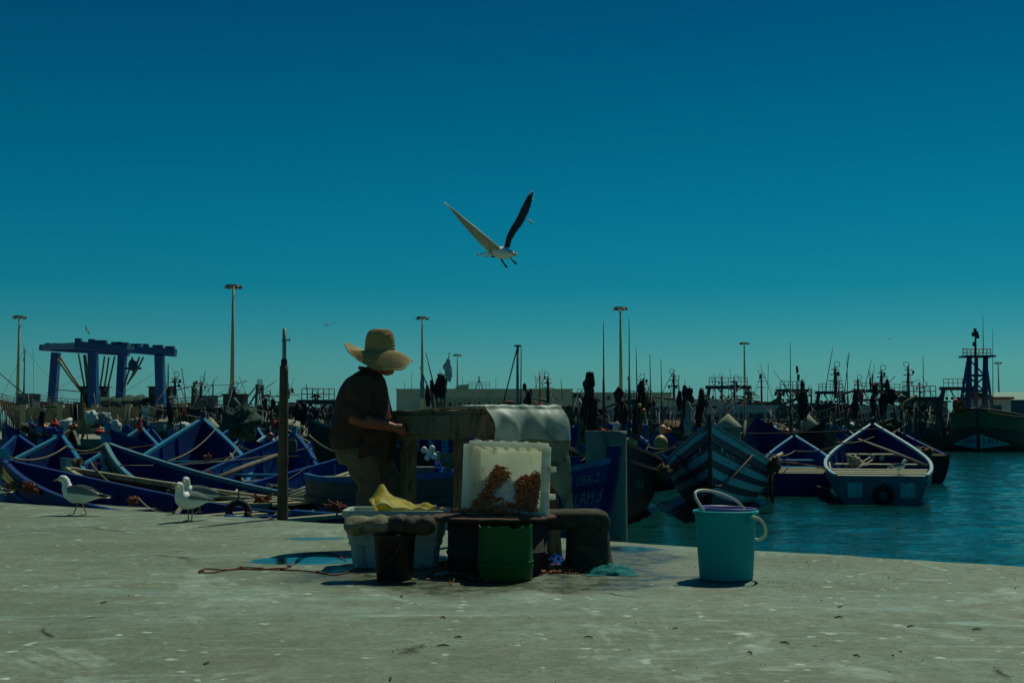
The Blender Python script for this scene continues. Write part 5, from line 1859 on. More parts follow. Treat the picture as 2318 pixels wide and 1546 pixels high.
# plastic sheet over the near end of the table
sh = thing('plastic_sheet', 'pale plastic sheet draped over the end of the fish table', 'tarpaulin', (TO.x, TO.y, 0))
def sheet(u, w):
    # u along the end face (0 at the near corner), w across the top then down
    v = lerp(-.03, TW + .035, u)
    L_ = .36 * w * 1.6
    topw = .34
    f = .012 * nz((u * 7, w * 4, 0), 1) + .01 * math.sin(u * 19 + 2 * nz((u * 3, w * 2, 4), 1)) * smoothstep(.5, 1, w)
    if L_ < topw:
        return TP(topw - L_ - .035, v, TZ + .026 + .012 * abs(nz((u * 6, w * 8, 1), 1)) + .002)
    dn = L_ - topw
    out = .12 * smoothstep(0, .17, dn) * (.8 + .5 * nz((u * 3.1, 4, 0), 1))
    return TP(-.04 - out + f * 1.2, v + .02 * nz((u * 4, w * 3, 6), 1), TZ + .020 - dn * (.50 + .46 * smoothstep(.03, .2, dn)) * (.95 + .10 * nz((u * 3, 0, 0), 1)))
m = MB()
m.grid(sheet, 44, 36)
m.build('cover', 'tarp', sh, world=True)
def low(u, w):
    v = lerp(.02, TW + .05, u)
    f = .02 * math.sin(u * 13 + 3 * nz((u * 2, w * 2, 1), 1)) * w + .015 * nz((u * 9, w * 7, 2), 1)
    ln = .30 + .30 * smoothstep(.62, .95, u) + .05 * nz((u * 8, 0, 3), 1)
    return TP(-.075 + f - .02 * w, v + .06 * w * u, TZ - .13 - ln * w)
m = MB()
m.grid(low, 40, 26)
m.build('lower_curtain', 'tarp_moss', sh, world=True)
m = MB()
m.ball(TP(.06, .22, TZ + .045), .05, 10, 6, sq=(1.0, .8, .35), rough=.5)
sc = m.build('fish_scrap', 'rust', None, origin=TP(.06, .22, TZ), world=True)
tag(sc, 'brown fish scrap lying on the plastic sheet', 'fish scrap')

# ---------------------------------------------------------------- rusty drum with a wooden disc
g = G(1130, 1289)
DR = Vector((XW(1128, 7.62), 7.62, 0))
dr = thing('steel_drum', 'squat dark rusty drum carrying a round scaly lid', 'drum', DR)
m = MB()
m.lathe([(.29, -.01), (.298, 0), (.298, .10), (.306, .105), (.306, .12), (.298, .125), (.298, .30), (.29, .305)], 40)
m.build('shell', 'dark_steel', dr)
m = MB()
pr = []
for i, (r, z) in enumerate(((.05, .338), (.18, .336), (.30, .333), (.355, .330), (.372, .322), (.365, .308), (.30, .300), (.10, .300))):
    pr.append([Vector((r * (1 + .05 * nz((math.cos(a) * 3, math.sin(a) * 3, 0), 1) + .02 * nz((math.cos(a) * 9, math.sin(a) * 9, 2), 1)) * math.cos(a) * 1.0 - .03,
                       r * (1 + .05 * nz((math.cos(a) * 3, math.sin(a) * 3, 0), 1)) * math.sin(a), z + .006 * nz((math.cos(a) * 4 * r, math.sin(a) * 4 * r, i * .1), 3)))
               for a in [2 * math.pi * k / 40 for k in range(40)]])
m.rings(pr, True)
m.build('lid', 'rust', dr)

# ---------------------------------------------------------------- white fish crate on its side, prawns and ice
CR = Vector((XW(1143, 7.62), 7.60, .338))
cr = thing('fish_crate', 'white plastic fish crate tipped on its side on the drum, prawns spilling out', 'crate', CR, R(-10), None, (0, R(2)))
W_, H_, D_ = .45, .40, .19
# local: x right, y away from camera (crate bottom at the back), z up; open side faces the camera
def slab(a, b, c, d, th, nrm, mat='crate_white', name='panel'):
    m = MB()
    n = Vector(nrm).normalized() * th
    q = [Vector(p) for p in (a, b, c, d)]
    m.add(q + [p + n for p in q], [(3, 2, 1, 0), (4, 5, 6, 7), (0, 1, 5, 4), (1, 2, 6, 5), (2, 3, 7, 6), (3, 0, 4, 7)], 0, False)
    return m.build(name, mat, cr)
fx, bx = W_ / 2, W_ / 2 - .03
zt_, zi = H_, H_ - .035
slab((-bx, D_, .03), (bx, D_, .03), (bx, D_, zi), (-bx, D_, zi), .012, (0, 1, 0), name='bottom_panel')
slab((-fx, 0, 0), (fx, 0, 0), (bx, D_, .03), (-bx, D_, .03), .012, (0, 0, -1), name='side_panel')
slab((-fx, 0, zt_), (fx, 0, zt_), (bx, D_, zi), (-bx, D_, zi), .012, (0, 0, 1), name='side_panel')
slab((-fx, 0, 0), (-fx, 0, zt_), (-bx, D_, zi), (-bx, D_, .03), .012, (-1, 0, 0), name='end_panel')
slab((fx, 0, 0), (fx, 0, zt_), (bx, D_, zi), (bx, D_, .03), .012, (1, 0, 0), name='end_panel')
# rim and ribs
m = MB()
for a, b in (((-fx, 0, zt_ + .006), (fx + .02, 0, zt_ + .006)), ((-fx, 0, -.0), (fx + .02, 0, -.0))):
    m.beam(a, b, .05, .03)
for sx in (-1, 1):
    m.beam((sx * (fx + .01), 0, 0), (sx * (fx + .01), 0, zt_), .05, .035, up=(0, 1, 0))
m.build('rim', 'crate_white', cr)
for k in range(6):
    m = MB()
    x = lerp(-fx + .05, fx - .04, k / 5)
    m.beam((x, .005, zt_ + .018), (x * .94, D_ - .02, zi + .012), .022, .02)
    m.build('rib', 'crate_white', cr)
for k in range(5):
    m = MB()
    z = lerp(.05, zt_ - .04, k / 4)
    m.beam((fx + .022, -.01, z), (bx + .018, D_ - .02, z), .03, .022)
    m.build('rib', 'crate_white', cr)
for z in (.11, .27):
    m = MB()
    m.beam((fx + .01, .02, z), (fx + .065, .0, z), .035, .03)
    m.build('lug', 'crate_white', cr)
# ice slope inside the crate
ice = MB()
def icef(u, w):
    x = lerp(-.195, .185, u)
    prof = .13 + .08 * math.exp(-((u - .30) / .2) ** 2) + .05 * math.exp(-((u - .9) / .2) ** 2)
    y = lerp(.012, D_ - .01, w ** .8)
    z = prof * (w ** .75) * 1.25 + .012 * nz((u * 9, w * 9, 0), 1) + .008 * nz((u * 25, w * 25, 1), 1)
    return Vector((x, y - .02 * (1 - w), max(.004, z)))
ice.grid(icef, 40, 28)
for _v in ice.v:
    _v[:] = MTX[cr.name] @ _v
io = ice.build('crushed_ice', 'ice', None, origin=CR, world=True)
stuff(io, 'heap of crushed ice sliding inside the tipped white crate', 'ice')
# prawns: curled bodies
def prawn(m, c, r, rot, seed):
    pts = []
    for k in range(6):
        a = 3.6 * k / 5
        pts.append(rot @ Vector((r * math.cos(a), r * math.sin(a), 0)) + c)
    m.tube(pts, [r * .12, r * .30, r * .34, r * .30, r * .22, r * .08], 5)
    tip = pts[0]
    m.tube([pts[0], pts[0] + rot @ Vector((r * .3, -r * 1.0, r * .2))], [r * .05, r * .01], 3)
random.seed(81)
pm_ = MB()
MC = MTX[cr.name].copy()
cnt = 0
while cnt < 620:
    u, w = random.random(), random.random()
    left = u < .36 + .1 * w and w > .05
    right = u > .62
    mid = w < .2
    arch = abs(u - (.10 + .30 * w)) < .11
    if not ((arch) or (u > .70 - .10 * w and random.random() < .75) or (mid and random.random() < .5)):
        continue
    p = icef(u, w) + Vector((random.uniform(-.008, .008), -.012 + random.uniform(-.008, .004), random.uniform(.0, .018)))
    rot = Matrix.Rotation(random.random() * 6.28, 3, 'Z') @ Matrix.Rotation(random.uniform(.2, 1.6), 3, 'X')
    prawn(pm_, MC @ p, random.uniform(.010, .017), rot, cnt)
    cnt += 1
for i in range(240):
    a = random.gauss(-.10, .09)
    p = Vector((a, random.uniform(-.11, .0) - .01, random.uniform(.0, .03) * max(0, 1 - abs(a + .1) * 6) + .010))
    rot = Matrix.Rotation(random.random() * 6.28, 3, 'Z') @ Matrix.Rotation(random.uniform(-.5, .9), 3, 'X')
    prawn(pm_, MC @ p, random.uniform(.010, .017), rot, i)
stuff(pm_.build('prawns', 'shrimp', None, origin=CR, world=True), 'mass of orange-brown prawns in and before the tipped white crate', 'prawns')
# peelings on the ground
pm_ = MB()
for i in range(520):
    cx, sx, cy, sy = random.choice(((1270, 28, 1294, 5), (1010, 22, 1300, 8), (1335, 16, 1290, 3), (1075, 45, 1300, 8), (1010, 14, 1280, 4), (1240, 30, 1292, 5)))
    q = G(random.gauss(cx, sx), min(1322, random.gauss(cy, sy)))
    q.z = gz(q) + random.uniform(.004, .022)
    rot = Matrix.Rotation(random.random() * 6.28, 3, 'Z') @ Matrix.Rotation(random.uniform(-.8, .8), 3, 'X')
    prawn(pm_, q, random.uniform(.007, .015), rot, i)
stuff(pm_.build('prawn_peelings', 'shrimp'), 'prawn peelings strewn on the wet ground round drum and green barrel', 'peelings')

# ---------------------------------------------------------------- bollard with an arm
BO = Vector((XW(1332, 7.75), 7.75, 0))
bo = thing('bollard', 'old pitted iron bollard with a rounded top and a thick arm', 'bollard', BO)
def rough_it(m, k=.006):
    for v in m.v:
        v += Vector((nz(v, 13, 1), nz(v, 13, 2), nz(v, 13, 3))) * k + Vector((nz(v, 40, 1), nz(v, 40, 2), nz(v, 40, 3))) * k * .4
def ov(cx, rx, ry, z, n=32, e=2.6):
    out = []
    for k in range(n):
        a = 2 * math.pi * k / n
        c, s_ = math.cos(a), math.sin(a)
        q = (abs(c) ** e + abs(s_) ** e) ** (-1 / e)
        out.append(Vector((cx + rx * c * q, ry * s_ * q, z)))
    return out
m = MB()
m.rings([ov(.0, .165, .16, -.02), ov(0, .150, .15, .02), ov(-.004, .138, .14, .08), ov(-.006, .132, .135, .16), ov(-.01, .128, .13, .24), ov(-.012, .126, .125, .27)], False)
rough_it(m)
m.build('column', 'bollard_iron', bo)
m = MB()
rr = []
for x, k in ((-.345, .55), (-.34, .8), (-.32, .95), (-.25, 1), (-.12, 1.02), (-.02, 1.04), (.05, 1.02), (.085, .95), (.108, .8), (.122, .55), (.126, .2)):
    c = []
    for j in range(28):
        a = 2 * math.pi * j / 28
        q = (abs(math.cos(a)) ** 3 + abs(math.sin(a)) ** 3) ** (-1 / 3)
        c.append(Vector((x, (.118 if x > -.2 else .10) * math.cos(a) * q * k, .293 + .060 * math.sin(a) * q * k - (.012 if x > .05 else 0) * (1 - k) * 4)))
    rr.append(c)
m.rings(rr, True)
rough_it(m, .005)
m.build('arm', 'bollard_iron', bo)

# ---------------------------------------------------------------- green half barrel
g = G(1144, 1311)
gb = thing('half_barrel', 'green plastic barrel sawn off with a ragged rim', 'barrel', (g.x, g.y, gz(g)))
def superell(a, r, k=.82):
    c, s = math.cos(a), math.sin(a)
    q = (abs(c) ** 3 + abs(s) ** 3) ** (-1 / 3)
    return Vector((r * c * lerp(1, q, k), r * .9 * s * lerp(1, q, k), 0))
m = MB()
rr = []
n = 48
prof = ((.0, .140), (.012, .150), (.03, .153), (.07, .155), (.075, .158), (.085, .158), (.09, .155), (.20, .152), (.30, .150))
for z, r in prof:
    ring = []
    for k in range(n):
        a = 2 * math.pi * k / n
        p = superell(a, r)
        zz = z
        if z > .25:
            zz = z + .012 * nz((math.cos(a) * 3, math.sin(a) * 3, 0), 1) - (.014 if -1.4 < (a - 2 * math.pi if a > math.pi else a) < -1.0 else 0)
        ring.append(p + Vector((0, 0, zz)))
    rr.append(ring)
m.rings(rr, False)
m.rings([[p for p in rr[-1]], [Vector((p.x * .96, p.y * .96, p.z)) for p in rr[-1]], [Vector((p.x * .96, p.y * .96, .02)) for p in rr[-1]]], False)
m.add([p + Vector((0, 0, .004)) for p in rr[0]], [tuple(range(n))])
m.build('shell', 'barrel_green', gb)
m = MB()
m.tube([superell(2 * math.pi * k / 48, .1555) + Vector((0, 0, .105)) for k in range(49)], .0035, 5)
m.build('hoop', 'barrel_green', gb)

# ---------------------------------------------------------------- teal bucket, purple one nested in it
g = G(1644, 1311)
TB = Vector((g.x, g.y, gz(g)))
tbk = thing('bucket', 'teal plastic bucket with a pale handle standing alone by the water', 'bucket', TB)
r0, r1, hh = .148, .171, .378
m = MB()
m.lathe([(.0, .006), (r0 - .012, .004), (r0 - .004, .0), (r0, .012), (lerp(r0, r1, .5), hh * .5), (r1 - .001, hh - .012), (r1, hh - .006), (r1 + .012, hh - .012), (r1 + .0135, hh - .004),
         (r1 + .010, hh + .002), (r1 - .002, hh + .003), (r1 - .005, hh - .002), (r0 - .004, .014), (0, .012)], 56)
m.build('body', 'bucket_teal', tbk)
for a in (R(-52), R(128)):
    m = MB()
    c = Vector((math.cos(a), math.sin(a), 0)) * (r1 + .004)
    m.box(c + Vector((0, 0, hh - .035)), (.022, .034, .045), Matrix.Rotation(a, 3, 'Z'))
    m.build('lug', 'bucket_teal', tbk)
def strap(pts, w=.017, t=.0045, per=8):
    pts = spline(pts, per)
    mm = MB()
    mm.tube(pts, w * .5, 8, sx=1.0)
    return mm
# handle hanging at the right side
m = strap([(r1 * .62 + .01, -r1 * .80, hh - .022), (r1 * .85 + .02, -r1 * .75, hh - .04), (r1 + .028, -.10, hh - .08), (r1 + .045, -.02, hh - .13), (r1 + .030, .05, hh - .165), (r1 - .01, .11, hh - .16), (r1 * .1, .165, hh - .10), (-r1 * .55, r1 * .82, hh - .022)])
m.build('handle', 'handle_white', tbk)
pb = thing('bucket', 'purple bucket nested inside the teal one with its pale handle raised', 'bucket', TB + Vector((0, .004, .045)))
m = MB()
ti = Matrix.Rotation(R(2.2), 3, 'Y')
lp = [(.130, .02), (.158, hh - .035), (.160, hh - .028), (.156, hh - .026), (.152, hh - .03), (.126, .03), (0, .03)]
rr = [[ti @ Vector((r * math.cos(2 * math.pi * k / 48), r * math.sin(2 * math.pi * k / 48), z)) for k in range(48)] for r, z in lp]
m.rings(rr, False)
m.build('body', 'bucket_purple', pb)
hz2 = hh - .045
m = strap([(-.128, -.085, hz2 - .005), (-.15, -.075, hz2 + .03), (-.172, -.05, hz2 + .075), (-.165, -.02, hz2 + .105), (-.10, .03, hz2 + .11), (-.0, .075, hz2 + .085), (.08, .085, hz2 + .045), (.125, .07, hz2 - .008)])
m.build('handle', 'handle_white', pb)

# ---------------------------------------------------------------- dark bucket with a slab across it
g = G(893, 1310)
bb_ = thing('bucket', 'soot-black bucket standing in front of the white foam boxes', 'bucket', (g.x, g.y, gz(g)))
m = MB()
m.lathe([(0, .006), (.092, .0), (.1, .008), (.116, .235), (.122, .238), (.122, .252), (.114, .252), (.096, .015), (0, .012)], 36)
m.build('body', 'bucket_black', bb_)
m = MB()
m.tube(spline([(.05, -.108, .235), (.02, -.118, .16), (-.04, -.117, .09), (-.085, -.10, .04)], 5), .0025, 5)
m.build('bail', 'rope_rust', bb_)
sl = Vector((g.x - .045, g.y, .252))
def slabf(name, label, cat, c, L_, ry, rz_, mat, seed, rot):
    m = MB()
    rr = []
    for i in range(25):
        t = i / 24
        e = min(1, min(t, 1 - t) * 9) ** .5
        ring = []
        for k in range(18):
            a = 2 * math.pi * k / 18
            q = 1 + .28 * nz((t * 6, math.cos(a) * 1.5, math.sin(a) * 1.5 + seed), 1) + .10 * nz((t * 20, math.cos(a) * 5, math.sin(a) * 5 + seed), 1)
            ring.append(Vector(((t - .5) * L_, ry * math.cos(a) * q * (.35 + .65 * e), rz_ * math.sin(a) * q * (.35 + .65 * e) + rz_)))
        rr.append(ring)
    m.rings(rr)
    o = m.build(name, mat, None, origin=c, rz=rot)
    tag(o, label, cat)
    return o
slabf('driftwood_log', 'thick grey bark-covered log lying across the black bucket', 'log', sl + Vector((-.04, .01, -.008)), .40, .085, .052, 'bark', 3, .05)
slabf('driftwood_log', 'short dark rotten log end lying beside the bark-covered log', 'log', sl + Vector((.14, -.035, -.006)), .27, .07, .056, 'bark_dark', 8, -.04)

# ---------------------------------------------------------------- two foam boxes
def foambox(label, c, w, d, h, flare, mat='foam_white', rz=0.0, feet=False):
    o = thing('foam_box', label, 'box', c, rz, None)
    m = MB()
    th = .022
    def ring(k, z, ins=0):
        a, b = w / 2 * k - ins, d / 2 * k - ins
        q = .03
        return [Vector((sx * a + (q if sx < 0 else -q) * px_, sy * b + (q if sy < 0 else -q) * py_, z))
                for sx, sy, px_, py_ in ((-1, -1, 0, 1), (-1, -1, 1, 0), (1, -1, 1, 0), (1, -1, 0, 1), (1, 1, 0, 1), (1, 1, 1, 0), (-1, 1, 1, 0), (-1, 1, 0, 1))]
    m.rings([ring(1 - flare, 0), ring(1 - flare, .008), ring(1, h - .04)], False, True, 0, False)
    m.rings([ring(1.035, h - .04), ring(1.04, h - .034), ring(1.04, h), ring(1.0, h, th), ring(1 - flare, .03, th)], False, True, 0, False)
    m.rings([ring(1, h - .04), ring(1.035, h - .04)], False, True, 0, False)
    m.add(ring(1 - flare, .03, th), [tuple(range(8))], 0, False)
    m.add(ring(1 - flare, 0), [tuple(range(7, -1, -1))], 0, False)
    for v in m.v:
        v += Vector((nz(v, 11, 1), nz(v, 11, 2), nz(v, 9, 3))) * .004
    m.build('body', mat, o)
    for k in range(4):
        x = lerp(-.40, .40, k / 3) * w
        m = MB()
        m.beam((x * (1 - flare), -d / 2 * (1 - flare) - .004, .01), (x, -d / 2 - .006, h - .05), .04, .016, up=(0, 1, 0))
        m.build('rib', mat, o)
    return o
fb_c = G(898, 1268)
foambox('lower white foam box, grubby and ribbed, standing behind the black bucket', Vector((XW(898, 7.9), 7.95, .004)), .54, .36, .175, .05, rz=.04)
foambox('upper white foam box with a broken rim holding the yellow sack', Vector((XW(900, 7.9), 7.93, .180)), .61, .40, .165, .06, rz=.01)

# yellow sack
sk = thing('sack', 'yellow woven sack slumped open in the upper foam box', 'sack', Vector((XW(912, 7.85), 7.85, .322)), R(8))
def sack_noise(p, k):
    return Vector((nz(p, 9, 1), nz(p, 9, 2), nz(p, 9, 3))) * k + Vector((nz(p, 24, 4), nz(p, 24, 5), nz(p, 24, 6))) * k * .4
def sackf(u, w):
    """mouth sheet: a big upstanding lip at the back left that folds down to a rumpled tail at the right"""
    x = lerp(-.165, .205, u)
    lip = .145 * math.exp(-((u - .20) / .26) ** 2) + .060 * math.exp(-((u - .62) / .12) ** 2) * .7 + .045 * math.exp(-((u - .88) / .09) ** 2)
    front = .022 + .035 * math.exp(-((u - .12) / .12) ** 2) + .02 * math.sin(u * 11) ** 2 * u
    y = lerp(-.10, .10, w) * (1 - .30 * abs(u - .4))
    z = lerp(front, lip, smoothstep(.0, 1.0, w)) + .014 * math.sin(u * 21 + w * 4) * w
    p = Vector((x - .035 * w * (1 - u), y, z + .012))
    return p + sack_noise(p, .012)
m = MB()
m.grid(sackf, 44, 22)
# back and floor of the bag
m.grid(lambda u, w: sackf(u, 1).lerp(Vector((lerp(-.15, .19, u), .11, .0)), w) + sack_noise(sackf(u, 1) * 1.3, .008) * w, 44, 8)
m.grid(lambda u, w: sackf(u, 0).lerp(Vector((lerp(-.13, .18, u), -.105, -.012)), w), 44, 4)
m.build('cloth', 'sack_yellow', sk)
m = MB()
m.tube([sackf(k / 44, 1) for k in range(45)], .0045, 6)
m.tube([sackf(0, k / 20) for k in range(21)], .0045, 6)
m.tube([sackf(k / 44, 0) for k in range(45)], .004, 6)
m.build('hem', 'sack_white', sk)

# ---------------------------------------------------------------- plastic bags, cloth, stick, string
def crumple(name, label, cat, c, w, d, h, mat, seed, group=None):
    m = MB()
    def fn(u, v):
        a, b = lerp(-1, 1, u), lerp(-1, 1, v)
        r = min(1, (a * a + b * b) ** .5)
        e = math.cos(r * math.pi / 2)
        z = h * e ** .7 * (.55 + .6 * abs(nz((a * 2.4, b * 2.4, seed), 1)) + .35 * abs(nz((a * 6, b * 6, seed), 1)))
        return Vector((a * w / 2 * (1 + .35 * nz((a, b, seed + 3), 1.5)), b * d / 2 * (1 + .35 * nz((b, a, seed + 5), 1.5)), z + .002))
    m.grid(fn, 30, 30)
    o = m.build(name, mat, None, origin=c)
    tag(o, label, cat, group)
    return o
q = G(1384, 1300); q.z = gz(q)
crumple('rag', 'crumpled teal net rag on the wet ground before the bollard', 'rag', q, .27, .22, .065, 'bag_teal', 2.0)
q = G(1256, 1284); q.z = gz(q)
crumple('plastic_bag', 'blue plastic bag crumpled between green barrel and bollard', 'bag', q, .19, .18, .075, 'bag_blue', 6.0)
for i, (px, py, w, h_) in enumerate(((990, 1090, 50, 36), (1032, 1096, 58, 34))):
    crumple('plastic_bag', ('blue plastic bag left of another, in the boat under the fish table', 'blue plastic bag right of another, beside the pink bag')[i], 'bag',
            P(px, py, 13.6), w * 13.6 / F_PX, .25, h_ * 13.6 / F_PX * 1.3, 'bag_blue', 11 + i)
crumple('plastic_bag', 'dusky pink bag below the blue ones under the fish table', 'bag', P(1000, 1104, 13.3), .17, .15, .16, 'pink_rag', 17)
o = thing('wooden_box', 'ochre wooden box standing in the boat behind the blue bags', 'box', P(1022, 1072, 15.5), .2)
m = MB()
for i in range(3):
    m = MB()
    m.box((0, -.12, .03 + i * .088), (.32, .02, .08))
    m.build('board', 'old_wood', o)
for sx in (-1, 1):
    m = MB()
    m.box((sx * .17, 0, .13), (.02, .26, .27))
    m.build('side', 'pale_wood', o)
o = thing('wooden_box', 'patterned grey box beside the pink bag under the table', 'box', P(950, 1104, 13.5), .1)
m = MB()
m.box((0, 0, .10), (.30, .25, .20))
m.build('body', 'plaid', o)
m = MB()
m.box((0, 0, .21), (.33, .28, .02))
m.build('lid', 'plaid', o)
a, c = G(986, 1305), G(1034, 1301)
m = MB()
m.tube([a + Vector((0, 0, .012)), a.lerp(c, .5) + Vector((0, 0, .016)), c + Vector((0, 0, .012))], [.009, .011, .008], 8)
o = m.build('white_stick', 'foam_white', None, origin=a, world=True)
tag(o, 'short white stick lying among the prawn peelings', 'stick')
a, c = G(945, 1288), G(1002, 1279)
m = MB()
m.beam(a + Vector((0, .05, .01)), c + Vector((0, .05, .01)), .025, .018)
o = m.build('wood_strip', 'pale_wood', None, origin=a, world=True)
tag(o, 'pale wood strip on the ground right of the black bucket', 'wood strip')
# knotted string on the ground
pix = [(842, 1292), (800, 1294), (760, 1302), (720, 1297), (680, 1293), (640, 1290), (600, 1289), (560, 1287), (520, 1290), (480, 1298), (455, 1298), (452, 1293), (470, 1290), (510, 1293), (548, 1289), (590, 1290), (630, 1288), (655, 1284), (672, 1270), (690, 1258), (730, 1252), (752, 1256), (785, 1266)]
pts = [G(x, y) for x, y in pix]
pts = spline([Vector((p.x, p.y, gz(p) + .006 + .003 * math.sin(i * 2.1))) for i, p in enumerate(pts)], 6)
st = thing('string', 'knotted rust-red string lying in a long loop on the concrete', 'string', (pts[0].x, pts[0].y, 0))
m = MB()
m.tube(pts, .0045, 6)
m.build('cord', 'rope_rust', st, world=True)
for x, y in ((720, 1297), (640, 1290), (547, 1288), (457, 1296), (590, 1289), (655, 1284)):
    p = G(x, y)
    m = MB()
    m.ball((p.x, p.y, gz(p) + .009), .012, 10, 6, sq=(1.3, 1, .7), rough=.4, seed=x)
    m.build('knot', 'rope_rust', st, world=True)
# little litter
random.seed(91)
for i in range(16):
    q = G(random.uniform(40, 2280), random.uniform(1330, 1540))
    if q.y < 3:
        continue
    m = MB()
    L_ = random.uniform(.02, .055)
    a = random.random() * 6.28
    d_ = Vector((math.cos(a), math.sin(a), 0)) * L_
    b0 = Vector((q.x, q.y, gz(q) + .004))
    m.tube([b0, b0 + d_ * .5 + Vector((.004, .003, .004)), b0 + d_], [.0025, .004, .0015], 5)
    mt, wd = random.choice((('old_wood', 'brown'), ('dark_steel', 'black'), ('rust', 'rusty')))
    o = m.build('wood_splinter', mt, None, origin=b0, world=True)
    tag(o, 'tiny %s splinter lying on the bare concrete' % wd, 'splinter', '%s splinters on the quay' % wd)

# ================================================================== gulls
def gull_body(root, head_yaw=0.0, neck_up=0.0):
    """standing gull, beak towards +x, about 0.38 m tall"""
    def ring(c, r, dirv, sy=1.0, sz=1.0, n=16):
        d = Vector(dirv).normalized()
        y = Vector((0, 1, 0))
        u = y.cross(d).normalized() * -1
        return [Vector(c) + y * (math.cos(2 * math.pi * k / n) * r * sy) + u * (math.sin(2 * math.pi * k / n) * r * sz) for k in range(n)]
    q = Matrix.Rotation(head_yaw, 3, 'Z')
    hb = Vector((.118, 0, .285 + neck_up))
    def hd(p):
        return hb + q @ (Vector(p) - Vector((.118, 0, .285)))
    m = MB()
    R_ = [((-.235, 0, .168), .012, (1, 0, .05), 1.8, .6), ((-.18, 0, .175), .030, (1, 0, .1), 1.2, .8), ((-.11, 0, .180), .056, (1, 0, .1), 1, .95),
          ((-.03, 0, .183), .073, (1, 0, .1), 1, 1.02), ((.045, 0, .190), .077, (1, 0, .25), 1, 1.05), ((.095, 0, .212), .066, (.8, 0, .6), 1, 1), ((.118, 0, .245 + neck_up * .5), .049, (.45, 0, .9), 1, 1)]
    rr = [ring(*a) for a in R_]
    H = [((.124, 0, .282), .038, (.4, 0, .9)), ((.133, 0, .308), .037, (.6, 0, .8)), ((.150, 0, .326), .035, (.9, 0, .4)), ((.172, 0, .330), .030, (1, 0, .0)), ((.190, 0, .324), .020, (1, 0, -.2)), ((.200, 0, .320), .010, (1, 0, -.2))]
    for c, r, dv in H:
        rr.append([hd(p) + Vector((0, 0, 0)) for p in ring(c, r, dv)])
    m.rings(rr)
    m.build('body', 'gull_white', root)
    m = MB()
    m.tube([hd((.196, 0, .321)), hd((.222, 0, .317)), hd((.238, 0, .311)), hd((.244, 0, .302))], [.0095, .008, .006, .002], 8)
    m.build('beak', 'gull_beak', root)
    for sd in (1, -1):
        m = MB()
        m.ball(hd((.168, sd * .0285, .334)), .0055, 8, 6)
        m.build('eye', 'gull_black', root)
        # folded wing
        m = MB()
        def wing(u, v):
            x = lerp(.075, -.215, u)
            t = math.sin(math.pi * min(1, .12 + u * .95)) ** .55
            zc = lerp(.222, .186, u)
            half = .062 * t * (1 - .45 * u)
            a = lerp(-1.15, 1.0, v)
            y = (.077 * (1 - .62 * u ** 1.6) + .006) * math.cos(a * .75)
            return Vector((x - .02 * (1 - v) * u, sd * y, zc + half * a + .008))
        m.grid(wing, 16, 8)
        m.build('wing', 'gull_grey', root)
        m = MB()
        m.tube([(-.17, sd * .026, .182), (-.25, sd * .016, .176), (-.315, sd * .008, .170)], [.018, .013, .003], 8, sx=.5)
        m.build('wing_tip', 'gull_black', root)
    m = MB()
    m.grid(lambda u, v: Vector((lerp(-.19, -.285, u), lerp(-.035, .035, v) * (.7 + .6 * u), .166 - .006 * u + .004 * math.cos(v * 6))), 4, 6)
    m.build('tail', 'gull_white', root)

def gull_legs(root, stride=.0, mat='gull_leg'):
    for sd in (1, -1):
        dx = stride * sd
        m = MB()
        kx_ = -.005 + dx * .3
        m.tube([(-.01, sd * .03, .13), (kx_ - .006, sd * .032, .085), (-.012 + dx, sd * .032, .012)], [.009, .0055, .005], 7)
        lg = m.build('leg', mat, root)
        m = MB()
        c = Vector((-.012 + dx, sd * .032, .004))
        toes = [c + Vector((.058 * math.cos(a), .058 * math.sin(a), 0)) for a in (-.5, 0, .5)]
        m.add([c + Vector((-.012, 0, .006))] + toes + [c + Vector((0, 0, .010))], [(0, 1, 4), (4, 1, 2), (4, 2, 3), (4, 3, 0)], 0, False)
        for t in toes:
            m.tube([c + Vector((0, 0, .006)), t], [.004, .002], 5)
        m.build('foot', mat, lg)

def standing_gull(label, px, py, hd, yaw=0, stride=0, scale=1.0, neck=0, z=None, group='gulls'):
    g = G(px, py) if z is None else None
    loc = Vector((g.x, g.y, quay_z(g.x, g.y))) if g is not None else z
    r = thing('gull', label, 'gull', loc, R(hd), group, None, scale)
    gull_body(r, R(yaw), neck)
    gull_legs(r, stride)
    return r
standing_gull('grey-backed gull walking along the quay in profile, beak forward', 178, 1166, 172, 4, .045, 1.06)
standing_gull('white-breasted gull facing the camera on the quay, foremost of the pair', 428, 1180, -122, 38, .012, 1.0)
standing_gull('gull standing close behind the white-breasted one, back half hidden', 449, 1161, -158, 70, .015, 1.0)
standing_gull('gull at the quay end with only its tail showing', -34, 1148, 178, 0, .02, 1.0)
_r, _h, _a = BOATS['R1']
p = MTX[_r.name] @ Vector((-_h.L / 2 + .55, -.42, _h.zs(0) - .07 + .55 * .075 + .018))
standing_gull('gull settled on the stern planks of the tyre-hung boat', 0, 0, 10, 10, 0, .95, 0, p, 'gulls')

def wing_sheet(root, name, pts, chords, mats, cam=.02, feather=0.0):
    """pts: leading-edge polyline; chords: vectors to the trailing edge"""
    m = MB()
    n = len(pts) - 1
    def fn(u, v):
        i = min(n - 1, int(u * n))
        t = u * n - i
        a = pts[i].lerp(pts[i + 1], t)
        c = chords[i].lerp(chords[i + 1], t)
        nrm = c.cross(pts[i + 1] - pts[i]).normalized()
        f = 1 + feather * (.5 + .5 * math.sin(u * 60)) * (v > .9)
        return a + c * (v * f) + nrm * cam * math.sin(math.pi * v)
    m.grid(fn, 28, 6)
    # thickness: offset copy for the arm part
    m.tube([p for p in pts], [.017 * (1 - .75 * i / n) for i in range(n + 1)], 7)
    o = m.build(name, mats, root, world=True)
    return o

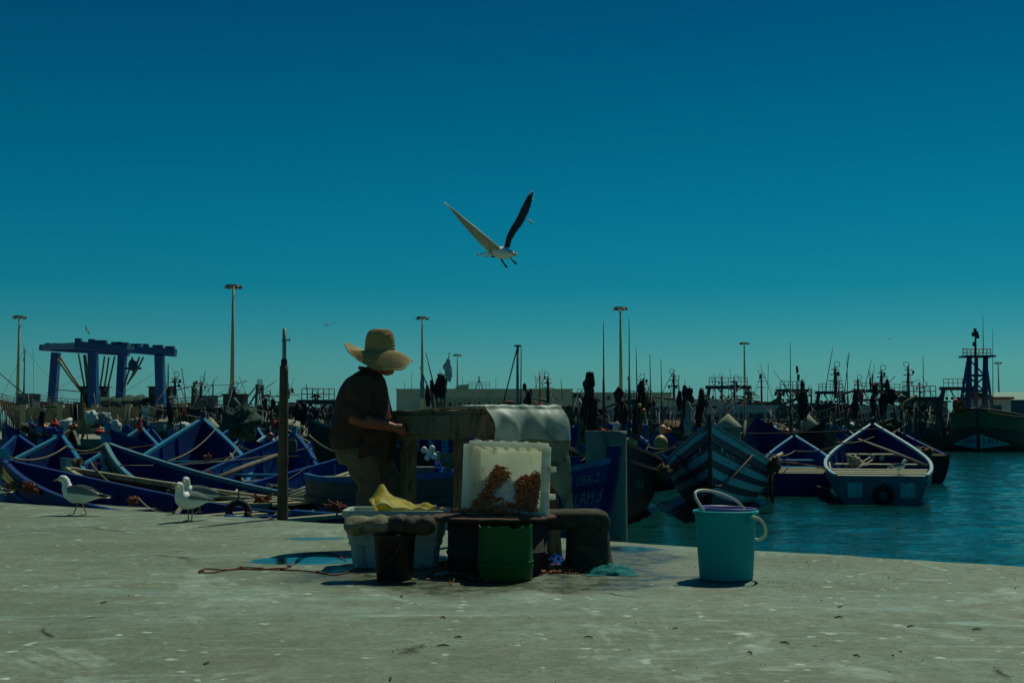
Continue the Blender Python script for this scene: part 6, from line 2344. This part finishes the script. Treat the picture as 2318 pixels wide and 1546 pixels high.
# the big gull in flight
D_G = 10.0
c0 = P(1136, 573, D_G)
fg = thing('gull', 'large gull flying with both wings raised high and its legs dangling', 'gull', c0, 0, 'gulls')
ax = Vector((.46, -.86, -.20)).normalized()
def body_rings(m, c, ax, L_, r, sects=((-.5, .05), (-.42, .35), (-.25, .8), (-.05, 1.0), (.12, .98), (.25, .78), (.34, .62), (.42, .56), (.50, .5), (.56, .34), (.60, .14))):
    up = Vector((0, 0, 1))
    y = ax.cross(up).normalized()
    u = y.cross(ax).normalized()
    rr = []
    for s, k in sects:
        p = c + ax * (s * L_) + u * (.02 * max(0, s) * 2 * L_)
        rr.append([p + y * (math.cos(2 * math.pi * j / 16) * r * k) + u * (math.sin(2 * math.pi * j / 16) * r * k) for j in range(16)])
    m.rings(rr)
    return y, u
m = MB()
gy, gu = body_rings(m, c0, ax, .34, .050)
m.build('body', 'gull_white', fg, world=True)
hd_ = c0 + ax * (.60 * .34) + gu * .010
m = MB()
m.tube([hd_ - ax * .01, hd_ + ax * .03, hd_ + ax * .052 - gu * .012], [.011, .009, .003], 8)
m.build('beak', 'gull_beak', fg, world=True)
for sd in (1, -1):
    m = MB()
    m.ball(c0 + ax * (.52 * .34) + gu * .022 + gy * (sd * .023), .0055, 8, 6)
    m.build('eye', 'gull_black', fg, world=True)
def W2(px, py, dy=0.0):
    return P(px, py, D_G + dy)
lw_ = [W2(1128, 563, -.02), W2(1098, 537, -.03), W2(1072, 514, -.02), W2(1045, 492, .02), W2(1024, 474, .07), W2(1006, 460, .12)]
lc_ = [Vector((-.036, .15, -.044)), Vector((-.034, .16, -.038)), Vector((-.028, .15, -.026)), Vector((-.018, .13, -.012)), Vector((-.006, .09, -.002)), Vector((-.002, .02, .004))]
wing_sheet(fg, 'wing', lw_, lc_, 'gull_under', .008, .06)
m = MB()
m.tube([lw_[4], lw_[5], lw_[5] + Vector((-.004, 0, .004))], [.008, .006, .002], 6)
m.build('wing_tip', 'gull_white', fg, world=True)
m = MB()
m.tube([lw_[0] + Vector((0, -.005, .004))] + [p + Vector((0, -.006, .003)) for p in lw_[1:4]], [.011, .008, .006, .003], 6)
m.build('leading_edge', 'gull_white', fg, world=True)
rw_ = [W2(1146, 560, -.02), W2(1150, 538, -.02), W2(1160, 516, -.02), W2(1172, 496, .0), W2(1183, 470, .04), W2(1195, 446, .08), W2(1203, 434, .10)]
rc_ = [Vector((.024, .12, .006)), Vector((.028, .13, .002)), Vector((.032, .13, -.012)), Vector((.040, .12, -.016)), Vector((.048, .11, -.016)), Vector((.032, .08, -.022)), Vector((.010, .02, -.01))]
wing_sheet(fg, 'wing', rw_, rc_, 'gull_black', .012, .08)
m = MB()
m.tube([rw_[5] + rc_[5] * .2, rw_[6] + Vector((.004, 0, .004))], [.006, .005], 6)
m.build('wing_tip', 'gull_white', fg, world=True)
for k in range(5):
    m = MB()
    t = (k + .5) / 5
    i0, i1 = 3, 6
    a = rw_[3].lerp(rw_[5], t * .9)
    m.tube([a + rc_[3] * .25, a.lerp(rw_[6], .5) + rc_[5] * (.3 + .14 * k), a.lerp(rw_[6], .72) + rc_[5] * (.5 + .12 * k)], [.006, .005, .002], 5)
    m.build('primary_feather', 'gull_black' if k % 2 else 'gull_under', fg, world=True)
tail0 = c0 - ax * .14
for k in range(9):
    a = lerp(-1.15, 1.15, k / 8)
    d_ = (-ax * math.cos(a) * .55 + gy * math.sin(a) - gu * .22).normalized()
    tip = tail0 + d_ * .15
    side_ = d_.cross(gu).normalized()
    m = MB()
    m.add([tail0 - side_ * .006, tail0 + side_ * .006, tip + side_ * .022, tip + d_ * .008, tip - side_ * .022, tail0 + gu * .003, tip + gu * .003], [(0, 1, 2, 3, 4), (5, 4, 3, 6), (5, 6, 3, 2, 1), (0, 4, 5), (1, 0, 5)], 0, False)
    m.build('tail_feather', 'gull_white' if k % 3 else 'gull_black', fg, world=True)
for a_, b_, e_ in (((1134, 586), (1141, 597), (1147, 605)), ((1152, 578), (1161, 590), (1168, 597))):
    m = MB()
    m.tube([W2(*a_), W2(*b_, -.03), W2(*e_, -.05)], [.008, .006, .009], 7)
    m.build('leg', 'bark_dark', fg, world=True)

def far_gull(label, px, py, d, wing, mat='gull_grey', bodylen=.42):
    c = P(px, py, d)
    r = thing('gull', label, 'gull', c, 0, 'gulls')
    k = d / F_PX
    b0, b1 = wing['body']
    a, b = P(px + b0[0], py + b0[1], d), P(px + b1[0], py + b1[1], d)
    m = MB()
    L_ = (b - a).length
    m.tube([a, a.lerp(b, .25), a.lerp(b, .6), b], [L_ * .03, L_ * .16, L_ * .15, L_ * .05], 8)
    m.build('body', 'gull_white', r, world=True)
    for w in wing['wings']:
        pts = [P(px + x, py + y, d + .02 * i) for i, (x, y) in enumerate(w)]
        ch = wing['chord'] * k
        n = len(pts)
        m = MB()
        rr = []
        for i, p in enumerate(pts):
            t = i / (n - 1)
            cv = (b - a).normalized() * ch * (1 - .8 * t)
            rr.append([p + cv * .5, p + Vector((0, .01, .006 * (1 - t))), p - cv * .5, p - Vector((0, 0, .004))])
        m.rings(rr)
        m.build('wing', mat, r, world=True)
far_gull('distant gull wheeling above the travel lift with wings spread upright', 197, 747, 40, {'body': ((5, 4), (-4, -2)), 'wings': [[(0, 0), (-2, -7), (-5, -12)], [(1, 2), (4, 7), (7, 12)]], 'chord': 6})
far_gull('distant gull gliding level between the wooden post and the straw hat', 743, 735, 44, {'body': ((-5, 2), (4, -1)), 'wings': [[(0, 0), (-7, -1), (-15, 3)], [(0, 0), (8, -4), (17, -6)]], 'chord': 4})
far_gull('small distant gull beside the raised dark wing of the large gull', 1202, 502, 36, {'body': ((5, 5), (-8, -5)), 'wings': [[(-2, -1), (4, 5), (10, 12)], [(0, 0), (3, 3), (5, 5)]], 'chord': 3})
far_gull('faintest far gull high over the right-hand trawlers', 2014, 768, 90, {'body': ((-3, 0), (3, -1)), 'wings': [[(0, 0), (-3, -2), (-5, 0)], [(0, 0), (3, -2), (6, 0)]], 'chord': 2})

# ================================================================== the man
MAN = Vector((XW(850, 9.0), 9.0, 0))
man = thing('person', 'person in a wide straw hat and dark shirt bending over the fish table', 'person', MAN, 0, None, None, .947)

def remesh(m, voxel, smooth=4, disp=None):
    """fuse overlapping pieces into one continuous surface"""
    me = bpy.data.meshes.new('fuse')
    me.from_pydata([tuple(v) for v in m.v], [], m.f)
    o = bpy.data.objects.new('fuse', me)
    COL.objects.link(o)
    md = o.modifiers.new('r', 'REMESH')
    md.mode = 'VOXEL'
    md.voxel_size = voxel
    s_ = o.modifiers.new('s', 'SMOOTH')
    s_.factor = .5
    s_.iterations = smooth
    dg = bpy.context.evaluated_depsgraph_get()
    me2 = bpy.data.meshes.new_from_object(o.evaluated_get(dg))
    bpy.data.objects.remove(o, do_unlink=True)
    bpy.data.meshes.remove(me)
    out = MB()
    vs_ = [v.co.copy() for v in me2.vertices]
    if disp:
        ns = [v.normal.copy() for v in me2.vertices]
        vs_ = [v + n * disp(v) for v, n in zip(vs_, ns)]
    out.add(vs_, [tuple(p.vertices) for p in me2.polygons])
    bpy.data.meshes.remove(me2)
    return out

def oval(cx, cy, z, a, b, n=24, tilt=0.0):
    return [Vector((cx + a * math.cos(2 * math.pi * k / n), cy + b * math.sin(2 * math.pi * k / n), z + tilt * math.cos(2 * math.pi * k / n))) for k in range(n)]

def clean(m):
    """shirt"""
    return m
# near side is -y (towards the camera)
SH_N, EL_N, WR_N = Vector((-.085, -.185, 1.235)), Vector((-.125, -.255, .955)), Vector((.150, -.195, .890))
SH_F, EL_F, WR_F = Vector((-.035, .185, 1.235)), Vector((.015, .235, .965)), Vector((.190, .02, .905))
# shirt
m = MB()
m.rings([oval(-.112, 0, .735, .228, .205), oval(-.108, 0, .80, .232, .208), oval(-.102, 0, .90, .225, .205), oval(-.100, 0, 1.0, .212, .20), oval(-.096, 0, 1.10, .200, .205),
         oval(-.088, 0, 1.18, .182, .205), oval(-.076, 0, 1.245, .150, .185), oval(-.062, 0, 1.285, .105, .13), oval(-.048, 0, 1.315, .072, .082)])
for a, b in ((SH_N, EL_N), (SH_F, EL_F)):
    m.tube([a + Vector((0, 0, .03)), a.lerp(b, .3), a.lerp(b, .7), b + (b - a) * .02], [.085, .095, .096, .098], 16)
def fold(v):
    w = .010 * nz((v.x * 5, v.y * 5, v.z * 2.2), 1, 2) + .007 * nz((v.x * 12, v.y * 12, v.z * 5), 1, 5)
    w += .011 * math.sin(v.x * 26 + v.z * 9 + 4 * nz(v, 4, 3)) * smoothstep(1.05, .78, v.z)
    w += .008 * math.sin((v.z * 30 + v.x * 18) + 3 * nz(v, 5, 8)) * smoothstep(-.10, -.22, v.y)
    return w
sm_ = remesh(m, .013, 5, fold)
sm_.build('shirt', 'shirt', man)
m = MB()
m.tube([oval(-.046, 0, 1.318, .074, .084, 20, -.012)[k % 20] for k in range(21)], .014, 7)
m.build('collar', 'shirt', man)
# bulky loose cloth at the front hem
m = MB()
def flapf(u, w):
    a = lerp(-1.5, .3, u)
    z = lerp(.95, .66 + .03 * math.sin(u * 9), w)
    k = 1 + .06 * w
    return Vector((-.10 + .232 * k * math.cos(a) + .018 * math.sin(u * 22 + w * 5), .21 * k * math.sin(a) + .012 * nz((u * 8, w * 6, 1), 1), z))
m.grid(flapf, 30, 16)
m.build('shirt_tail', 'shirt', man)

# trousers: near (back) leg and far (front) leg
HP = Vector((-.10, 0, .76))
KN_N, AN_N = Vector((-.030, -.085, .45)), Vector((-.055, -.09, .12))
KN_F, AN_F = Vector((.125, .085, .46)), Vector((.085, .10, .30))
m = MB()
m.rings([oval(-.11, 0, .62, .16, .16), oval(-.105, 0, .70, .195, .185), oval(-.105, 0, .78, .20, .19), oval(-.105, 0, .84, .19, .18)])
m.tube([(-.095, -.085, .72), (-.075, -.088, .60), KN_N, (KN_N + AN_N) * .5 + Vector((-.012, 0, 0)), AN_N], [.128, .116, .088, .074, .070], 18)
m.tube([(-.06, .085, .72), (.02, .088, .60), KN_F, KN_F.lerp(AN_F, .6), AN_F], [.122, .110, .086, .074, .072], 18)
def tfold(v):
    return .008 * nz((v.x * 7, v.y * 7, v.z * 4), 1, 4) + .007 * math.sin(v.z * 46 + v.x * 20 + 3 * nz(v, 5, 1)) * (smoothstep(.62, .5, v.z) * .8 + .25)
tm_ = remesh(m, .012, 4, tfold)
tm_.build('trousers', 'trousers', man)
m = MB()
m.tube([AN_F + Vector((.080 * math.cos(2 * math.pi * k / 20), .080 * math.sin(2 * math.pi * k / 20), 0)) for k in range(21)], .016, 8)
m.build('rolled_cuff', 'sack_white', man)
# boots
for a, kx_ in ((AN_N, -.02), (Vector((AN_F.x - .03, AN_F.y, .12)), 0)):
    m = MB()
    m.rings([oval(a.x - .01, a.y, .22, .058, .055, 16), oval(a.x - .01, a.y, .10, .056, .052, 16), oval(a.x + .01, a.y, .07, .075, .05, 16), oval(a.x + .045, a.y, .045, .125, .05, 16), oval(a.x + .05, a.y, .012, .135, .052, 16), oval(a.x + .05, a.y, .0, .13, .05, 16)])
    m.build('boot', 'boot', man)

# body: head, neck, arms, hands with fingers, shin
m = MB()
HC = Vector((.040, -.015, 1.392))
m.ball(HC, .098, 20, 14, sq=(1.02, .80, 1.18))
m.ball(HC + Vector((.045, 0, -.055)), .062, 16, 10, sq=(1.0, .85, 1.05))            # jaw
m.tube([HC + Vector((.085, 0, .005)), HC + Vector((.116, 0, -.030)), HC + Vector((.100, 0, -.038))], [.012, .016, .008], 8)   # nose
m.ball(HC + Vector((.092, 0, -.062)), .017, 8, 6, sq=(.6, 1.4, .5))                 # lips
m.ball(HC + Vector((.078, 0, -.095)), .022, 8, 6, sq=(.8, 1, .8))                   # chin
for sd in (-1, 1):
    m.ball(HC + Vector((-.005, sd * .080, -.015)), .026, 8, 6, sq=(.7, .35, 1.2))   # ear
    m.ball(HC + Vector((.078, sd * .032, .010)), .016, 8, 6, sq=(.6, 1.2, .6))      # brow
m.tube([(-.055, -.01, 1.26), (-.02, -.012, 1.31), (.015, -.014, 1.36)], [.062, .055, .055], 14)
m.rings([oval(-.095, 0, 1.0, .13, .15), oval(-.09, 0, 1.2, .12, .16), oval(-.06, 0, 1.27, .07, .08)])
def hand(wr, fwd, up, sd, curl, m):
    f = fwd.normalized()
    s = f.cross(up).normalized() * sd
    u = s.cross(f).normalized() * sd
    palm = wr + f * .045
    m.tube([wr, wr + f * .02, wr + f * .055, wr + f * .09], [.028, .032, .040, .038], 12, sx=1.0)
    for k, (off, L_) in enumerate(((-.030, .068), (-.010, .078), (.010, .073), (.029, .058))):
        b = wr + f * .085 + s * off
        p1 = b + f * L_ * .42 - u * .006
        p2 = p1 + (f * math.cos(curl) - u * math.sin(curl)) * L_ * .36
        p3 = p2 + (f * math.cos(curl * 2) - u * math.sin(curl * 2)) * L_ * .30
        m.tube([b - f * .02, b, p1, p2, p3], [.0105, .0105, .0095, .0088, .0068], 8)
    t0 = wr + f * .03 - s * .028
    t1 = t0 + f * .030 - s * .022 - u * .010
    t2 = t1 + f * .030 - s * .002 - u * .014
    m.tube([t0, t0.lerp(t1, .5), t1, t2], [.016, .014, .0115, .008], 8)
    return palm
for el, wr, sd in ((EL_N, WR_N, 1), (EL_F, WR_F, -1)):
    el2 = el + (el - (SH_N if sd > 0 else SH_F)).normalized() * -.05
    m.tube([el2, el, el.lerp(wr, .25), el.lerp(wr, .6), wr], [.050, .050, .053, .043, .033], 14)
hand(WR_N, Vector((.93, .10, -.20)), Vector((0, -.45, 1)), 1, .62, m)
hand(WR_F, Vector((.80, -.42, -.20)), Vector((0, .3, 1)), -1, .75, m)
m.tube([(-.06, .085, .74), KN_F.lerp(Vector((-.02, .085, .66)), .5), KN_F, AN_F, Vector((AN_F.x - .03, AN_F.y, .13))], [.09, .07, .05, .045, .036], 12)
m.tube([(-.095, -.085, .74), KN_N, AN_N], [.09, .055, .038], 12)
m.rings([oval(-.10, 0, .70, .12, .14), oval(-.10, 0, .85, .13, .15), oval(-.095, 0, 1.02, .13, .15)])
bm_ = remesh(m, .0055, 2)
bm_.build('body', 'skin', man)
for sd in (-1, 1):
    m = MB()
    m.ball(HC + Vector((.086, sd * .030, -.004)), .008, 8, 6)
    m.build('eye', 'gull_black', man)
m = MB()
m.ball(HC + Vector((-.018, 0, .02)), .101, 18, 12, sq=(.98, .84, 1.05))
m.build('hair', 'hair', man)

# straw hat
hat = MB()
HT = Vector((.030, -.01, 1.440))
def hatf(u, w):
    """u 0 crown centre .. 1 brim edge; w around"""
    a = 2 * math.pi * w
    cu, su = math.cos(a), math.sin(a)
    if u < .5:
        t = u / .5
        prof = ((0, 0, .182), (.15, .034, .180), (.3, .062, .173), (.45, .084, .158), (.6, .099, .132), (.75, .107, .098), (.88, .111, .058), (1, .114, .012))
        for (t0, r0_, z0), (t1, r1_, z1) in zip(prof, prof[1:]):
            if t <= t1 + 1e-9:
                k = (t - t0) / (t1 - t0)
                r, z = lerp(r0_, r1_, k), lerp(z0, z1, k)
                break
        return HT + Vector((r * cu * 1.0, r * su * .94, z))
    t = (u - .5) / .5
    r = .116 + (.128 + .004 * max(0, -cu) + .008 * math.sin(5 * a)) * t
    z = .012 - .035 * t
    z += t * t * (-.075 * max(0, cu) ** 1.5 + .035 * max(0, cu) ** 6)           # front droops, lip lifts
    z += (t ** 1.5) *   .105 * max(0, -cu) ** 1.6                                  # back turned up
    z += t * t * (-.115 * max(0, -su) * (1 - abs(cu) * .45))                      # near side droops
    z += .012 * t * math.sin(3 * a + .8) + .006 * t * nz((cu * 3, su * 3, 0), 1)
    return HT + Vector((r * cu - .012 * t, r * su * .92, z))
hat.grid(hatf, 40, 64)
ho_ = hat.build('straw_hat', 'straw', man)
# the plaited courses
for i in range(1, 26):
    u = .5 * .28 + i * .033 if i < 11 else .5 + (i - 10) * .0325
    if u > 1:
        break
    m = MB()
    m.tube([hatf(u, k / 48) + Vector((0, 0, .0022)) for k in range(49)], .0042, 5)
    m.build('plait', 'straw', ho_)
m = MB()
m.tube([hatf(1, k / 64) for k in range(65)], .006, 6)
m.build('brim_edge', 'straw', ho_)
random.seed(7)
m = MB()
for k in range(46):
    w = random.random()
    p = hatf(1, w)
    o_ = (p - HT)
    o_.z = 0
    o_.normalize()
    m.tube([p, p + o_ * random.uniform(.008, .028) + Vector((0, 0, random.uniform(-.012, .01)))], [.0014, .0006], 4)
m.build('loose_straws', 'straw', ho_)
# knife in the hand
kn = thing('knife', 'short knife held in the working hand over the table corner', 'knife', MAN + Vector((.27, -.17, .80)))
hp_ = MTX[man.name] @ (WR_N + Vector((.125, .012, -.03)))
m = MB()
m.tube([hp_ + Vector((-.03, .0, .005)), hp_ + Vector((.045, .008, -.004))], .011, 8)
m.build('grip', 'old_wood', kn, world=True)
m = MB()
q0, q1 = hp_ + Vector((.045, .008, -.004)), hp_ + Vector((.135, .02, -.018))
m.add([q0 + Vector((0, 0, .010)), q0 - Vector((0, 0, .010)), q1, q0 + Vector((0, .003, .010)), q0 + Vector((0, .003, -.010)), q1 + Vector((0, .002, .001))], [(0, 1, 2), (5, 4, 3), (0, 2, 5, 3), (1, 4, 5, 2), (0, 3, 4, 1)], 0, False)
m.build('blade', 'pipe_grey', kn, world=True)

# ================================================================== ropes, oars, tyres, small gear
def rope(label, pts, r=.012, mat='rope', dip=.1, group='mooring ropes'):
    pp = []
    for a, b in zip(pts, pts[1:]):
        s_ = sag(a, b, dip, 8)
        pp += s_ if not pp else s_[1:]
    m = MB()
    m.tube(pp, r, 5)
    o = m.build('mooring_rope', mat, None, origin=pts[0], world=True)
    tag(o, label, 'rope', group)
random.seed(101)
RP = [('thin rope running from the yellow-patched bow across the blue boats', [(20, 1035, 15.6), (150, 1010, 19), (240, 1002, 20)]),
      ('rope from the sky blue bow frame down to the quay', [(205, 1046, 18.5), (300, 1110, 16), (395, 1160, 12.6)]),
      ('rope from the small white pile cone boat to the black-green boat', [(490, 1045, 24), (540, 1010, 26), (700, 1030, 25)]),
      ('rope from the black-green boat past the man', [(700, 985, 25), (790, 1025, 23), (860, 1060, 21)]),
      ('rope slung between the plain pile and the fish table', [(1262, 1062, 14.5), (1335, 1045, 17.9)]),
      ('second rope below it from plain pile to table', [(1262, 1080, 14.2), (1335, 1066, 17.9)]),
      ('rope from the striped bow to the ochre buoys', [(1600, 968, 24.5), (1540, 1000, 29), (1470, 1012, 33)]),
      ('long rope from striped bow across to the left boats', [(1530, 1012, 25.5), (1420, 1022, 26)]),
      ('rope from the tyre-hung boat to the small open boat', [(1905, 1003, 33), (1800, 1020, 35), (1740, 1026, 30)]),
      ('rope from the tyre-hung boat up to a cane', [(1890, 1000, 33), (1985, 985, 36), (2050, 960, 40)]),
      ('slack rope near the water between the two open sterns', [(1850, 1100, 31.5), (1910, 1090, 30)]),
      ('rope along the rail behind the two gulls', [(560, 1160, 13), (640, 1148, 14), (740, 1135, 15)])]
for lab, pp in RP:
    rope(lab, [P(*q) for q in pp], .013 if pp[0][2] < 22 else .018)
# thick black rope festooned round the striped bow
root, h, a = BOATS['R3']
m = MB()
pts = []
for k in range(25):
    t = k / 24
    sd = -1 if t < .5 else 1
    q = abs(t - .5) * 2
    tt = lerp(.985, .62, q ** .95)
    v = lerp(.60, .08, q ** 1.3)
    pts.append(h.pt(tt, v, sd) + h.norm(tt, v, sd) * (.05 if q > .1 else .09) * Vector((1, 1, 1)).x)
m.tube(pts, .026, 7)
m.build('bow_rope', 'black_rag', root)
# net fringe at its quarter
m = MB()
random.seed(5)
for k in range(60):
    t = random.uniform(.05, .35)
    p = h.pt(t, .02, 1) + Vector((0, .04, 0))
    m.tube([p, p + Vector((random.uniform(-.1, .1), .03, -random.uniform(.2, 1.1)))], [.012, .006], 4)
stuff(m.build('net_fringe', 'net_brown', root))
root, h, a = BOATS['R4']
m = MB()
for k in range(70):
    t = random.uniform(.02, .42)
    p = h.pt(t, .02, 1) + Vector((0, .04, 0))
    m.tube([p, p + Vector((random.uniform(-.1, .1), .03, -random.uniform(.15, .7)))], [.012, .006], 4)
stuff(m.build('net_fringe', 'net_brown', root))

def tyre(label, c, r, axis, group=None):
    root = thing('tyre', label, 'tyre', c)
    ax_ = Vector(axis).normalized()
    u = ax_.cross(Vector((0, 0, 1))).normalized()
    w = ax_.cross(u)
    n, k_ = 28, 10
    rr = []
    for i in range(n + 1):
        a = 2 * math.pi * i / n
        d_ = u * math.cos(a) + w * math.sin(a)
        rr.append([Vector(c) + d_ * (r * (.72 + .28 * math.cos(2 * math.pi * j / k_))) + ax_ * (r * .30 * math.sin(2 * math.pi * j / k_)) for j in range(k_)])
    m = MB()
    m.rings(rr, False)
    m.build('tread', 'tyre', root, world=True)
    m = MB()
    m.tube([Vector(c) + w * (-r * .7) * 1.0, Vector(c) + Vector((0, 0, r * 1.5))], .012, 5)
    m.build('lanyard', 'rope', root, world=True)
R1r, R1h, R1a = BOATS['R1']
c = MTX[R1r.name] @ Vector((-R1h.L / 2 - .10, -.05, .42))
tyre('black tyre hung on the pale stern of the open blue boat', c, .24, (-math.cos(R1a), -math.sin(R1a), 0))
tyre('grey-blue tyre lying on the rail behind the two gulls', P(540, 1158, 13.6), .14, (.3, -.9, .35))
# stern quarter paint panels of the tyre-hung boat
for y0, y1 in ((-.74, -.42), (.42, .74)):
    m = MB()
    m.box((-R1h.L / 2 - .008, (y0 + y1) / 2, .52), (.012, y1 - y0, .34))
    m.build('stern_panel', 'stripe_teal', R1r)

def stick(label, name, cat, a, b, r, mat, group=None):
    m = MB()
    a, b = Vector(a), Vector(b)
    m.tube([a, a.lerp(b, .5) + Vector((0, 0, .01)), b], [r, r * 1.05, r * .8], 7)
    o = m.build(name, mat, None, origin=a, world=True)
    tag(o, label, cat, group)
    return o
stick('long pale oar lying along the open boat beside the man, upper one', 'oar', 'oar', P(652, 1118, 17.6), P(812, 1062, 20.2), .022, 'pale_wood')
stick('long pale oar lying along the open boat beside the man, lower one', 'oar', 'oar', P(655, 1124, 17.4), P(815, 1068, 20), .022, 'pale_wood')
stick('rough wooden pole laid across the boat behind the post', 'pole', 'pole', P(480, 1086, 20), P(626, 1030, 23), .04, 'old_wood')
stick('pale oar poking out of the small open boat with the buff deck', 'oar', 'oar', P(1735, 1048, 33.0), P(1770, 1026, 34.5), .05, 'pale_wood')
stick('wooden spar leaning beside the widest cone pile', 'pole', 'pole', P(1681, 1015, 31), P(1688, 952, 31.5), .035, 'old_wood')
stick('wooden boom raised right of the fanned black flags', 'pole', 'pole', P(2032, 925, 44), P(2075, 895, 44), .06, 'old_wood')
for i in range(6):
    a = P(1915 + i * 4, 1056 + (i % 3) * 4, 31)
    stick('pale stick in the bundle lying in the tyre-hung boat', 'stick', 'stick', a, P(1945 + i * 6, 1035 + (i % 4) * 6, 32), .016, 'pale_wood', 'bundle of pale sticks')
for i, (px, py) in enumerate(((1922, 1036), (1930, 1046), (1936, 1038))):
    buoy('small buff float on the bundle of sticks in the tyre-hung boat', px, py, 31.2, 7, 'net_pale' if i < 2 else 'buoy_rust', 'buff floats on the stick bundle')
random.seed(111)
for key in ('L1', 'L2', 'L3', 'L4', 'L5', 'L7', 'L8', 'L10', 'R1', 'R2'):
    root, h, a = BOATS[key]
    for k in range(4):
        t = random.uniform(.1, .75)
        y = random.uniform(-.3, .3) * h.half(t) * 2
        M_ = MTX[root.name]
        p = M_ @ Vector((-h.L / 2 + h.L * t, y, .10 + .3 * t ** 3))
        if k < 2:
            m = MB()
            turns = 4
            pts = [Vector((.16 * (1 - .10 * (q / 12)) * math.cos(q * .52) + .01 * math.sin(q), .16 * (1 - .1 * (q / 12)) * math.sin(q * .52), .012 * q / 12 * 2)) for q in range(12 * turns)]
            m.tube(pts, .014, 5)
            o = m.build('rope_coil', random.choice(('rope', 'rope', 'rope_rust')), None, origin=p)
            tag(o, 'coil of old rope lying on the bottom boards of a near boat', 'rope', 'rope coils in the near boats')
        else:
            b = M_ @ Vector((-h.L / 2 + h.L * min(.9, t + random.uniform(.12, .3)), y * .6, .30 + .4 * t ** 3))
            stick('loose batten lying in one of the near blue boats', 'batten', 'batten', p, b, .018, random.choice(('old_wood', 'pale_wood', 'sky_blue')), 'battens in the near boats')
# tangles of rope on rails
for i, (px, py, d) in enumerate(((25, 1098, 15.2), (70, 1105, 14.6), (175, 1048, 18.6), (470, 1072, 21), (395, 1110, 17), (590, 1130, 15.5), (720, 1090, 18), (765, 1150, 13))):
    m = MB()
    c = P(px, py, d)
    pts = []
    for k in range(70):
        pts.append(c + Vector((nz((k * .31, i, 0), 1) * .22, nz((k * .31, i, 5), 1) * .12, nz((k * .31, i, 9), 1) * .13)))
    m.tube(spline(pts, 3), .010, 5)
    o = m.build('rope_tangle', ('rope', 'rope_rust')[i % 2], None, origin=c, world=True)
    tag(o, 'tangle of frayed rope on a rail close to the quay', 'rope', 'rope tangles on the near rails')

# slack ropes criss-crossing the boats
random.seed(121)
keysL = ['L1', 'L2', 'L3', 'L4', 'L5', 'L7', 'L8', 'L9', 'L10', 'L11', 'L14', 'L18', 'L19', 'L20', 'L21']
keysR = ['R1', 'R2', 'R3', 'R4', 'R5', 'R6', 'R7', 'R9', 'R10', 'R11', 'R13', 'R15']
for i in range(54):
    ks = keysL if i < 36 else keysR
    a_, b_ = random.sample(ks, 2)
    A_, B__ = BOATS[a_], BOATS[b_]
    t1, t2 = random.choice((random.uniform(.55, 1), random.uniform(0, .6))), random.uniform(.6, 1)
    p = MTX[A_[0].name] @ (A_[1].pt(t1, 0, random.choice((1, -1))) + Vector((0, 0, .05)))
    q = MTX[B__[0].name] @ (B__[1].pt(t2, 0, random.choice((1, -1))) + Vector((0, 0, .05)))
    if (p - q).length > 9:
        continue
    side_ = ('the near blue boats', 'the moored boats by the open water')[i >= 36]
    mt, wd = random.choice((('rope', 'buff'), ('rope', 'buff'), ('dark_hull', 'dark'), ('rope_rust', 'rust-red')))
    m = MB()
    m.tube(sag(p, q, random.uniform(.05, .3), 10), random.uniform(.009, .014), 5)
    o = m.build('slack_rope', mt, None, origin=p, world=True)
    tag(o, 'slack %s rope criss-crossing %s' % (wd, side_), 'rope', 'slack %s ropes over %s' % (wd, side_))
# gear lying in the near boats: nets, spars, baskets
for key in keysL + ['R1', 'R2', 'R7', 'R6']:
    root, h, a = BOATS[key]
    M_ = MTX[root.name]
    for k in range(3):
        t = random.uniform(.08, .7)
        p = M_ @ Vector((-h.L / 2 + h.L * t, random.uniform(-.5, .5) * h.half(t), .06 + .3 * t ** 3))
        r = random.uniform(.16, .34)
        m = MB()
        m.ball((0, 0, r * .35), r, 14, 9, sq=(1.2, .9, random.uniform(.5, .9)), rough=.7, seed=random.random() * 50)
        for v in m.v:
            q = v * 9
            v += Vector((nz(q, 1, 1), nz(q, 1, 2), nz(q, 1, 3))) * r * .2
        mt, wd = random.choice((('net_brown', 'brown'), ('net_green', 'dark green'), ('net_pale', 'buff'), ('net_brown', 'brown'), ('rope_rust', 'rust-red')))
        o = m.build('net_heap', mt, None, origin=p)
        tag(o, 'heap of %s net lying inside one of the near boats' % wd, 'net', 'heaps of %s net in the near boats' % wd)
    for k in range(2):
        t = random.uniform(.05, .4)
        sd = random.choice((1, -1))
        p = M_ @ (h.inner(t, .1, sd) + Vector((0, 0, .06)))
        b = M_ @ (h.inner(min(.92, t + random.uniform(.25, .5)), .15, -sd if k else sd) + Vector((0, 0, .08)))
        mt, wd = random.choice((('old_wood', 'brown'), ('pale_wood', 'pale'), ('deck_wood', 'buff')))
        stick('%s spar laid from rail to rail in a near boat' % wd, 'spar', 'spar', p, b, random.uniform(.02, .035), mt, '%s spars in the near boats' % wd)
    # rope turns round the stem head
    m = MB()
    c = h.pt(1, .06, 1)
    pts = [Vector((c.x - .01 + .075 * math.cos(q * .7), .065 * math.sin(q * .7), c.z - .06 + .012 * q * .35)) for q in range(30)]
    m.tube(pts, .013, 5)
    m.build('stem_lashing', random.choice(('rope', 'rope_rust')), root)
